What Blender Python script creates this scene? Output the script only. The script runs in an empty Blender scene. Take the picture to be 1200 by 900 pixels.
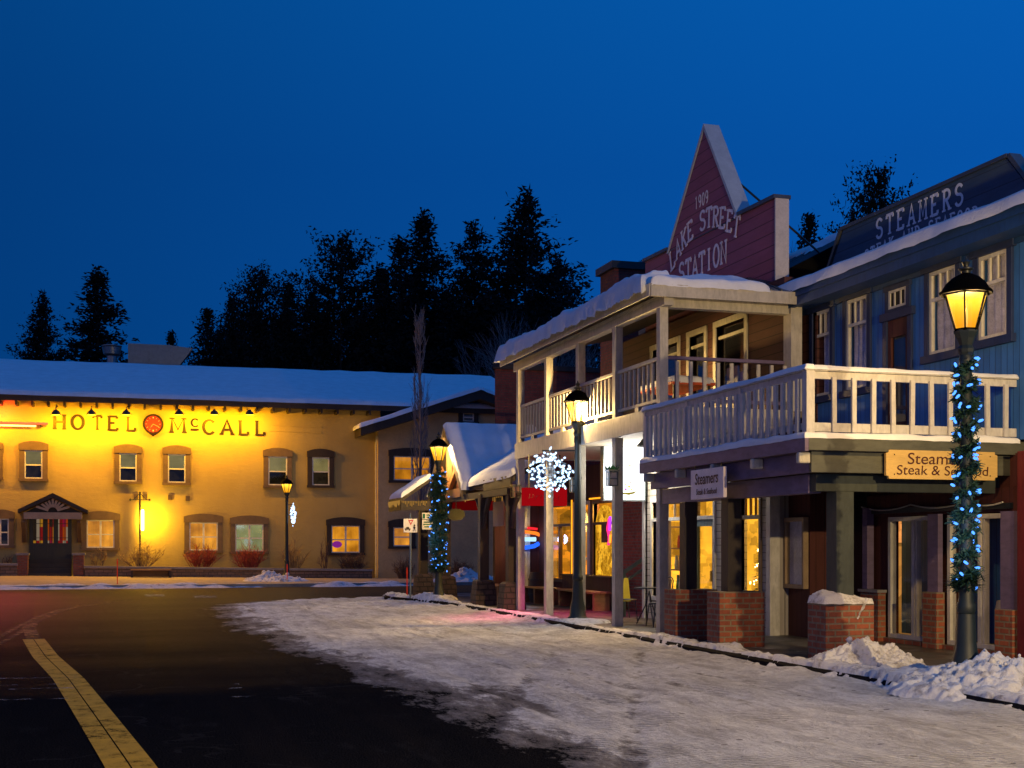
import bpy, math, random
from math import sin, cos, pi, atan, tan, sqrt, exp
from mathutils import Vector, Matrix, noise

random.seed(11)
R = random.Random(5)
SC = bpy.context.scene
COL = SC.collection

# ------------------------------------------------------------------ camera frame
TH = atan(.3); CT = cos(TH); ST = sin(TH); CAMH = 1.7; F = 1500.; HZ = 638.
def ray(u, v):
    dx = (u-600)/F; dz = (HZ-v)/F
    return (CT*dx+ST, -ST*dx+CT, dz)
def onX(u, v, X):
    r = ray(u, v); t = X/r[0]; return Vector((X, r[1]*t, CAMH+r[2]*t))
def onY(u, v, Y):
    r = ray(u, v); t = Y/r[1]; return Vector((r[0]*t, Y, CAMH+r[2]*t))
def onZ(u, v, Z=0.):
    r = ray(u, v); t = (Z-CAMH)/r[2]; return Vector((r[0]*t, r[1]*t, Z))
def at(u, v, d):
    r = ray(u, v); return Vector((r[0]*d, r[1]*d, CAMH+r[2]*d))

cam = bpy.data.objects.new('camera', bpy.data.cameras.new('camera'))
COL.objects.link(cam); SC.camera = cam
cam.location = (0, 0, CAMH); cam.rotation_euler = (pi/2, 0, -TH)
cam.data.sensor_width = 36; cam.data.lens = 45; cam.data.shift_y = 188/1200.
cam.data.clip_end = 3000; cam.data.clip_start = .05

# ------------------------------------------------------------------ mesh builder
class MB:
    def __init__(s): s.v = []; s.f = []; s.e = 0
    def add(s, vs, fs):
        n = len(s.v); s.v += [tuple(p) for p in vs]; s.f += [tuple(i+n for i in f) for f in fs]; return s
    def box(s, x0, x1, y0, y1, z0, z1):
        if x0 > x1: x0, x1 = x1, x0
        if y0 > y1: y0, y1 = y1, y0
        if z0 > z1: z0, z1 = z1, z0
        return s.add([(x0,y0,z0),(x1,y0,z0),(x1,y1,z0),(x0,y1,z0),(x0,y0,z1),(x1,y0,z1),(x1,y1,z1),(x0,y1,z1)],
              [(0,3,2,1),(4,5,6,7),(0,1,5,4),(1,2,6,5),(2,3,7,6),(3,0,4,7)])
    def cbox(s, c, sx, sy, sz): return s.box(c[0]-sx/2,c[0]+sx/2,c[1]-sy/2,c[1]+sy/2,c[2]-sz/2,c[2]+sz/2)
    def quad(s, a, b, c, d): return s.add([a,b,c,d], [(0,1,2,3)])
    def prism(s, pts, ext):
        ext = Vector(ext); n = len(pts); P = [Vector(p) for p in pts]
        return s.add(P+[p+ext for p in P], [tuple(range(n-1,-1,-1)), tuple(range(n,2*n))]+[(i,(i+1)%n,n+(i+1)%n,n+i) for i in range(n)])
    def bar(s, p, q, w, h=None, up=(0,0,1)):
        h = h or w; p = Vector(p); q = Vector(q); d = (q-p).normalized(); up = Vector(up)
        if abs(d.dot(up)) > .98: up = Vector((0,1,0))
        a = d.cross(up).normalized()*w/2; b = a.cross(d).normalized()*h/2
        vs = [p-a-b,p+a-b,p+a+b,p-a+b,q-a-b,q+a-b,q+a+b,q-a+b]
        return s.add(vs, [(0,3,2,1),(4,5,6,7),(0,1,5,4),(1,2,6,5),(2,3,7,6),(3,0,4,7)])
    def tube(s, pts, r, n=6, cap=True):
        P = [Vector(p) for p in pts]; rs = r if isinstance(r, (list, tuple)) else [r]*len(P)
        vs = []; up = Vector((.13,.07,1))
        for i, p in enumerate(P):
            d = (P[min(i+1,len(P)-1)]-P[max(i-1,0)]).normalized()
            uu = up if abs(d.dot(up.normalized())) < .95 else Vector((1,.1,0))
            a = d.cross(uu).normalized(); b = a.cross(d)
            vs += [p+(a*cos(2*pi*k/n)+b*sin(2*pi*k/n))*rs[i] for k in range(n)]
        fs = [(i*n+k, i*n+(k+1)%n, (i+1)*n+(k+1)%n, (i+1)*n+k) for i in range(len(P)-1) for k in range(n)]
        if cap: fs += [tuple(range(n-1,-1,-1)), tuple(range((len(P)-1)*n, len(P)*n))]
        return s.add(vs, fs)
    def lathe(s, prof, c=(0,0,0), n=16, ph=0.):
        vs = []
        for r, z in prof: vs += [(c[0]+r*cos(2*pi*k/n+ph), c[1]+r*sin(2*pi*k/n+ph), c[2]+z) for k in range(n)]
        m = len(prof)
        fs = [(i*n+k, i*n+(k+1)%n, (i+1)*n+(k+1)%n, (i+1)*n+k) for i in range(m-1) for k in range(n)]
        fs += [tuple(range(n-1,-1,-1)), tuple(range((m-1)*n, m*n))]
        return s.add(vs, fs)
    def ball(s, c, r, n=8, m=5):
        return s.lathe([(max(r*sin(pi*i/m), r*.02), -r*cos(pi*i/m)) for i in range(m+1)], c, n)
    def grid(s, fn, nu, nv):
        vs = [fn(i/nu, j/nv) for j in range(nv+1) for i in range(nu+1)]
        return s.add(vs, [(j*(nu+1)+i, j*(nu+1)+i+1, (j+1)*(nu+1)+i+1, (j+1)*(nu+1)+i) for j in range(nv) for i in range(nu)])

ORG = {}
def tag(o, label=None, cat=None, group=None, kind=None):
    if label: o['label'] = label
    if cat: o['category'] = cat
    if group: o['group'] = group
    if kind: o['kind'] = kind
    return o
def thing(name, label, cat, loc=(0,0,0), group=None):
    o = bpy.data.objects.new(name, None); COL.objects.link(o); o.location = loc
    o.empty_display_size = .2
    ORG[o.name] = Vector(loc); return tag(o, label, cat, group)
def build(mb, name, mat, parent=None, smooth=False, bevel=0, loc=None, sub=None):
    org = ORG[parent.name] if parent else Vector(loc or (0,0,0))
    me = bpy.data.meshes.new(name)
    me.from_pydata([tuple(Vector(p)-org) for p in mb.v], [], mb.f); me.materials.append(mat)
    if smooth:
        me.polygons.foreach_set('use_smooth', [True]*len(me.polygons))
        if smooth != 'all': me.set_sharp_from_angle(angle=math.radians(40))
    me.update()
    o = bpy.data.objects.new(name, me); COL.objects.link(o)
    if parent: o.parent = parent
    else: o.location = org
    ORG[o.name] = org
    if bevel:
        b = o.modifiers.new('bevel', 'BEVEL'); b.width = bevel; b.segments = 2; b.limit_method = 'ANGLE'; b.angle_limit = math.radians(50)
    return o
def inst(src, name, parent, loc, rot=None, scale=None):
    """a further part that shares src's mesh; loc is in world coordinates"""
    o = bpy.data.objects.new(name, src.data if hasattr(src, 'data') else src); COL.objects.link(o)
    o.parent = parent; o.location = Vector(loc)-ORG[parent.name]
    if rot: o.rotation_euler = rot
    if scale: o.scale = scale
    ORG[o.name] = Vector(loc); return o
def copy_tree(o, parent=None):
    c = o.copy(); COL.objects.link(c); c.parent = parent
    for ch in list(o.children): copy_tree(ch, c)
    return c
def raw_mesh(mb, name, mat, smooth=False):
    me = bpy.data.meshes.new(name); me.from_pydata(mb.v, [], mb.f); me.materials.append(mat)
    if smooth: me.polygons.foreach_set('use_smooth', [True]*len(me.polygons))
    return me

# ------------------------------------------------------------------ materials
class N:
    def __init__(s, name):
        s.m = bpy.data.materials.new(name); s.m.use_nodes = True; s.t = s.m.node_tree
        s.b = s.t.nodes['Principled BSDF']; s.out = s.t.nodes['Material Output']
    def n(s, typ, **k):
        nd = s.t.nodes.new(typ)
        for a, b in k.items():
            if a.startswith('_'): setattr(nd, a[1:], b)
        return nd
    def l(s, a, b): s.t.links.new(a, b)
    def co(s): 
        return s.n('ShaderNodeTexCoord').outputs['Object']
    def xyz(s, v):
        nd = s.n('ShaderNodeSeparateXYZ'); s.l(v, nd.inputs[0]); return nd.outputs
    def math(s, op, a, b=None, c=None, clamp=False):
        nd = s.n('ShaderNodeMath', _operation=op); nd.use_clamp = clamp
        for i, q in enumerate((a, b, c)):
            if q is None: continue
            if isinstance(q, (int, float)): nd.inputs[i].default_value = q
            else: s.l(q, nd.inputs[i])
        return nd.outputs[0]
    def noise(s, v, scale, detail=4, rough=.6, sc=None):
        if sc:
            mp = s.n('ShaderNodeMapping'); mp.inputs['Scale'].default_value = sc; s.l(v, mp.inputs[0]); v = mp.outputs[0]
        nd = s.n('ShaderNodeTexNoise'); nd.inputs['Scale'].default_value = scale; nd.inputs['Detail'].default_value = detail
        nd.inputs['Roughness'].default_value = rough; s.l(v, nd.inputs['Vector']); return nd.outputs['Fac']
    def ramp(s, f, a, b, ca=(0,0,0,1), cb=(1,1,1,1)):
        nd = s.n('ShaderNodeValToRGB'); e = nd.color_ramp.elements
        e[0].position = a; e[1].position = b; e[0].color = ca; e[1].color = cb; s.l(f, nd.inputs[0]); return nd.outputs[0]
    def mix(s, f, a, b, blend='MIX'):
        nd = s.n('ShaderNodeMix', _data_type='RGBA', _blend_type=blend)
        for i, q in ((0, f), (6, a), (7, b)):
            if isinstance(q, (int, float)): nd.inputs[i].default_value = q
            elif isinstance(q, tuple): nd.inputs[i].default_value = q if len(q) == 4 else q+(1,)
            else: s.l(q, nd.inputs[i])
        return nd.outputs[2]
    def bump(s, h, strength, dist=.02, prev=None):
        nd = s.n('ShaderNodeBump'); nd.inputs['Strength'].default_value = strength; nd.inputs['Distance'].default_value = dist
        s.l(h, nd.inputs['Height'])
        if prev is not None: s.l(prev, nd.inputs['Normal'])
        s.l(nd.outputs[0], s.b.inputs['Normal']); return nd.outputs[0]
    def set(s, col=None, rough=None, metal=None, spec=None):
        if col is not None:
            if isinstance(col, tuple): s.b.inputs['Base Color'].default_value = col if len(col) == 4 else col+(1,)
            else: s.l(col, s.b.inputs['Base Color'])
        if rough is not None:
            if isinstance(rough, (int, float)): s.b.inputs['Roughness'].default_value = rough
            else: s.l(rough, s.b.inputs['Roughness'])
        if metal is not None: s.b.inputs['Metallic'].default_value = metal
        if spec is not None: s.b.inputs['Specular IOR Level'].default_value = spec
        return s.m
def sc3(c, k): return tuple(min(1, x*k) for x in c)
def mat(name, c, rough=.7, var=.25, scale=3., bump=.15, metal=0., spec=.4, streak=None, dist=.01):
    q = N(name); v = q.co()
    a = q.noise(v, scale, 5, .65, streak); b = q.noise(v, scale*9, 3, .6, streak)
    f = q.math('MULTIPLY_ADD', b, .35, q.math('MULTIPLY', a, .65))
    col = q.ramp(f, .3, .68, sc3(c, 1-var)+(1,), sc3(c, 1+var)+(1,))
    if bump: q.bump(q.noise(v, scale*12, 4, .6, streak), bump, dist)
    return q.set(col, rough, metal, spec)
def worn_paint(name, c, under=(.16,.12,.09), amount=.42, rough=.6, streak=(1,1,.25)):
    """painted timber: streaky dirt, flaked patches that show the wood"""
    q = N(name); v = q.co()
    a = q.noise(v, 2.5, 6, .7); b = q.noise(v, 14, 5, .7, streak); fl = q.noise(v, 9, 8, .75, streak)
    col = q.mix(q.ramp(a, .3, .7), sc3(c, .74), sc3(c, 1.08))
    col = q.mix(q.ramp(b, .45, .75), col, sc3(c, .6))
    col = q.mix(q.ramp(fl, 1-amount+.07, 1-amount+.11), col, under)
    q.bump(q.noise(v, 30, 4, .6, streak), .25, .006)
    return q.set(col, rough, 0, .35)
def brick(name, c1, c2, mortar, bw=.22, bh=.075, ms=.012):
    q = N(name); v = q.co(); x, y, z = q.xyz(v)[:3]
    cb = q.n('ShaderNodeCombineXYZ'); q.l(q.math('ADD', x, y), cb.inputs[0]); q.l(z, cb.inputs[1])
    nd = q.n('ShaderNodeTexBrick'); q.l(cb.outputs[0], nd.inputs['Vector'])
    nd.inputs['Color1'].default_value = c1+(1,); nd.inputs['Color2'].default_value = c2+(1,); nd.inputs['Mortar'].default_value = mortar+(1,)
    nd.inputs['Scale'].default_value = 1; nd.inputs['Mortar Size'].default_value = ms; nd.inputs['Mortar Smooth'].default_value = .25
    nd.inputs['Brick Width'].default_value = bw; nd.inputs['Row Height'].default_value = bh; nd.inputs['Bias'].default_value = -.1
    a = q.noise(v, 7, 5, .7)
    col = q.mix(q.ramp(a, .3, .75, (.55,.55,.55,1), (1.15,1.1,1.1,1)), (0,0,0), nd.outputs['Color'])
    nm = q.n('ShaderNodeMix', _data_type='RGBA', _blend_type='MULTIPLY'); nm.inputs[0].default_value = .8
    q.l(nd.outputs['Color'], nm.inputs[6]); q.l(q.ramp(a, .3, .75, (.5,.5,.52,1), (1.2,1.15,1.1,1)), nm.inputs[7])
    h = q.math('SUBTRACT', q.math('MULTIPLY', q.noise(v, 60, 3), .3), nd.outputs['Fac'])
    q.bump(h, .7, .012)
    return q.set(nm.outputs[2], .85, 0, .3)
def boards(name, c, pitch, vertical=False, var=.25, gap=.07, dark=.3, rough=.75):
    q = N(name); v = q.co(); x, y, z = q.xyz(v)[:3]
    t = q.math('ADD', x, y) if vertical else z
    s = q.math('DIVIDE', t, pitch); fr = q.math('FRACT', s); idx = q.math('FLOOR', s)
    wn = q.n('ShaderNodeTexWhiteNoise', _noise_dimensions='1D'); q.l(idx, wn.inputs['W'])
    a = q.noise(v, 3, 6, .7, (1,1,.3) if vertical else (.3,.3,1)); b = q.noise(v, 25, 4, .65, (1,1,.12) if vertical else (.12,.12,1))
    f = q.math('ADD', q.math('MULTIPLY', a, .55), q.math('ADD', q.math('MULTIPLY', b, .3), q.math('MULTIPLY', wn.outputs[0], .15)))
    col = q.ramp(f, .3, .7, sc3(c, 1-var)+(1,), sc3(c, 1+var)+(1,))
    g = q.math('LESS_THAN', fr, gap)
    col = q.mix(g, col, sc3(c, dark))
    if vertical: h = q.math('MULTIPLY', g, -1.)
    else: h = q.math('SUBTRACT', q.math('MULTIPLY', fr, -.6), q.math('MULTIPLY', g, .6))
    n1 = q.bump(h, .6, .025)
    q.bump(b, .2, .006, n1)
    return q.set(col, rough, 0, .3)
def emit(name, c, strength, sample=True):
    q = N(name); e = q.n('ShaderNodeEmission'); e.inputs[0].default_value = c+(1,); e.inputs[1].default_value = strength
    q.l(e.outputs[0], q.out.inputs[0])
    if not sample: q.m.cycles.emission_sampling = 'NONE'
    return q.m
def glass(name, tint=(.9,.9,.9), refl=1.):
    q = N(name); tr = q.n('ShaderNodeBsdfTransparent'); tr.inputs[0].default_value = tint+(1,)
    gl = q.n('ShaderNodeBsdfGlossy'); gl.inputs['Roughness'].default_value = .03
    lw = q.n('ShaderNodeLayerWeight'); lw.inputs[0].default_value = .5
    mx = q.n('ShaderNodeMixShader'); q.l(q.math('MULTIPLY', q.math('MULTIPLY_ADD', q.math('POWER', lw.outputs['Facing'], 4.), .75, .045), refl, clamp=True), mx.inputs[0])
    q.l(tr.outputs[0], mx.inputs[1]); q.l(gl.outputs[0], mx.inputs[2]); q.l(mx.outputs[0], q.out.inputs[0])
    return q.m
def snow_mat(name, c=(.82,.84,.88), dirt=.0, bump=.5, scale=6):
    q = N(name); v = q.co()
    a = q.noise(v, scale*.35, 5, .6); b = q.noise(v, scale*2.2, 6, .7); d = q.noise(v, scale*.7, 7, .72)
    col = q.mix(q.ramp(a, .3, .7), sc3(c, .86), c)
    if dirt: col = q.mix(q.math('MULTIPLY', q.ramp(d, .50, .66), dirt), col, (.16,.13,.11))
    n1 = q.bump(b, bump, .03); q.bump(q.noise(v, scale*12, 3), bump*.6, .008, n1)
    return q.set(col, .75, 0, .25)

def lamp_glass(name, c0, c1, z0, z1, s0, s1):
    """translucent lantern pane: glows, brightest near the top, and lets the bulb's light through"""
    q = N(name); v = q.co(); z = q.xyz(v)[2]
    f = q.math('DIVIDE', q.math('SUBTRACT', z, z0), z1-z0, clamp=True)
    f = q.math('ADD', f, q.math('MULTIPLY', q.math('SUBTRACT', q.noise(v, 5, 3), .5), .5), clamp=True)
    col = q.mix(f, c0, c1); e = q.n('ShaderNodeEmission'); q.l(col, e.inputs[0])
    q.l(q.math('MULTIPLY_ADD', q.math('POWER', f, 2.), s1-s0, s0), e.inputs[1])
    t = q.n('ShaderNodeBsdfTransparent'); t.inputs[0].default_value = (.42,.42,.42,1)
    ad = q.n('ShaderNodeAddShader'); q.l(e.outputs[0], ad.inputs[0]); q.l(t.outputs[0], ad.inputs[1]); q.l(ad.outputs[0], q.out.inputs[0])
    q.m.cycles.emission_sampling = 'NONE'
    return q.m
def interior(name, c, strength, scale=1.6, dark=.15, c2=None, sc=None):
    """back of a lit room: uneven warm glow with furniture-sized light and dark shapes"""
    q = N(name); v = q.co()
    vo = q.n('ShaderNodeTexVoronoi'); vo.inputs['Scale'].default_value = scale; vo.distance = 'CHEBYCHEV'
    mp = q.n('ShaderNodeMapping'); mp.inputs['Scale'].default_value = sc or (1,1,1); q.l(v, mp.inputs[0]); q.l(mp.outputs[0], vo.inputs['Vector'])
    hs = q.xyz(vo.outputs['Color'])[0]
    a = q.noise(v, scale*.8, 4, .6)
    vb = q.n('ShaderNodeTexVoronoi'); vb.inputs['Scale'].default_value = scale*3.7; vb.distance = 'CHEBYCHEV'; q.l(mp.outputs[0], vb.inputs['Vector']); hb = q.xyz(vb.outputs['Color'])[1]
    f = q.math('MULTIPLY', q.ramp(hs, .2, .9, (dark,)*3+(1,), (1,1,1,1)), q.ramp(a, .25, .7, (.35,)*3+(1,), (1,1,1,1)))
    f = q.math('MULTIPLY', f, q.ramp(hb, .12, .5, (.62,)*3+(1,), (1.05,)*3+(1,)))
    col = q.mix(hs, c, c2 or c); e = q.n('ShaderNodeEmission'); q.l(col, e.inputs[0]); q.l(q.math('MULTIPLY', f, strength), e.inputs[1])
    q.l(e.outputs[0], q.out.inputs[0]); q.m.cycles.emission_sampling = 'NONE'
    return q.m
def lit_room(name, c, c2, strength, z0, h):
    """lit hotel room behind sheer curtain: bright lampshade level, darker furniture below, soft folds"""
    q = N(name); v = q.co(); x, y, z = q.xyz(v)[:3]
    t = q.math('FRACT', q.math('DIVIDE', q.math('ADD', z, -z0), h)); folds = q.noise(v, 6, 3, .5, (1,1,.08)); room = q.noise(v, .9, 4, .55)
    k = q.math('MULTIPLY', q.ramp(room, .3, .68, (.35,)*3+(1,), (1.1,)*3+(1,)), q.ramp(folds, .3, .7, (.7,)*3+(1,), (1.,)*3+(1,)))
    col = q.mix(room, c2, c); e = q.n('ShaderNodeEmission'); q.l(col, e.inputs[0]); q.l(q.math('MULTIPLY', k, strength), e.inputs[1]); q.l(e.outputs[0], q.out.inputs[0]); q.m.cycles.emission_sampling = 'NONE'
    return q.m
def blind_mat(name, c, strength, pitch=.06, top=1., grad=.5):
    q = N(name); v = q.co(); z = q.xyz(v)[2]
    fr = q.math('FRACT', q.math('DIVIDE', z, pitch)); k = q.math('MULTIPLY_ADD', q.math('GREATER_THAN', fr, .22), .45, .55)
    a = q.noise(v, 1.1, 3, .5); k = q.math('MULTIPLY', k, q.ramp(a, .25, .75, (.45,)*3+(1,), (1.1,)*3+(1,)))
    e = q.n('ShaderNodeEmission'); e.inputs[0].default_value = c+(1,); q.l(q.math('MULTIPLY', k, strength), e.inputs[1])
    q.l(e.outputs[0], q.out.inputs[0]); q.m.cycles.emission_sampling = 'NONE'; return q.m

m_stucco = None
def stucco():
    q = N('stucco'); v = q.co()
    a = q.noise(v, .35, 5, .6); b = q.noise(v, 3.2, 6, .7, (1,1,2.2)); c = q.noise(v, 1.2, 5, .7, (1,1,.25))
    col = q.mix(q.ramp(a, .3, .7), (.38,.28,.10), (.48,.36,.135)); col = q.mix(q.math('MULTIPLY', q.ramp(c, .5, .8), .35), col, (.26,.19,.11))
    n1 = q.bump(b, .35, .05); q.bump(q.noise(v, 22, 4, .7), .3, .012, n1)
    return q.set(col, .9, 0, .2)
m_stucco = stucco()
m_brown = mat('brown_trim', (.13,.085,.05), .6, .3, 4)
m_dark = mat('dark_timber', (.035,.024,.018), .65, .35, 5, .3, streak=(1,1,.2))
m_black = mat('black_metal', (.012,.014,.014), .42, .4, 8, .08, spec=.5)
m_soot = mat('lantern_black', (.0015,.0015,.0018), .85, .3, 8, 0, spec=.02)
m_lamp_green = mat('dark_green_cast_iron', (.005,.012,.013), .55, .45, 10, .12, spec=.6)
m_white = worn_paint('white_trim_paint', (.62,.60,.54), amount=.33)
m_cream = worn_paint('cream_timber_paint', (.52,.49,.43), amount=.36)
m_worn = worn_paint('flaking_white_paint', (.54,.53,.53), amount=.42)
m_post = worn_paint('post_paint', (.50,.48,.42), under=(.2,.12,.06), amount=.4)
m_sash = mat('sash_white', (.66,.64,.58), .5, .15, 6, .05)
m_bluewall = boards('blue_board_siding', (.030,.12,.37), .13, True, .3, .08, .35)
m_bluetrim = worn_paint('blue_trim_paint', (.012,.026,.095), under=(.02,.03,.05), amount=.34)
m_bluefascia = worn_paint('blue_fascia_paint', (.012,.052,.18), under=(.02,.04,.07), amount=.34)
m_purple = worn_paint('grey_purple_beam', (.155,.115,.205), under=(.05,.04,.045), amount=.36, streak=(.3,.3,1))
m_olive = worn_paint('grey_green_board', (.088,.092,.075), under=(.06,.055,.04), amount=.4, streak=(.3,.3,1))
m_greenpost = worn_paint('grey_green_post', (.045,.055,.05), under=(.05,.045,.035), amount=.4)
m_redsiding = boards('red_lap_siding', (.075,.028,.024), .17, False, .3, .1, .3)
m_falsefront = boards('faded_red_siding', (.29,.082,.125), .24, False, .22, .07, .35)
m_parapet = boards('weathered_grey_boards', (.036,.072,.125), .3, False, .3, .05, .5)
m_creamsiding = boards('cream_lap_siding', (.42,.38,.30), .13, False, .18, .1, .35)
m_darkred = boards('dark_red_boards', (.075,.022,.018), .16, True, .35, .06, .4)
m_redpaint = worn_paint('red_paint', (.13,.012,.016), under=(.1,.02,.02), amount=.34)
m_brick = brick('red_brick', (.30,.085,.05), (.19,.06,.04), (.17,.14,.11))
m_brick2 = brick('pier_brick', (.34,.10,.05), (.24,.07,.045), (.24,.19,.13), .21, .085, .014)
m_brickdark = brick('old_dark_brick', (.20,.05,.042), (.15,.038,.034), (.10,.06,.05), .22, .075, .01)
m_stone = brick('planter_block', (.22,.15,.11), (.16,.11,.08), (.10,.08,.06), .4, .14, .02)
m_conc = mat('concrete', (.24,.22,.20), .8, .3, 2, .25)
m_metalroof = mat('metal_roof', (.10,.11,.12), .4, .25, 3, .05, .6)
m_galv = mat('galvanised', (.17,.20,.215), .4, .2, 5, .05, .8)
m_snow = snow_mat('clean_snow')
m_snowd = snow_mat('ploughed_snow', (.74,.73,.74), .75, 1., 7)
m_wood = mat('varnished_wood', (.24,.12,.05), .5, .35, 5, .25, streak=(.25,1,1))
m_woodx = mat('plank_wood', (.20,.11,.055), .6, .35, 5, .25, streak=(.25,1,1))
m_glass = glass('window_glass', (.93,.93,.93), 1.4)
m_glassdim = glass('dim_window_glass', (.55,.55,.55), 2.2)
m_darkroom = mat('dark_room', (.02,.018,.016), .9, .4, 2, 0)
m_pine = mat('pine_needles', (.006,.010,.009), .8, .6, .6, 0, spec=.15)
m_bark = mat('bark', (.05,.035,.026), .9, .4, 4, .4, streak=(1,1,.25))
m_palebark = mat('pale_frosted_twigs', (.20,.17,.17), .9, .3, 2, .1)
m_twig = mat('tan_twigs', (.26,.17,.08), .8, .35, 3, .1)
m_redtwig = mat('red_twigs', (.28,.045,.03), .7, .35, 3, .1)
m_dulltwig = mat('dull_twigs', (.13,.075,.05), .8, .35, 3, .1)
m_garland = mat('garland_needles', (.018,.055,.032), .6, .6, 12, 0)
m_paper = mat('sign_white', (.62,.58,.54), .6, .2, 6, .05)
m_ink = mat('dark_lettering', (.02,.012,.01), .6, .2, 6, 0)
m_letterwhite = mat('painted_lettering', (.78,.68,.70), .7, .3, 9, 0)
m_letterpale = mat('pale_sign_lettering', (.62,.66,.72), .7, .25, 9, 0)
m_signwood = mat('yellow_sign_board', (.55,.37,.12), .55, .22, 4, .2, streak=(.2,1,1))
m_bronze = mat('bronze_letters', (.026,.013,.004), .45, .25, 5, .05, .3)
m_clockred = mat('clock_red', (.42,.02,.015), .5, .15, 3, 0)
m_redstake = emit('red_stake_reflector', (.9,.05,.02), .35, False)  # stakes emit a faint red of their own

# ------------------------------------------------------------------ world: clear dusk sky
w = bpy.data.worlds.new('World'); SC.world = w; w.use_nodes = True
nt = w.node_tree; bg = nt.nodes['Background']
def wn(t, **k):
    n = nt.nodes.new(t)
    for a, b in k.items(): setattr(n, a, b)
    return n
tc = wn('ShaderNodeTexCoord'); sp = wn('ShaderNodeSeparateXYZ'); nt.links.new(tc.outputs['Generated'], sp.inputs[0])
rp = wn('ShaderNodeValToRGB'); nt.links.new(sp.outputs[2], rp.inputs[0])
el = rp.color_ramp.elements
el[0].position = 0.; el[0].color = (.001,.054,.226,1)
el[1].position = 1.; el[1].color = (.004,.088,.33,1)
for p, c in ((.12,(.001,.052,.230,1)), (.28,(.001,.052,.234,1)), (.42,(.001,.066,.272,1)), (.7,(.003,.085,.32,1))):
    e = el.new(p); e.color = c
def wm(op, a, b=None, clamp=False):
    n = wn('ShaderNodeMath', operation=op, use_clamp=clamp)
    for i, q in enumerate((a, b)):
        if q is None: continue
        if isinstance(q, (int, float)): n.inputs[i].default_value = q
        else: nt.links.new(q, n.inputs[i])
    return n.outputs[0]
# the sky is lighter towards the right of the view, and a dim lavender afterglow stands in the west
gain = wm('MAXIMUM', wm('ADD', wm('MULTIPLY', sp.outputs[0], 1.14), .97), .8)
vm = wn('ShaderNodeVectorMath', operation='SCALE'); nt.links.new(rp.outputs[0], vm.inputs[0]); nt.links.new(gain, vm.inputs[3])
dt = wn('ShaderNodeVectorMath', operation='DOT_PRODUCT'); nt.links.new(tc.outputs['Generated'], dt.inputs[0]); dt.inputs[1].default_value = Vector((-.85,-.5,.12)).normalized()
gl = wm('POWER', wm('MAXIMUM', dt.outputs['Value'], 0.), 3.)
gl = wm('MULTIPLY', gl, wm('MULTIPLY', wm('POWER', wm('SUBTRACT', 1., wm('MAXIMUM', sp.outputs[2], 0.)), 3.), 1.))
cg = wn('ShaderNodeVectorMath', operation='SCALE'); cg.inputs[0].default_value = (.38,.28,.53); nt.links.new(gl, cg.inputs[3])
av = wn('ShaderNodeVectorMath', operation='ADD'); nt.links.new(vm.outputs[0], av.inputs[0]); nt.links.new(cg.outputs[0], av.inputs[1])
nt.links.new(av.outputs[0], bg.inputs[0]); bg.inputs[1].default_value = 1.0

def point(name, loc, power, color, radius=.1, parent=None, spot=None, blend=.6, aim=None):
    d = bpy.data.lights.new(name, 'SPOT' if spot else 'POINT'); d.energy = power; d.color = color; d.shadow_soft_size = radius
    o = bpy.data.objects.new(name, d); COL.objects.link(o)
    org = ORG[parent.name] if parent else Vector((0,0,0))
    if parent: o.parent = parent
    o.location = Vector(loc)-org
    if spot:
        d.spot_size = spot; d.spot_blend = blend
        o.rotation_euler = (Vector(aim)-Vector(loc)).to_track_quat('-Z', 'Y').to_euler()
    return o

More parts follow.
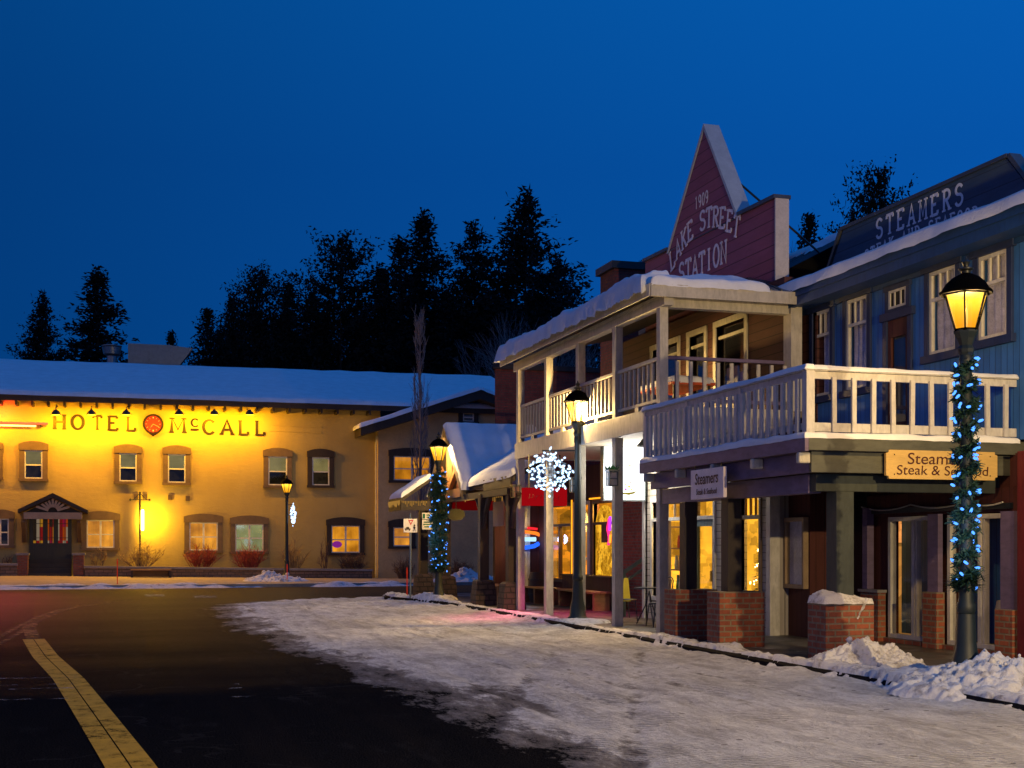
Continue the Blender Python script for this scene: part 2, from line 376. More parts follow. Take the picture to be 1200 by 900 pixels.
# ------------------------------------------------------------------ lettering
def arc(cx, cy, rx, ry, a0, a1, n=10):
    return [(cx+rx*cos(math.radians(a0+(a1-a0)*i/n)), cy+ry*sin(math.radians(a0+(a1-a0)*i/n))) for i in range(n+1)]
GL = {  # strokes in a box .62 wide and 1 high, and the points that carry a slab serif
 'S': ([arc(.31,.74,.23,.22,20,270,12)+arc(.31,.27,.25,.25,90,-160,12)], []),
 'T': ([[(.31,0),(.31,1)],[(.02,.97),(.6,.97)],[(.04,.97),(.04,.8)],[(.58,.97),(.58,.8)]], [(.31,0)]),
 'E': ([[(.12,0),(.12,1)],[(.12,.97),(.56,.97)],[(.12,.52),(.42,.52)],[(.12,.03),(.58,.03)],[(.55,.97),(.55,.82)],[(.57,.03),(.57,.2)]], [(.12,0),(.12,1)]),
 'A': ([[(.06,0),(.31,1),(.56,0)],[(.15,.33),(.47,.33)]], [(.06,0),(.56,0)]),
 'M': ([[(.07,0),(.09,1),(.32,.22),(.55,1),(.57,0)]], [(.07,0),(.57,0),(.09,1),(.55,1)]),
 'R': ([[(.12,0),(.12,1)],[(.12,.97)]+arc(.3,.74,.24,.23,90,-90,8)+[(.12,.51)],[(.3,.5),(.56,0)]], [(.12,0),(.12,1),(.56,0)]),
 'K': ([[(.1,0),(.1,1)],[(.54,1),(.1,.42)],[(.22,.58),(.56,0)]], [(.1,0),(.1,1),(.54,1),(.56,0)]),
 'N': ([[(.09,0),(.09,1),(.53,0),(.53,1)]], [(.09,0),(.09,1),(.53,1)]),
 'D': ([[(.1,0),(.1,1)],[(.1,.97)]+arc(.24,.5,.32,.47,90,-90,10)+[(.1,.03)]], [(.1,0),(.1,1)]),
 'F': ([[(.12,0),(.12,1)],[(.12,.97),(.56,.97)],[(.12,.5),(.42,.5)],[(.55,.97),(.55,.82)]], [(.12,0),(.12,1)]),
 'O': ([arc(.31,.5,.26,.48,0,360,20)], []),
 'L': ([[(.12,0),(.12,1)],[(.12,.03),(.56,.03)],[(.55,.03),(.55,.24)]], [(.12,0),(.12,1)]),
 'I': ([[(.31,0),(.31,1)]], [(.31,0),(.31,1)]),
 'H': ([[(.09,0),(.09,1)],[(.53,0),(.53,1)],[(.09,.5),(.53,.5)]], [(.09,0),(.09,1),(.53,0),(.53,1)]),
 'C': ([arc(.34,.5,.28,.48,40,320,14)], []),
 '1': ([[(.31,0),(.31,1),(.15,.85)]], [(.31,0)]),
 '9': ([arc(.31,.7,.22,.28,0,360,14), arc(.2,.5,.33,.5,15,-75,8)], []),
 '0': ([arc(.31,.5,.23,.48,0,360,18)], []),
 '3': ([arc(.29,.75,.23,.23,140,-90,9)+arc(.29,.26,.26,.26,90,-140,10)], []),
 '4': ([[(.44,0),(.44,1),(.08,.32),(.6,.32)]], []),
}
def glyph(mb, ch, to3, sw=.13, depth=.02, serif=.13, nrm=(0,-1,0)):
    """to3 maps box coordinates to a point on the sign; each stroke sits a hair prouder than the one before"""
    strokes, ser = GL[ch]; nrm = Vector(nrm); k = [0]
    strokes = list(strokes)+([[(x-serif,y+(.03 if y < .5 else -.03)), (x+serif,y+(.03 if y < .5 else -.03))] for x, y in ser] if serif else [])
    for si, st in enumerate(strokes):
        wd = sw if si < len(GL[ch][0]) else sw*.6
        off = nrm*(depth+.0012*si); L = []; Rr = []; n = len(st)
        for i, (x, y) in enumerate(st):
            x0, y0 = st[max(i-1,0)]; x1, y1 = st[min(i+1,n-1)]
            if i == 0 or i == n-1: dx, dy = x1-x0, y1-y0
            else:
                a = Vector((x-x0,y-y0)).normalized(); b = Vector((x1-x,y1-y)).normalized(); t = a+b
                if t.length < .2: t = b
                dx, dy = t
            l = sqrt(dx*dx+dy*dy) or 1; px, py = -dy/l*wd/2, dx/l*wd/2
            L.append((x+px,y+py)); Rr.append((x-px,y-py))
        b0 = len(mb.v)
        for P in (L, Rr):
            for (x, y) in P: mb.v.append(tuple(Vector(to3(x,y))+off))
        for P in (L, Rr):
            for (x, y) in P: mb.v.append(tuple(Vector(to3(x,y))))
        for i in range(n-1):
            mb.f.append((b0+i, b0+i+1, b0+n+i+1, b0+n+i))
            mb.f.append((b0+2*n+i, b0+2*n+i+1, b0+i+1, b0+i)); mb.f.append((b0+n+i, b0+n+i+1, b0+3*n+i+1, b0+3*n+i))
        for i in (0, n-1): mb.f.append((b0+i, b0+n+i, b0+3*n+i, b0+2*n+i))
    return mb
def text_mesh(txt, size, jitter=0, shear=0, seed=1, bold=0.):
    """handwriting-like line: the built-in font with a little wobble per letter; lies in x,z facing -y, centred"""
    cu = bpy.data.curves.new('t', 'FONT'); cu.body = txt; cu.size = size; cu.align_x = 'CENTER'; cu.shear = shear; cu.extrude = .004; cu.offset = bold
    o = bpy.data.objects.new('t', cu); me = bpy.data.meshes.new_from_object(o)
    vs = [v.co.copy() for v in me.vertices]; fs = [tuple(p.vertices) for p in me.polygons]
    bpy.data.objects.remove(o); bpy.data.curves.remove(cu); bpy.data.meshes.remove(me)
    out = []
    for v in vs:
        y = v.y*(1+jitter*sin(v.x*9/size*.3+seed))+jitter*size*.5*sin(v.x*4/size*.35+seed*2)
        out.append((v.x, -v.z, y))
    return out, fs

# ------------------------------------------------------------------ snow helpers
def nz(x, y, z=0., s=1.): return noise.noise(Vector((x*s, y*s, z*s)))
def fbm(x, y, z=0., s=1., o=4): return noise.fractal(Vector((x*s, y*s, z)), 1., 2., o)
def snow_slab(p00, p10, p11, p01, th, nu, nv, seed=0, lip=.12, amp=.35, fringe=.06):
    """a snow cover on the sloping quad: rounded shoulders, uneven thickness, ragged overhanging edge"""
    P = [Vector(p) for p in (p00, p10, p11, p01)]; mb = MB()
    lu = ((P[1]-P[0]).length+(P[2]-P[3]).length)/2; lv = ((P[3]-P[0]).length+(P[2]-P[1]).length)/2
    nrm = (P[1]-P[0]).cross(P[3]-P[0]).normalized()
    if nrm.z < 0: nrm = -nrm
    def fn(a, b):
        p = P[0].lerp(P[1], a).lerp(P[3].lerp(P[2], a), b)
        e = min(a*lu, (1-a)*lu, b*lv, (1-b)*lv)
        k = min(1., e/lip); k = sqrt(max(0., 1-(1-k)**2))
        t = th*(1+amp*fbm(p.x*1.1+seed, p.y*1.1, p.z)+.25*amp*nz(p.x+seed, p.y, p.z, 5))
        q = p+Vector((0,0,1))*(t*k-.005)
        if e < 1e-6:
            out = Vector((0,0,0)); n2 = fringe*(nz(p.x+seed, p.y, p.z, 3.3)+.6*nz(p.x, p.y+seed, p.z, 11))
            if a < 1e-6: out += (P[0]-P[1]).normalized()
            if a > 1-1e-6: out += (P[1]-P[0]).normalized()
            if b < 1e-6: out += (P[0]-P[3]).normalized()
            if b > 1-1e-6: out += (P[3]-P[0]).normalized()
            q += out*n2+Vector((0,0,-.02+.5*n2))
        return q
    # denser rows near the edges
    def w_(t, n): 
        k = lip/ max(n, 1e-6); return t
    return mb.grid(lambda a, b: fn(ease(a, lu, lip), ease(b, lv, lip)), nu, nv)
def ease(t, L, lip):
    """move samples so that several rows fall inside the shoulder"""
    f = min(.45, lip/L); c = .22
    if t < c: return f*(1-cos(t/c*pi/2)) if False else f*t/c
    if t > 1-c: return 1-f*(1-t)/c
    return f+(t-c)/(1-2*c)*(1-2*f)
def heightfield(fn, x0, x1, y0, y1, step):
    nx = max(2, int((x1-x0)/step)); ny = max(2, int((y1-y0)/step)); mb = MB()
    return mb.grid(lambda a, b: (x0+a*(x1-x0), y0+b*(y1-y0), fn(x0+a*(x1-x0), y0+b*(y1-y0))), nx, ny)
def sstep(a, b, x):
    t = max(0., min(1., (x-a)/(b-a))) if a != b else float(x > a); return t*t*(3-2*t)

# ================================================================== GROUND
KX = 8.3; SW = .13
def snow_edge(y):   # where the packed snow of the parking bay meets the swept lane
    pts = [(-20,3.3),(5,3.4),(9,3.45),(11.5,3.45),(13.6,3.4),(15.5,3.15),(18,2.9),(22,2.5),(31,2.35),(35.3,2.4),(37.2,3.0),(38.6,3.9),(39.6,5.2),(40.1,7.2),(40.4,10),(41,40)]
    for (a, b), (c, d) in zip(pts, pts[1:]):
        if y <= c: return b+(d-b)*(y-a)/(c-a)
    return 60
def snow_amount(x, y):
    e = snow_edge(y); wid = .85+.35*nz(x, y, 3, .3)
    t = (x-e+.45*fbm(x*.35, y*.5, 1)+.2*fbm(x*2.5, y*.9, 7))/(2*wid)+.5
    # streaks dragged out by tyres
    return max(0., min(1., t))
xs0, xs1, ys0, ys1, st = -4., 8.34, 4.0, 42., .13
nx = int((xs1-xs0)/st); ny = int((ys1-ys0)/(st*1.4)); g = MB(); sval = []
RUTS = [(5.1,.55,.055,.4,1.45), (6.35,.35,.07,2.0,1.5), (4.1,.8,.045,4.4,1.45)]
def rut_depth(x, y):
    d = 0.
    for (x0, am, fr, ph, gauge) in RUTS:
        c_ = x0+am*sin(y*fr+ph)+.08*nz(0, y, x0, .8)
        for o_ in (-gauge/2, gauge/2):
            q_ = abs(x-c_-o_); d = max(d, (.030*(1-sstep(.07, .17, q_))-.012*exp(-((q_-.22)/.06)**2))*(.55+.9*nz(x0, y, 3, .23)))
    c_ = 2.9+(y-9)*.42                      # one set that swings out of the lane into the bay
    for o_ in (-.72, .72):
        q_ = abs(x-c_-o_)*.92; d = max(d, .028*(1-sstep(.07, .17, q_)) if 7 < y < 19 else 0)
    return d
def road_pt(a, b):
    x = xs0+a*(xs1-xs0); y = ys0+b*(ys1-ys0); s = snow_amount(x, y); sval.append(s*(1-max(0., min(.24, 8*rut_depth(x, y)))))
    s2 = s*s*(3-2*s)
    z = s2*(.035+.034*fbm(x*1.3, y*.45, 4)+.020*abs(nz(x, y*.6, 2, 4.5))+.010*nz(x, y, 6, 2.6)+.006*sin((x*1.0+y*.35)*9+3*nz(x, y, 0, .7))*max(0, nz(x, y, 8, .35)))
    z += s2*.05*sstep(7.3, 8.3, x)*(1+nz(x, y, 5, 2))
    return (x, y, max(z-rut_depth(x, y)*s2, 0.))
g.grid(road_pt, nx, ny)
q = N('road_asphalt_and_packed_snow'); geo = q.n('ShaderNodeNewGeometry'); v = geo.outputs['Position']
at_ = q.n('ShaderNodeAttribute', _attribute_name='snow'); s = at_.outputs['Fac']
fine = q.noise(v, 55, 4, .7); mid = q.noise(v, 1.1, 6, .65); lanes = q.noise(v, .8, 5, .6, (2.2,.18,1)); grit = q.noise(v, 13, 7, .72, (1,.6,1)); tracks = q.noise(v, 2.0, 6, .7, (1.7,.30,1)); clod = q.noise(v, 3.0, 9, .8, (1,.7,1))
asph = q.mix(q.ramp(fine, .35, .72), (.0010,.0012,.0028), (.024,.0235,.026))
asph = q.mix(q.math('MULTIPLY', q.ramp(lanes, .48, .75), .5), asph, (.022,.018,.017))
asph = q.mix(q.math('MULTIPLY', q.ramp(mid, .55, .8), .4), asph, (.003,.003,.005))
sn = q.mix(q.ramp(clod, .40, .60), (.72,.72,.735), (1.,1.,1.)); sn = q.mix(q.math('MULTIPLY', q.ramp(grit, .51, .62), .34), sn, (.36,.335,.325))
sn = q.mix(q.math('MULTIPLY', q.ramp(tracks, .49, .63), .58), sn, (.42,.40,.39)); sn = q.mix(q.math('MULTIPLY', q.ramp(fine, .60, .78), .32), sn, (.13,.115,.11))
vo = q.n('ShaderNodeTexVoronoi'); vo.inputs['Scale'].default_value = 5.5; q.l(v, vo.inputs['Vector'])
spk = q.math('MULTIPLY', q.math('LESS_THAN', vo.outputs['Distance'], .17), q.ramp(q.noise(v, 1.3, 4), .52, .58)); sn = q.mix(q.math('MULTIPLY', spk, .7), sn, (.10,.085,.075))  # dark speckles colour in small shadows of snow clods
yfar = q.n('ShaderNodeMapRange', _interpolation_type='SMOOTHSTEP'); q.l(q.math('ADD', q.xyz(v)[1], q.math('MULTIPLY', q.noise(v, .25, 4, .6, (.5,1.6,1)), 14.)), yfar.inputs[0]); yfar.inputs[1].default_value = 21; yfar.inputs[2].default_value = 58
asph = q.mix(q.math('MULTIPLY', yfar.outputs[0], .8), asph, q.mix(q.ramp(grit, .3, .7), (.05,.034,.018), (.125,.082,.042)))  # far asphalt coloured orange-brown for the hotel light falling there
ck = q.n('ShaderNodeTexVoronoi', _feature='DISTANCE_TO_EDGE'); ck.inputs['Scale'].default_value = .42; mpc = q.n('ShaderNodeVectorMath', _operation='ADD'); nzc = q.n('ShaderNodeTexNoise'); nzc.inputs['Scale'].default_value = 1.6; nzc.inputs['Detail'].default_value = 5; q.l(v, nzc.inputs['Vector']); q.l(v, mpc.inputs[0]); q.l(nzc.outputs['Color'], mpc.inputs[1]); q.l(mpc.outputs[0], ck.inputs['Vector'])
crk = q.math('MULTIPLY', q.math('LESS_THAN', ck.outputs['Distance'], .011), q.ramp(q.noise(v, .6, 4), .5, .56)); asph = q.mix(q.math('MULTIPLY', crk, .16), asph, (.075,.07,.07))
asph = q.mix(q.math('MULTIPLY', q.ramp(q.noise(v, .9, 8, .75, (1.6,.5,1)), .56, .76), .22), asph, (.085,.08,.082))
# tread marks pressed into the packed snow, only in some patches
px_, py_, pz_ = q.xyz(v)[:3]
wv = q.n('ShaderNodeTexWave', _wave_type='BANDS', _bands_direction='DIAGONAL'); wv.inputs['Scale'].default_value = 5.5; wv.inputs['Distortion'].default_value = 5.; wv.inputs['Detail'].default_value = 3; wv.inputs['Detail Scale'].default_value = 1.2; q.l(v, wv.inputs['Vector'])
tm = q.math('MULTIPLY', wv.outputs['Fac'], q.ramp(q.noise(v, .55, 3, .5), .50, .60))
sn = q.mix(q.math('MULTIPLY', tm, .30), sn, (.25,.225,.215))
f = q.math('ADD', s, q.math('MULTIPLY', q.math('MULTIPLY', q.math('SUBTRACT', q.noise(v, 2.6, 8, .78, (1,.4,1)), .5), 1.9), q.math('MULTIPLY', q.math('MULTIPLY', s, q.math('SUBTRACT', 1., s)), 4., clamp=True)))
f = q.ramp(f, .30, .80)
col = q.mix(f, asph, sn)
col = q.mix(q.math('MULTIPLY', q.math('MULTIPLY', f, q.math('SUBTRACT', 1., f)), 2.6, clamp=True), col, (.13,.105,.10))
h = q.math('ADD', q.math('MULTIPLY', fine, .4), q.math('MULTIPLY', q.math('ADD', q.math('ADD', grit, clod), q.math('ADD', tracks, q.math('MULTIPLY', tm, .5))), q.math('MULTIPLY', s, 2.2)))
q.bump(q.math('ADD', h, q.math('MULTIPLY', spk, -.6)), 1., .05)
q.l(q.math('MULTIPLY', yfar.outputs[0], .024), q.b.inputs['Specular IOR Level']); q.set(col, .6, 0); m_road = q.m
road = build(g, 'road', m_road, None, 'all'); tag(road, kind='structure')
al = road.data.attributes.new('snow', 'FLOAT', 'POINT'); al.data.foreach_set('value', sval)
outer = MB()
outer.box(-200, xs0+.02, -60, 51.8, -.3, -.006); outer.box(xs0, 200, 41.9, 51.8, -.3, -.006); outer.box(xs0, KX+.1, -60, 4.05, -.3, -.006)
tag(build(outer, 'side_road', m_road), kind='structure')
gr = MB(); gr.quad((-900,-900,-.32),(900,-900,-.32),(900,1200,-.32),(-900,1200,-.32)); tag(build(gr, 'ground', m_snowd), kind='structure')

# painted markings, worn
def ribbon(path, off, wd, z):
    mb = MB(); P = [Vector((x, y, 0)) for x, y in path]; L = []
    # resample
    pts = []
    for a, b in zip(P, P[1:]):
        n = max(1, int((b-a).length/.25)); pts += [a.lerp(b, i/n) for i in range(n)]
    pts.append(P[-1])
    for k in range(3): pts = [pts[0]]+[(pts[i-1]+pts[i]*2+pts[i+1])/4 for i in range(1, len(pts)-1)]+[pts[-1]]
    for i, p in enumerate(pts):
        d = (pts[min(i+1,len(pts)-1)]-pts[max(i-1,0)]).normalized(); n_ = Vector((d.y,-d.x,0))
        L += [p+n_*(off-wd/2)+Vector((0,0,z)), p+n_*(off+wd/2)+Vector((0,0,z))]
    return mb.add(L, [(2*i, 2*i+1, 2*i+3, 2*i+2) for i in range(len(pts)-1)])
def worn_marking(name, c, cover):
    q = N(name); v = q.n('ShaderNodeNewGeometry').outputs['Position']
    a = q.noise(v, 4, 8, .78); b = q.noise(v, 45, 4, .7); big = q.noise(v, .7, 4, .6)
    al = q.ramp(q.math('ADD', q.math('MULTIPLY', a, .6), q.math('ADD', q.math('MULTIPLY', b, .25), q.math('MULTIPLY', big, .25))), cover, cover+.16)
    q.l(al, q.b.inputs['Alpha'])
    col = q.mix(q.ramp(a, .35, .7), sc3(c, .55), c); q.bump(b, .3, .01)
    return q.set(col, .7, 0, .3)
m_yel = worn_marking('worn_yellow_paint', (.62,.34,.004), .38); m_yel2 = worn_marking('faded_yellow_paint', (.15,.09,.012), .47); m_wht = worn_marking('worn_white_paint', (.32,.30,.28), .47)
m_streak = worn_marking('thin_snow_streak', (.5,.5,.52), .53)
c1 = [(.5,4.2),(.03,10.1),(-.32,13.4),(-.72,17.1),(-1.2,20.6),(-1.62,24.4)]
tag(build(ribbon(c1, -.095, .178, .006), 'road_marking', m_yel), kind='structure')
tag(build(ribbon(c1, .097, .178, .006), 'road_marking', m_yel), kind='structure')
tag(build(ribbon([(-1.60,24.2),(-1.95,28),(-2.0,32),(-1.5,36),(-.4,39.5)], 0, .26, .005), 'road_marking', m_yel2), kind='structure')
c2 = [(-2.6,16.5),(-2.35,20),(-2.15,25),(-2.0,30),(-1.7,34.5),(-1.1,38.5),(0,41)]
tag(build(ribbon(c2, -.11, .12, .006), 'road_marking', m_yel2), kind='structure'); tag(build(ribbon(c2, .11, .12, .006), 'road_marking', m_yel2), kind='structure')
for (u, v0, u2) in ((170,697.5,192), (229,699,251)):
    a = onZ(u, v0+1.6, .004); b = onZ(u2, v0-1.2, .004)
    mb = MB().quad((a.x,a.y,.004),(b.x,a.y,.004),(b.x,b.y,.004),(a.x,b.y,.004)); tag(build(mb, 'crosswalk', m_wht), kind='structure')
mb = MB()
for (v0, ua, ub) in ((796,0,90),(804,0,85),(808.5,10,88),(821,0,80),(804,262,280),(808,268,283),(818,270,300),(801,415,500),(806,430,540),(811,450,560),(797,440,520),(816,470,530)):
    a = onZ(ua, v0, .0); b = onZ(ub, v0-1.5, .0); n = 30
    mb.grid(lambda s, t: (a.x+(b.x-a.x)*s, a.y+(b.y-a.y)*s+(t-.5)*(.10+.07*nz(s*9+v0, t))+.05*nz(s*4, v0), .011), n, 1)
tag(build(mb, 'road_snow_streaks', m_streak), kind='stuff')

# kerb, sidewalk
kpath = [(8.3,-12),(8.3,5),(8.3,20),(8.3,32.5),(8.15,35),(7.6,37.2),(7.3,38.6),(7.7,39.8),(9.2,40.5),(14,40.8),(60,41)]
q = N('wet_sidewalk'); v = q.n('ShaderNodeNewGeometry').outputs['Position']
x, y, z = q.xyz(v)[:3]
a = q.noise(v, 1.6, 6, .7); b = q.noise(v, 40, 3); wet = q.noise(v, .9, 4, .6)
jx = q.math('LESS_THAN', q.math('FRACT', q.math('DIVIDE', y, 1.5)), .014)
col = q.mix(q.ramp(a, .3, .7), (.045,.038,.032), (.105,.09,.075)); col = q.mix(jx, col, (.02,.018,.016))
sn_ = q.ramp(q.math('ADD', q.noise(v, 2.2, 8, .75), q.math('MULTIPLY', q.math('SUBTRACT', 9.6, x), .12)), .60, .74)
col = q.mix(q.math('MULTIPLY', sn_, .85), col, (.50,.48,.49)); q.bump(q.math('ADD', b, q.math('MULTIPLY', sn_, 2.)), .35, .012)
q.set(col, q.ramp(wet, .4, .6, (.3,.3,.3,1), (.75,.75,.75,1)), 0, .5); m_walk = q.m
sw = MB(); n = len(kpath); top = [(x+.14, y, SW) if y < 39 else (x, y-.14, SW) for x, y in kpath]
sw.add(top+[(60,-12,SW)], [tuple(range(n+1))])
tag(build(sw, 'sidewalk', m_walk), kind='structure')
kb = MB(); pin = [Vector((x, y, 0)) for x, y in kpath]
m_kerb = mat('dark_wet_kerb', (.007,.007,.010), .8, .5, 7, .5, spec=.03)
pts = []
for a_, b_ in zip(pin, pin[1:]):
    n_ = max(1, int((b_-a_).length/.5)); pts += [a_.lerp(b_, i/n_) for i in range(n_)]
for k in range(4): pts = [pts[0]]+[(pts[i-1]+pts[i]*2+pts[i+1])/4 for i in range(1, len(pts)-1)]+[pts[-1]]
vs = []
for i, p in enumerate(pts):
    d = (pts[min(i+1,len(pts)-1)]-pts[max(i-1,0)]).normalized(); nn = Vector((d.y,-d.x,0))
    jt = .012*nz(p.x, p.y, 0, 2.3)
    for o_, z_ in ((-.02,-.05),(-.015+jt,.11),(.015,.142),(.20,.142),(.20,-.05)): vs.append(p+nn*o_+Vector((0,0,z_)))
kb.add(vs, [(i*5+k, i*5+k+1, (i+1)*5+k+1, (i+1)*5+k) for i in range(len(pts)-1) for k in range(4)])
tag(build(kb, 'kerb', m_kerb), kind='structure')
# snow lying on the sidewalk behind the kerb, and crumbs against its face
def kerb_x(y):
    for a_, b_ in zip(pts, pts[1:]):
        if a_.y <= y <= b_.y and b_.y > a_.y: return a_.x+(b_.x-a_.x)*(y-a_.y)/(b_.y-a_.y)
    return 8.3
def bank(x, y):
    k = kerb_x(y); s_ = x-k
    edge = -.030+.045*nz(0, y, 1, 1.7)+.05*nz(0, y, 4, 6)+.035*nz(0, y, 4, 14)
    up = sstep(edge-.02, edge+.09, s_)
    wid = .62+.35*nz(3, y, 2, .45)+.12*nz(x, y, 6, 2)
    flat = sstep(19.5, 21.5, y)*(1-sstep(31, 33, y))
    dn = 1-sstep(wid-.35, wid+.12, s_)
    h = .145+.045+.05*(.45-noise.voronoi(Vector((x*4.5, y*4.5, 0)))[0][0])+.05*nz(x, y, 3, 1.4)+.05*abs(nz(x, y, 9, 4))+.03*nz(x, y, 2, 9)+.016*nz(x, y, 2, 19)
    # lamp-post mound and shovelled heaps
    for (cx, cy, r, hh) in ((9.2,12.3,1.1,.12),(8.85,24.3,.55,.13),(8.3,35.5,.8,.12)):
        d = sqrt((x-cx)**2+((y-cy)*.8)**2)/r; h += hh*exp(-d*d*1.6)*(1+.35*nz(x, y, 1, 3.2)); 
        if d < 1.2: dn = max(dn, 1-sstep(.75, 1.15, d))
    h = .145+(h-.145)*(1-.62*flat)
    return -.06+(h+.06)*up*dn
snb = heightfield(bank, 7.2, 10.0, 4., 39.4, .06)
tag(build(snb, 'snow_bank', m_snowd, None, 'all'), kind='structure')
def crumbs(x, y):
    k = kerb_x(y); s_ = k-x
    h = (.11*max(0, fbm(x*2.6, y*2.6, 5)+.22)+.06*(.5-noise.voronoi(Vector((x*7, y*7, 0)))[0][0]))*exp(-max(0, s_-.05)*4)
    if s_ < -.01: h = -.05
    h += .055*exp(-max(0, s_)*7)*(1+.5*nz(x, y, 3, 5)+.5*nz(x, y, 3, 15))*(.4+.9*max(0, nz(0, y, 6, .8)+.4))
    return -.02+h*1.25
tag(build(heightfield(crumbs, 7.0, 8.3, 5., 38, .055), 'kerb_snow', m_snowd, None, 'all'), kind='structure')
def snow_pile(label, cx, cy, rx, ry, h, z0, seed):
    def fn(a, b):
        x = (a-.5)*2; y = (b-.5)*2; d = sqrt(x*x+y*y)+.22*fbm(x*1.6+seed, y*1.6, seed)
        t = max(0, 1-d); zz = h*(t**.85)*(1+.30*fbm(x*2.6, y*2.6+seed, 2)+.12*nz(x, y, seed, 9))+(.05*abs(nz(x, y, seed, 5.5))+.035*abs(nz(x, y, seed+3, 11))+.02*nz(x, y, seed, 24)+.03*(.45-noise.voronoi(Vector((x*4.2+seed+.3*nz(x,y,1,3), y*4.2, 0)))[0][0])+.03*nz(x, y, seed, 8)+.022*nz(x, y, seed, 17))*min(1, t*4)*min(1, h*2.6)+.05*nz(x, y, seed, 14)*t**.5-.05-.5*max(0, d-1)
        X_ = cx+x*rx*1.25; low = .6*(1-sstep(8.30, 8.50, X_)) if z0 == .12 else 0.
        return (X_, cy+y*ry*1.25, z0+zz-low)
    pm = MB().grid(fn, 84, 84); rr = random.Random(seed)
    for k in range(34):
        a = .5+rr.gauss(0,.2); b = .5+rr.gauss(0,.2); a = min(.95, max(.05, a)); b = min(.95, max(.05, b)); c_ = Vector(fn(a, b)); r_ = rr.choice((.014,.02,.03,.045))*(1 if cy < 30 else 2); k0 = len(pm.v); pm.ball(c_, r_, 6, 4)
        for i_ in range(k0, len(pm.v)): p_ = Vector(pm.v[i_]); pm.v[i_] = tuple(c_+(p_-c_)*(1+.45*nz(p_.x, p_.y, p_.z, 30))+Vector((0,0,r_*.25)))
    o = build(pm, 'snow_pile', m_snowd, None, 'all', loc=(cx, cy, z0)); tag(o, label, 'snow pile')
    return o
snow_pile('shovelled snow heap against the foot of the snow-topped brick pier', 9.2, 14.75, .85, .52, .34, .12, 2)
snow_pile('large ploughed snow heap around the foot of the garlanded near lamp', 9.0, 11.95, .90, .80, .42, .10, 5)
snow_pile('low snow heap at the base of the lamp across the street', 6.0, 55.6, 1.3, 1.0, .42, .1, 9)
snow_pile('small snow heap beyond the shelter posts across the side road', 13.9, 53.0, 1.3, .7, .55, .1, 12)
# hotel sidewalk
HY = 62.
def hz_(x, y): return .12+(y-52)/10*(.25-.0175*(x+6))
hs = MB(); hs.grid(lambda a, b: (-60+a*130, 52+b*10.5, hz_(-60+a*130 if -60+a*130 < 16 else 16, 52+b*10.5)), 26, 4)
m_walk2 = mat('dry_sidewalk', (.30,.24,.19), .8, .25, 1.2, .2)
tag(build(hs, 'hotel_sidewalk', m_walk2), kind='structure')
hk = MB().box(-60, 70, 51.8, 52.0, -.1, .125); tag(build(hk, 'hotel_kerb', m_conc), kind='structure')
def hsnow(x, y):
    e = 52.1+.3*nz(x, 0, 1, .8)+.25*nz(x, 0, 5, 2.4); d = abs(y-e)
    k = sstep(-.15, .35, nz(x, 3, 2, .22)+.25*nz(x, y, 2, 1.3)+(.35 if x < 6 else -.05))
    return -.05+k*(.21+.12*nz(x, y, 4, 1.5))*exp(-d*d*3.2)
tag(build(heightfield(hsnow, -12, 17, 50.6, 53.6, .12), 'hotel_kerb_snow', m_snowd, None, 'all'), kind='structure')

# ================================================================== HOTEL
hotel = thing('hotel', 'long yellow stucco two-storey building with snowy roof and lit front', 'hotel', (0, HY, 0))
hw = MB()
WZ = HY+.0
xl = -26.; xr = onY(441, 600, HY).x
def eave_z(x):  # top of the wall under the eave
    a = onY(0, 464, HY); b = onY(441, 477, HY); return a.z+(b.z-a.z)*(x-a.x)/(b.x-a.x)
hw.prism([(xl,HY,-1),(xr+.2,HY,-1),(xr+.2,HY,eave_z(xr)+.2),(xl,HY,eave_z(xl)+.2)], (0,14,0))
build(hw, 'wall', m_stucco, hotel)
# main roof
rf = MB(); eo = HY-.95
xre = onY(560, 482, HY).x+6
def ez(x): return eave_z(x)
rz = lambda x: onY(0, 420, HY+7.5).z+(onY(570, 440, HY+7.5).z-onY(0, 420, HY+7.5).z)*(x-onY(0,420,HY+7.5).x)/(onY(570,440,HY+7.5).x-onY(0,420,HY+7.5).x)
xb = onY(577, 440, HY+7.5).x
P = lambda x, yy, dz: (x, yy, (ez(x) if yy < HY+3 else rz(x))+dz)
e0, e1 = (xl-1, eo), (xb+.2, eo)
rf.add([P(xl-1,eo,0),P(xb,eo,0),P(xb,HY+7.5,-.16),P(xl-1,HY+7.5,-.16),P(xl-1,eo,-.28),P(xb,eo,-.28),P(xb,HY+7.5,-.5),P(xl-1,HY+7.5,-.5)],
       [(0,1,2,3),(7,6,5,4),(0,4,5,1),(1,5,6,2),(3,7,4,0)])
rf.add([P(xl-1,HY+7.5,-.16),P(xb,HY+7.5,-.16),(xb,HY+15,ez(xb)),(xl-1,HY+15,ez(xl))], [(0,1,2,3)])
roof = build(rf, 'roof', m_dark, hotel)
sn1 = snow_slab(P(xl-1,eo-.05,.0),P(xb,eo-.05,.0),P(xb,HY+7.5,-.16),P(xl-1,HY+7.5,-.16), .18, 90, 14, 3, .25, .3, .06)
build(sn1, 'roof_snow', m_snow, roof, 'all')
# rafter tails
rmb = MB().box(-.05,.05,-.85,0,-.09,.09); rme = raw_mesh(rmb, 'rafter_tail', m_dark)
for i in range(24):
    u = 2+i*18.6; p = onY(u, 470, HY)
    inst(rme, 'rafter_tail', hotel, (p.x, HY-.02, ez(p.x)-.36))

